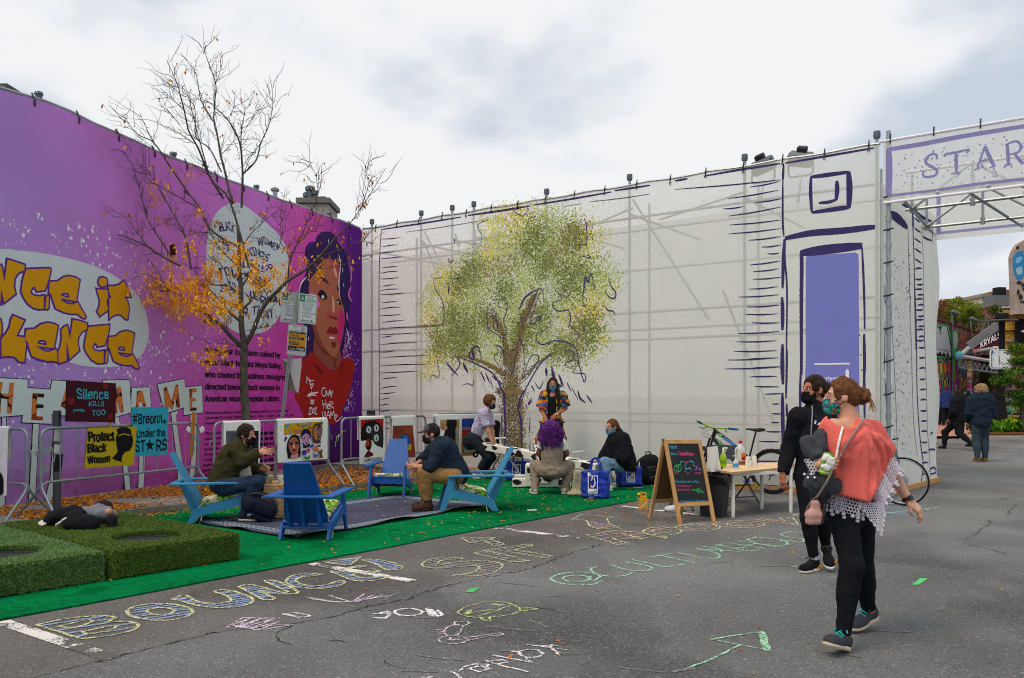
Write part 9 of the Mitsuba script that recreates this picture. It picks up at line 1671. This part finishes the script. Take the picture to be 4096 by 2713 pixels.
part(cap_,'peak',nets(s_cut(H.ell((0,.105,.046),(.075,.085,.016),rotx(-.12)),(H.q(0,.06,0),-H.f)),.007),mat('4a464e',.9),True);part(cap_,'badge',nets(H.ell((0,.103,.098),(.022,.006,.016),rotx(-.4)),.005),art('8a4a2a'),True);part(cap_,'mesh_patch',nets(s_cut(H.ell((0,-.012,.053),(.088,.107,.094)),(H.q(0,0,.065),-H.u),(H.q(0,-.06,0),H.f),(H.q(0,0,.11),H.u)),.009),mat('2f3338',.9),True)
tor,R=torso(J,1.08,fat=1.2);A_,B_=(J['hl']+J['hr'])/2,(J['sl']+J['sr'])/2;bow=[s_cap(up_to(.15,A_,B_)+[.05,0,0],up_to(.85,A_,B_)+[.04,0,.02],.17,.155)]
slv=lambda q:[s_cut(s_un([s_cap(J['s'+q],J['e'+q],.074,.066),s_cap(J['e'+q],J['w'+q],.064,.050)],.03),(up_to(.33,J['e'+q],J['w'+q]),nrm(J['w'+q]-J['e'+q])))]
sh2=garment(t,'navy_shirt',tor+bow+slv('l')+slv('r'),'m_cloth_navy',.014,.020,9,[s_cap(J['nk']+[-.05,0,-.03],H.q(0,0,-.1),.062,.06),(J['hl']+[0,0,-.10],-Zup)],.012,.05,9)
part(sh2,'collar',nets(s_cut(s_grow(s_cap(J['nk']+[.02,0,-.02],up_to(.5,J['nk'],H.q(0,-.02,-.05)),.08,.068),0),s_cap(J['nk'],H.q(0,0,-.06),.06,.06)),.009),'m_cloth_navy',True)
garment(t,'tan_trousers',legs(J,1.08,'l',1.18)+legs(J,1.08,'r',1.18)+tor[2:3],'m_cloth_tan',.010,.018,10,[(J['al']+[0,0,.02],nrm(J['al']-J['kl'])),(J['ar']+[0,0,.02],nrm(J['ar']-J['kr']))],.013,.05,2)
part(t,'key_clip',[tube(spline([P(*zN(760,940),10.9),P(*zN(770,1000),10.88),P(*zN(785,1060),10.88)],4),.009,5),bx(P(*zN(790,1080),10.87),(.03,.02,.07),roty(.2),.006)],'m_black_plastic')
for a,tx_,ty in(('al',(100,1425),10.98),('ar',(112,1360),11.25)):p=J[a].copy();p[2]=.12;q=P(*zN(*tx_),ty);q[2]=.028;shoe(t,p,q,Zup,mat('3a2016',.7),mat('2a1810',.8),1.15,hi=.06,lace=art('7a6a58'),h=.009,label='brown leather lace-up boot')
# ---- the rider in the pale shirt
z9=zm(1780,1540,3.732)
t,J,H,body,R=person('person in a pale patterned shirt and dark jeans riding the raised end of the seesaw',z9,dict(hd=(672,262,15.5),nk=(632,372,15.5),sr=(560,432,15.36),sl=(640,425,15.66),er=(645,690,15.30),wr=(722,890,15.28),el=(700,690,15.62),wl=(752,885,15.5),hr=(415,825,15.38),hl=(440,820,15.66),kr=(655,1085,15.30),ar=(470,1335,15.42),kl=(705,1075,15.62),al=(560,1330,15.62)),'pale',1.0,(.78,-.62,-.08),hk=1.0)
finish_body(t,body,H,[hand(J['wr'],(.3,0,-.9),(.9,0,.3),-1,1,.9,.008),hand(J['wl'],(.3,0,-.9),(.9,0,.3),1,1,.9,.008)],'pale',.018,.009);H.eyes(t);H.glasses(t,mat('8a7a6a',.4));H.mask(t,cloth('1d2640','mask_navy'),h=.009)
H.hair(t,'m_hair_brown','short',.010,.026,.028,26,front=.075,fz=.075,side=-.04);part(t,'earring',nets(s_ell(H.q(.08,-.0,-.06),(.012,.012,.02)),.008),'m_mask_black')
tor,R=torso(J,1.0,fat=1.05)
def confetti(v):n1=meshkit.noise(v*42);n2=meshkit.noise(v*42+50);c=np.tile(lin('b3aecb'),(len(v),1));c=np.where((n1>.74)[:,None],lin('2f3a78'),c);return np.where((n2>.78)[:,None],lin('a8683a'),c)
garment(t,'pale_shirt',tor[:2]+tor[3:]+short_(J,'l',.66,.066,.08)+short_(J,'r',.66,.066,.08),None,.016,.014,9,[s_cap(J['nk']+[.04,-.03,-.02],H.q(0,0,-.1),.055,.055),(up_to(.16,(J['hl']+J['hr'])/2,(J['sl']+J['sr'])/2),-nrm((J['sl']+J['sr']-J['hl']-J['hr'])))],.012,.05,5,col=confetti)
garment(t,'dark_jeans',legs(J,1,'l',1.2)+legs(J,1,'r',1.2)+tor[1:3]+[s_ell((J['hl']+J['hr'])/2+[-.07,0,-.03],(.13,.18,.15))],'m_cloth_dark_denim',.006,.012,11,[(up_to(.80,J['kr'],J['ar']),nrm(J['ar']-J['kr'])),(up_to(.80,J['kl'],J['al']),nrm(J['al']-J['kl'])),(up_to(.24,(J['hl']+J['hr'])/2,(J['sl']+J['sr'])/2),nrm((J['sl']+J['sr']-J['hl']-J['hr'])))],.014,.05,4)
for a,x in(('ar',(535,1505,15.38)),('al',(606,1425,15.62))):p=J[a]+[-.02,0,-.03];q=P(*z9(*x[:2]),x[2]);part(t,'sock',nets(s_cap(J[a]+[0,0,.03],p-[0,0,.03],.04,.042),.012),mat('20283a',.9),True);q[2]=max(q[2],.02);p[2]=q[2]+.085;shoe(t,p,q,Zup,mat('c4beb0',.6),'m_sole_white',1.0,h=.012)
# ---- the woman in the flowered shirt
zF7=zX7
t,J,H,body,R=person('long-haired woman in an open flowered shirt standing over the seesaw',zF7,dict(hd=(474,196,15.15),nk=(478,268,15.2),sr=(400,296,15.2),sl=(556,300,15.2),er=(370,420,15.2),wr=(412,508,15.05),el=(585,410,15.2),wl=(505,468,15.02),hr=(418,548,15.2),hl=(512,548,15.2),kr=(342,690,15.0),ar=(335,862,15.15),kl=(570,685,15.0),al=(572,862,15.15)),'tan',.99,(-.10,-.98,-.05),hk=1.0)
finish_body(t,body,H,[hand(J['wr'],(.2,-.2,-.9),(0,.9,0),1,1,.8,.008),hand(J['wl'],(-.7,-.2,-.6),(0,.9,0),-1,1,.8,.008)],'tan',.018,.009);H.eyes(t);H.glasses(t,mat('a89a90',.4));H.mask(t,'m_mask_blue','m_mask_blue',h=.009)
hr_=[H.cap((sx*.075,-.01,.0),(sx*.10,.02,-.26),.035,.045)for sx in(-1,1)]+[H.cap((-.095,.03,-.2),(-.10,.07,-.46),.045,.022),H.cap((.10,.0,-.2),(.12,.0,-.34),.045,.02),H.cap((0,-.09,0),(0,-.10,-.40),.08,.06)]
part(t,'hair',nets(s_cut(s_grow(s_un([H.ell((0,-.016,.032),(.082,.100,.098)),*hr_],.03),.0,.016,26,3,(1.4,1.4,.3)),H.box((0,.16,-.06),(.125,.24,.27),.05)),.010),'m_hair_dark',True)
tor,R=torso(J,.99,fat=1.0)
part(t,'black_top',nets(s_cut(s_grow(s_un(tor[:3],.05),.006),(P(*zF7(480,305),15.1),Zup),(P(*zF7(480,520),15.1),-Zup)),.014),'m_cloth_black',True)
part(t,'shorts',nets(s_cut(s_grow(s_un(tor[2:3]+[s_cap(J['h'+k],up_to(.35,J['h'+k],J['k'+k]),.09,.085)for k in 'lr'],.05),.010),(P(*zF7(480,470),15.1),Zup),(P(*zF7(480,570),15.1),-Zup)),.014),'m_cloth_black',True)
def aloha(v):n1,n2,n3=meshkit.noise(v*15),meshkit.noise(v*17+20),meshkit.noise(v*24+60);c=np.tile(lin('141a30'),(len(v),1));c=np.where((n1>.52)[:,None],lin('c8641c'),c);c=np.where((n2>.58)[:,None],lin('1f5a8a'),c);c=np.where((n1>.66)[:,None],lin('c9a01c'),c);c=np.where((n3>.7)[:,None],lin('a8243a'),c);return np.where((n2<.26)[:,None],lin('3a7a4a'),c)
garment(t,'flowered_shirt',tor[:4]+[s_ell((J['hl']+J['hr'])/2+[.0,.0,-.03],(.24,.15,.12))]+short_(J,'l',.80,.07,.09)+short_(J,'r',.80,.07,.09),None,.022,.016,9,[s_box(P(*zF7(468,420),15.0),(.15,.34,.80),None,.03),(P(*zF7(480,545),15.1),-Zup),s_ell(J['nk']+[0,-.02,.0],(.08,.09,.08))],.012,.05,2,col=aloha)
part(t,'tights',nets(s_grow(s_un(legs(J,.99,'l',.98)+legs(J,.99,'r',.98),.03),.003),.014),mat('4a2e24',.7),True);part(t,'necklace',tube([J['nk']+np.array([.075*math.cos(a),-.04+.06*math.sin(a),-.03+.012*math.sin(a)])for a in np.linspace(math.pi,2*math.pi,12)],.007,6),'m_paper');part(t,'wrist_band',lathe([(.034,-.008),(.036,0),(.034,.008)],J['wl'],12,frame_of(J['wl']-J['el'])),'m_paper',40)
for a in('ar','al'):p=J[a].copy();part(t,'boot',nets(s_cap(p+Zup*.2,p,.056,.05),.014),mat('141216',.5),True);shoe(t,p,p+[0,-.18,-.09],Zup,mat('141216',.5),mat('141216',.5),1.0,hi=.05,h=.013)
# ---- the woman with purple hair
t,J,H,body,R=person('woman with bushy purple hair in a beige vest, seen from behind on the seesaw',zF7,dict(hd=(455,615,12.98),nk=(460,690,12.95),sl=(378,716,12.95),sr=(556,720,12.95),el=(348,812,13.02),wl=(368,868,13.25),er=(596,815,13.02),wr=(560,870,13.25),hl=(400,965,12.95),hr=(525,965,12.95),kl=(316,925,13.28),al=(312,1150,12.95),kr=(622,925,13.28),ar=(575,1152,12.95)),'brown',1.02,(.05,1,-.05),hk=1.0)
finish_body(t,body,H,[hand(J['wl'],(.2,.9,.1),(0,.1,-1),1,1,.8,.008),hand(J['wr'],(-.2,.9,.1),(0,.1,-1),-1,1,.8,.008)],'brown',.018,.010)
part(t,'hair',nets(s_grow(s_un([H.ell((0,-.03,.03),(.135,.135,.12)),H.ell((-.09,-.05,-.09),(.085,.09,.12)),H.ell((.09,-.05,-.09),(.085,.09,.12)),H.ell((.02,-.09,-.17),(.10,.07,.11))],.06),0,.06,34,3,(1,1,.7)),.010),'m_hair_purple',True,label='bushy curly purple hair')
cu2=[]
for k in range(420):
 d=trng.normal(0,1,3);d[1]=-abs(d[1])*.8;d=nrm(d);p=H.c+H.R@(np.array([d[0]*.155,d[1]*.15-.03,d[2]*.14+.01-.06*(d[2]<0)])*1.0);a=trng.random()*6;L_=trng.uniform(.06,.15)
 cu2 .append(tube([p+np.array([.012*math.cos(a+2.2*j),.012*math.sin(a+2.2*j),-L_*j/8])+d*.006*j for j in range(9)],np.linspace(.0065,.003,9),4))
part(t,'hair_curls',cu2,'m_hair_purple',kind='stuff')
tor,R=torso(J,1.02,fat=1.15)
garment(t,'beige_vest',tor,'m_cloth_vest',.020,.012,10,[(P(*zF7(372,720),12.95),np.array([-1,0,.15])),(P(*zF7(566,720),12.95),np.array([1,0,.15])),((J['hl']+J['hr'])/2-Zup*.02,-Zup)],.012,.06,3)
part(t,'white_sleeve',nets(s_cut(s_cap(J['sr'],up_to(.62,J['sr'],J['er']),.072,.070),(up_to(.6,J['sr'],J['er']),nrm(J['er']-J['sr']))),.012),'m_cloth_white',True);part(t,'white_sleeve',nets(s_cut(s_cap(J['sl'],up_to(.55,J['sl'],J['el']),.070,.068),(up_to(.5,J['sl'],J['el']),nrm(J['el']-J['sl']))),.012),'m_cloth_white',True)
garment(t,'khaki_trousers',legs(J,1.02,'l',1.25)+legs(J,1.02,'r',1.25)+tor[2:3]+[s_ell((J['hl']+J['hr'])/2+[0,-.03,-.01],(.185,.15,.125))],'m_cloth_khaki',.008,.020,11,[(J['al']-Zup*.0,-Zup),(J['ar']-Zup*.0,-Zup)],.012,.035,6)
for a,dx in(('al',-.05),('ar',.05)):p=J[a].copy();p[2]=.10;q=p+np.array([dx,.19,0]);q[2]=.021;shoe(t,p,q,Zup,mat('b8b2a4',.7),'m_sole_white',1.05,h=.011);part(t,'shoe_writing',[tube([p+[-.03+.018*k,-.052,-.03],p+[-.025+.018*k,-.055,-.005]],.004,4)for k in range(4)],art('a82a2a'))
# ---- the woman in the black sweater
t,J,H,body,R=person('woman in a black sweater, pale jeans and blue mask sitting low on the seesaw',zF7,dict(hd=(1003,578,13.62),nk=(1050,650,13.65),sl=(1090,690,13.48),sr=(1020,690,13.82),el=(1105,850,13.38),wl=(1185,962,13.42),er=(960,820,13.9),wr=(905,880,13.88),hl=(1095,930,13.52),hr=(1085,930,13.82),kl=(935,890,13.46),al=(982,1120,13.40),kr=(905,905,13.84),ar=(1012,1085,13.86),bow=.03),'pale',.98,(-.86,-.5,-.06),hk=1.0)
finish_body(t,body,H,[hand(J['wl'],(.3,0,-.9),(-.9,0,0),-1,1,.9,.009),hand(J['wr'],(-.8,0,-.4),(0,.8,-.5),1,1,.8,.009)],'pale',.018,.009);H.eyes(t);H.glasses(t,mat('9a8a80',.4));H.mask(t,'m_mask_blue','m_mask_blue',h=.009)
H.hair(t,'m_hair_brown','pony',.009,.011,.008,30,[H.ell((0,-.08,-.01),(.05,.04,.06))],front=.06,fz=.085,side=-.02);part(t,'ponytail',nets(s_grow(s_un([H.cap((0,-.11,.0),(.03,-.20,-.12),.035,.04),H.cap((.03,-.20,-.12),(.06,-.27,-.27),.04,.018)],.03),0,.02,26,3),.010),'m_hair_brown',True)
tor,R=torso(J,.98,fat=1.3)
garment(t,'black_sweater',tor+[s_cap(up_to(.1,(J['hl']+J['hr'])/2,J['nk'])+[.03,0,.02],up_to(.8,(J['hl']+J['hr'])/2,J['nk'])+[.02,0,0],.20,.17)]+[s_cap(J['s'+k],J['e'+k],.088,.095)for k in 'lr']+[s_cap(J['el'],J['wl'],.095,.062),s_cap(J['er'],J['wr'],.09,.055)],'m_cloth_black',.014,.026,8,[(J['hl']-Zup*.08,-Zup),s_cap(J['nk'],H.q(0,0,-.1),.055,.055)],.013,.07,8)
garment(t,'pale_jeans',legs(J,.98,'l',1.1)+legs(J,.98,'r',1.1)+tor[2:3],'m_cloth_denim_pale',.008,.014,12,[(J['al']+Zup*.02,-Zup),(J['ar']+Zup*.02,-Zup)],.013,.05,2);part(t,'ripped_knee',nets(s_ell(J['kr']+[-.045,-.03,.005],(.035,.03,.05)),.010),'m_skin_pale',True)
for a in('al','ar'):p=J[a].copy();p[2]=.10;q=p+np.array([-.17,-.06,0]);q[2]=.021;shoe(t,p,q,Zup,'m_cupwhite','m_sole_white',.98,h=.011)
# ---- the sleeping boy
zb=zm(120,1960,5.92)
JB={k:G(*zb(x,y),z)for k,(x,y,z)in dict(hd=(1735,465,.345),nk=(1610,560,.335),sr=(1510,520,.36),sl=(1640,670,.315),er=(1720,440,.37),wr=(1850,470,.34),el=(1850,520,.40),wl=(1985,520,.38),hr=(1010,590,.38),hl=(1080,720,.345),kr=(690,600,.35),ar=(455,730,.315),kl=(1460,800,.315),al=(900,850,.30)).items()}
t,J,H,body,R=person('boy in grey shirt and black trousers lying asleep on the turf block',zb,JB,'brown',.66,(.55,.55,-.55),(.75,-.3,.5),hk=1.2)
finish_body(t,body,H,[hand(J['wl'],(.05,-.1,-1),(-.8,.5,0),-1,.8,.5,.007),hand(J['wr'],(.6,-.5,-.5),(0,0,-1),1,.8,.5,.008)],'pale',.014,.008)
H.hair(t,'m_hair_dark','short',.009,.012,.012,34,front=.05,fz=.05,side=-.04);part(t,'mask_loop',tube(spline([H.q(-.075,.05,.03),H.q(-.083,.02,-.03),H.q(-.075,.03,-.08)],5),.005,5),'m_cloth_white')
tor,R=torso(J,.66,fat=1.1)
garment(t,'grey_shirt',tor[:2]+tor[3:]+[s_cap(J['sl'],up_to(.75,J['sl'],J['el']),.055,.062),s_cap(J['sr'],up_to(.6,J['sr'],J['er']),.055,.055)],'m_cloth_grey_shirt',.010,.014,12,[s_cap(J['nk'],H.c,.045,.05)],.011,.04,3)
garment(t,'black_trousers',legs(J,.66,'l',1.3)+legs(J,.66,'r',1.3)+tor[2:3],'m_cloth_black',.010,.016,12,[],.012,.06,4)
for a,tq_,up_ in(('ar',(205,850,.275),(.1,-.5,.85)),('al',(650,880,.28),(-.5,.2,.85))):shoe(t,J[a],G(*zb(*tq_[:2]),tq_[2]),up_,mat('1b1c20',.6),'m_sole_white',.80,h=.008)
bg=thing('small_bag','black bag under the head of the sleeping boy on the turf block','bag');c=G(*zb(1940,740),.32);part(bg,'body',nets(s_grow(s_box(c,(.085,.10,.14),rotz(.3)@roty(.15),.02),0,.01,14,2),.010),mat('121214',.7),True);part(bg,'flap',nets(s_box(c+[0,-.045,.02],(.08,.025,.08),rotz(.3)@roty(.15),.012),.010),mat('17171a',.6),True)
# ---- people beyond the gate
def far(label,Y,xs,ytop,ybot,m_top,m_leg,hair,skin='pale',stride=0.0,face=(0,1,0),hood=False,z=zC,gz=0.0,hat=None,arms=.05,shoes='1a1a1c',vol=.02,wr=.01,width=1.0,hm=None):
 """A standing or walking figure seen small: head top at ytop, ground at ybot, body centre xs."""
 g=P(*z(xs,ybot),Y);g[2]=gz;top=P(*z(xs,ytop),Y)[2];Hh=top-gz;s=Hh/1.72;c=np.array([g[0],Y,0]);f=nrm(face);x=np.cross(f,Zup)  # x: the figure's right
 p=lambda a,b,h:c+x*a*s+f*b*s+np.array([0,0,gz+h*Hh])
 t=thing('person',label,'person');J=dict(hd=p(0,.02,.925),nk=p(0,-.01,.845),sr=p(.17*width,0,.815),sl=p(-.17*width,0,.815),er=p(.23*width,-.02+arms*.3,.64),el=p(-.23*width,-.02+arms*.3,.64),wr=p(.16,.08+arms*1.4,.53),wl=p(-.16,.08+arms*1.4,.53),hr=p(.09,0,.52),hl=p(-.09,0,.52),kr=p(.10,.05+stride*.3,.29),kl=p(-.10,.05-stride*.1,.29),ar=p(.10,stride*.35,.055),al=p(-.10,-stride*.35,.055+.05*stride))
 H=Head(J['hd'],face,Zup,s);tor,R=torso(J,s);body=limbs(J,s,'l')+limbs(J,s,'r')+legs(J,s,'l')+legs(J,s,'r')+tor+[s_cap(J['nk'],H.q(0,-.02,-.05),.05*s,.05*s)]
 part(t,'body',cat([nets(s_un(body,.04),.03),nets(H.skin(),.018),hand(J['wr'],f*.6-Zup,x*-1,-1,s,.5,.014),hand(J['wl'],f*.6-Zup,x,1,s,.5,.014)]),'m_skin_'+skin,True)
 tor2,_=torso(J,s,fat=1.15)
 gm=garment(t,'jacket',tor2+sl_(J,s,'r',.9,1.3)+sl_(J,s,'l',.9,1.3)+[s_cap((J['hl']+J['hr'])/2,J['nk'],.17*s,.15*s)],m_top,.03,.03,8,[((J['hl']+J['hr'])/2-Zup*.10*s,-Zup)],.020,.06,Y)
 if hood:part(gm,'hood',nets(s_grow(s_un([s_ell(J['nk']-f*.10*s-Zup*.02,np.array([.12,.09,.09])*s)],0),0,.02,14,2),.02),m_top,True)
 garment(t,'trousers',legs(J,s,'l',1.2)+legs(J,s,'r',1.2)+tor[2:3],m_leg,.012,.02,10,[],.022,.05,3)
 for a,st in(('ar',1),('al',-1)):q=J[a]+f*.18*s;q[2]=J[a][2]-.055*Hh+.012;shoe(t,J[a],q,Zup,art(shoes),art(shoes),s,h=.018)
 if hat:part(t,'hat',nets(s_cut(H.ell((0,-.008,.04),(.09,.11,.10)),(H.q(0,0,.02),-H.u)),.014),hat,True)
 if hair:H.hair(t,hair,'short',.014,vol,wr,26,front=.05,fz=.06)
 if hm:H.mask(t,hm,'m_cloth_white',h=.014)
 return t,J,p
far('curly blond man in a navy jacket and jeans walking away beyond the gate',19.6,668,698,1176,'m_cloth_navy','m_cloth_jeans_grey','m_hair_blond',stride=.12,face=(.1,1,0),hood=True,arms=.12,shoes='7a5a1c',vol=.05,wr=.06,width=1.12)
t,J,p=far('man in a black jacket and cap striding left beyond the gate',24.0,520,722,1100,'m_cloth_black','m_cloth_black','m_hair_dark','tan',stride=1.25,face=(-.55,.8,0),hood=True,hat='m_mask_black',width=1.1)
far('person in dark beanie and white mask half hidden behind the man in black',32.0,580,722,1004,'m_cloth_black','m_cloth_black',None,stride=.4,face=(-.9,-.3,0),hat='m_cloth_navy',shoes='8a6a4a',gz=.1,hm='m_paper')
far('person in a bright blue jacket with maroon hair by the graffiti wall',41.0,446,706,934,'m_cloth_jacket_blue','m_cloth_black',mat('4a1420',.8),'brown',stride=.3,face=(.3,1,0),gz=.1,vol=.06,wr=.04)
far('person in brown beside the one in the bright blue jacket',42.0,418,716,934,cloth('3a2a22','brown'),'m_cloth_black','m_hair_dark','brown',stride=.2,face=(.2,1,0),gz=.1)
far('dark-clothed person standing by the lamp post in the alley mouth',43.0,750,722,934,'m_cloth_black','m_cloth_black','m_hair_dark','brown',face=(-.3,1,0),gz=.1)
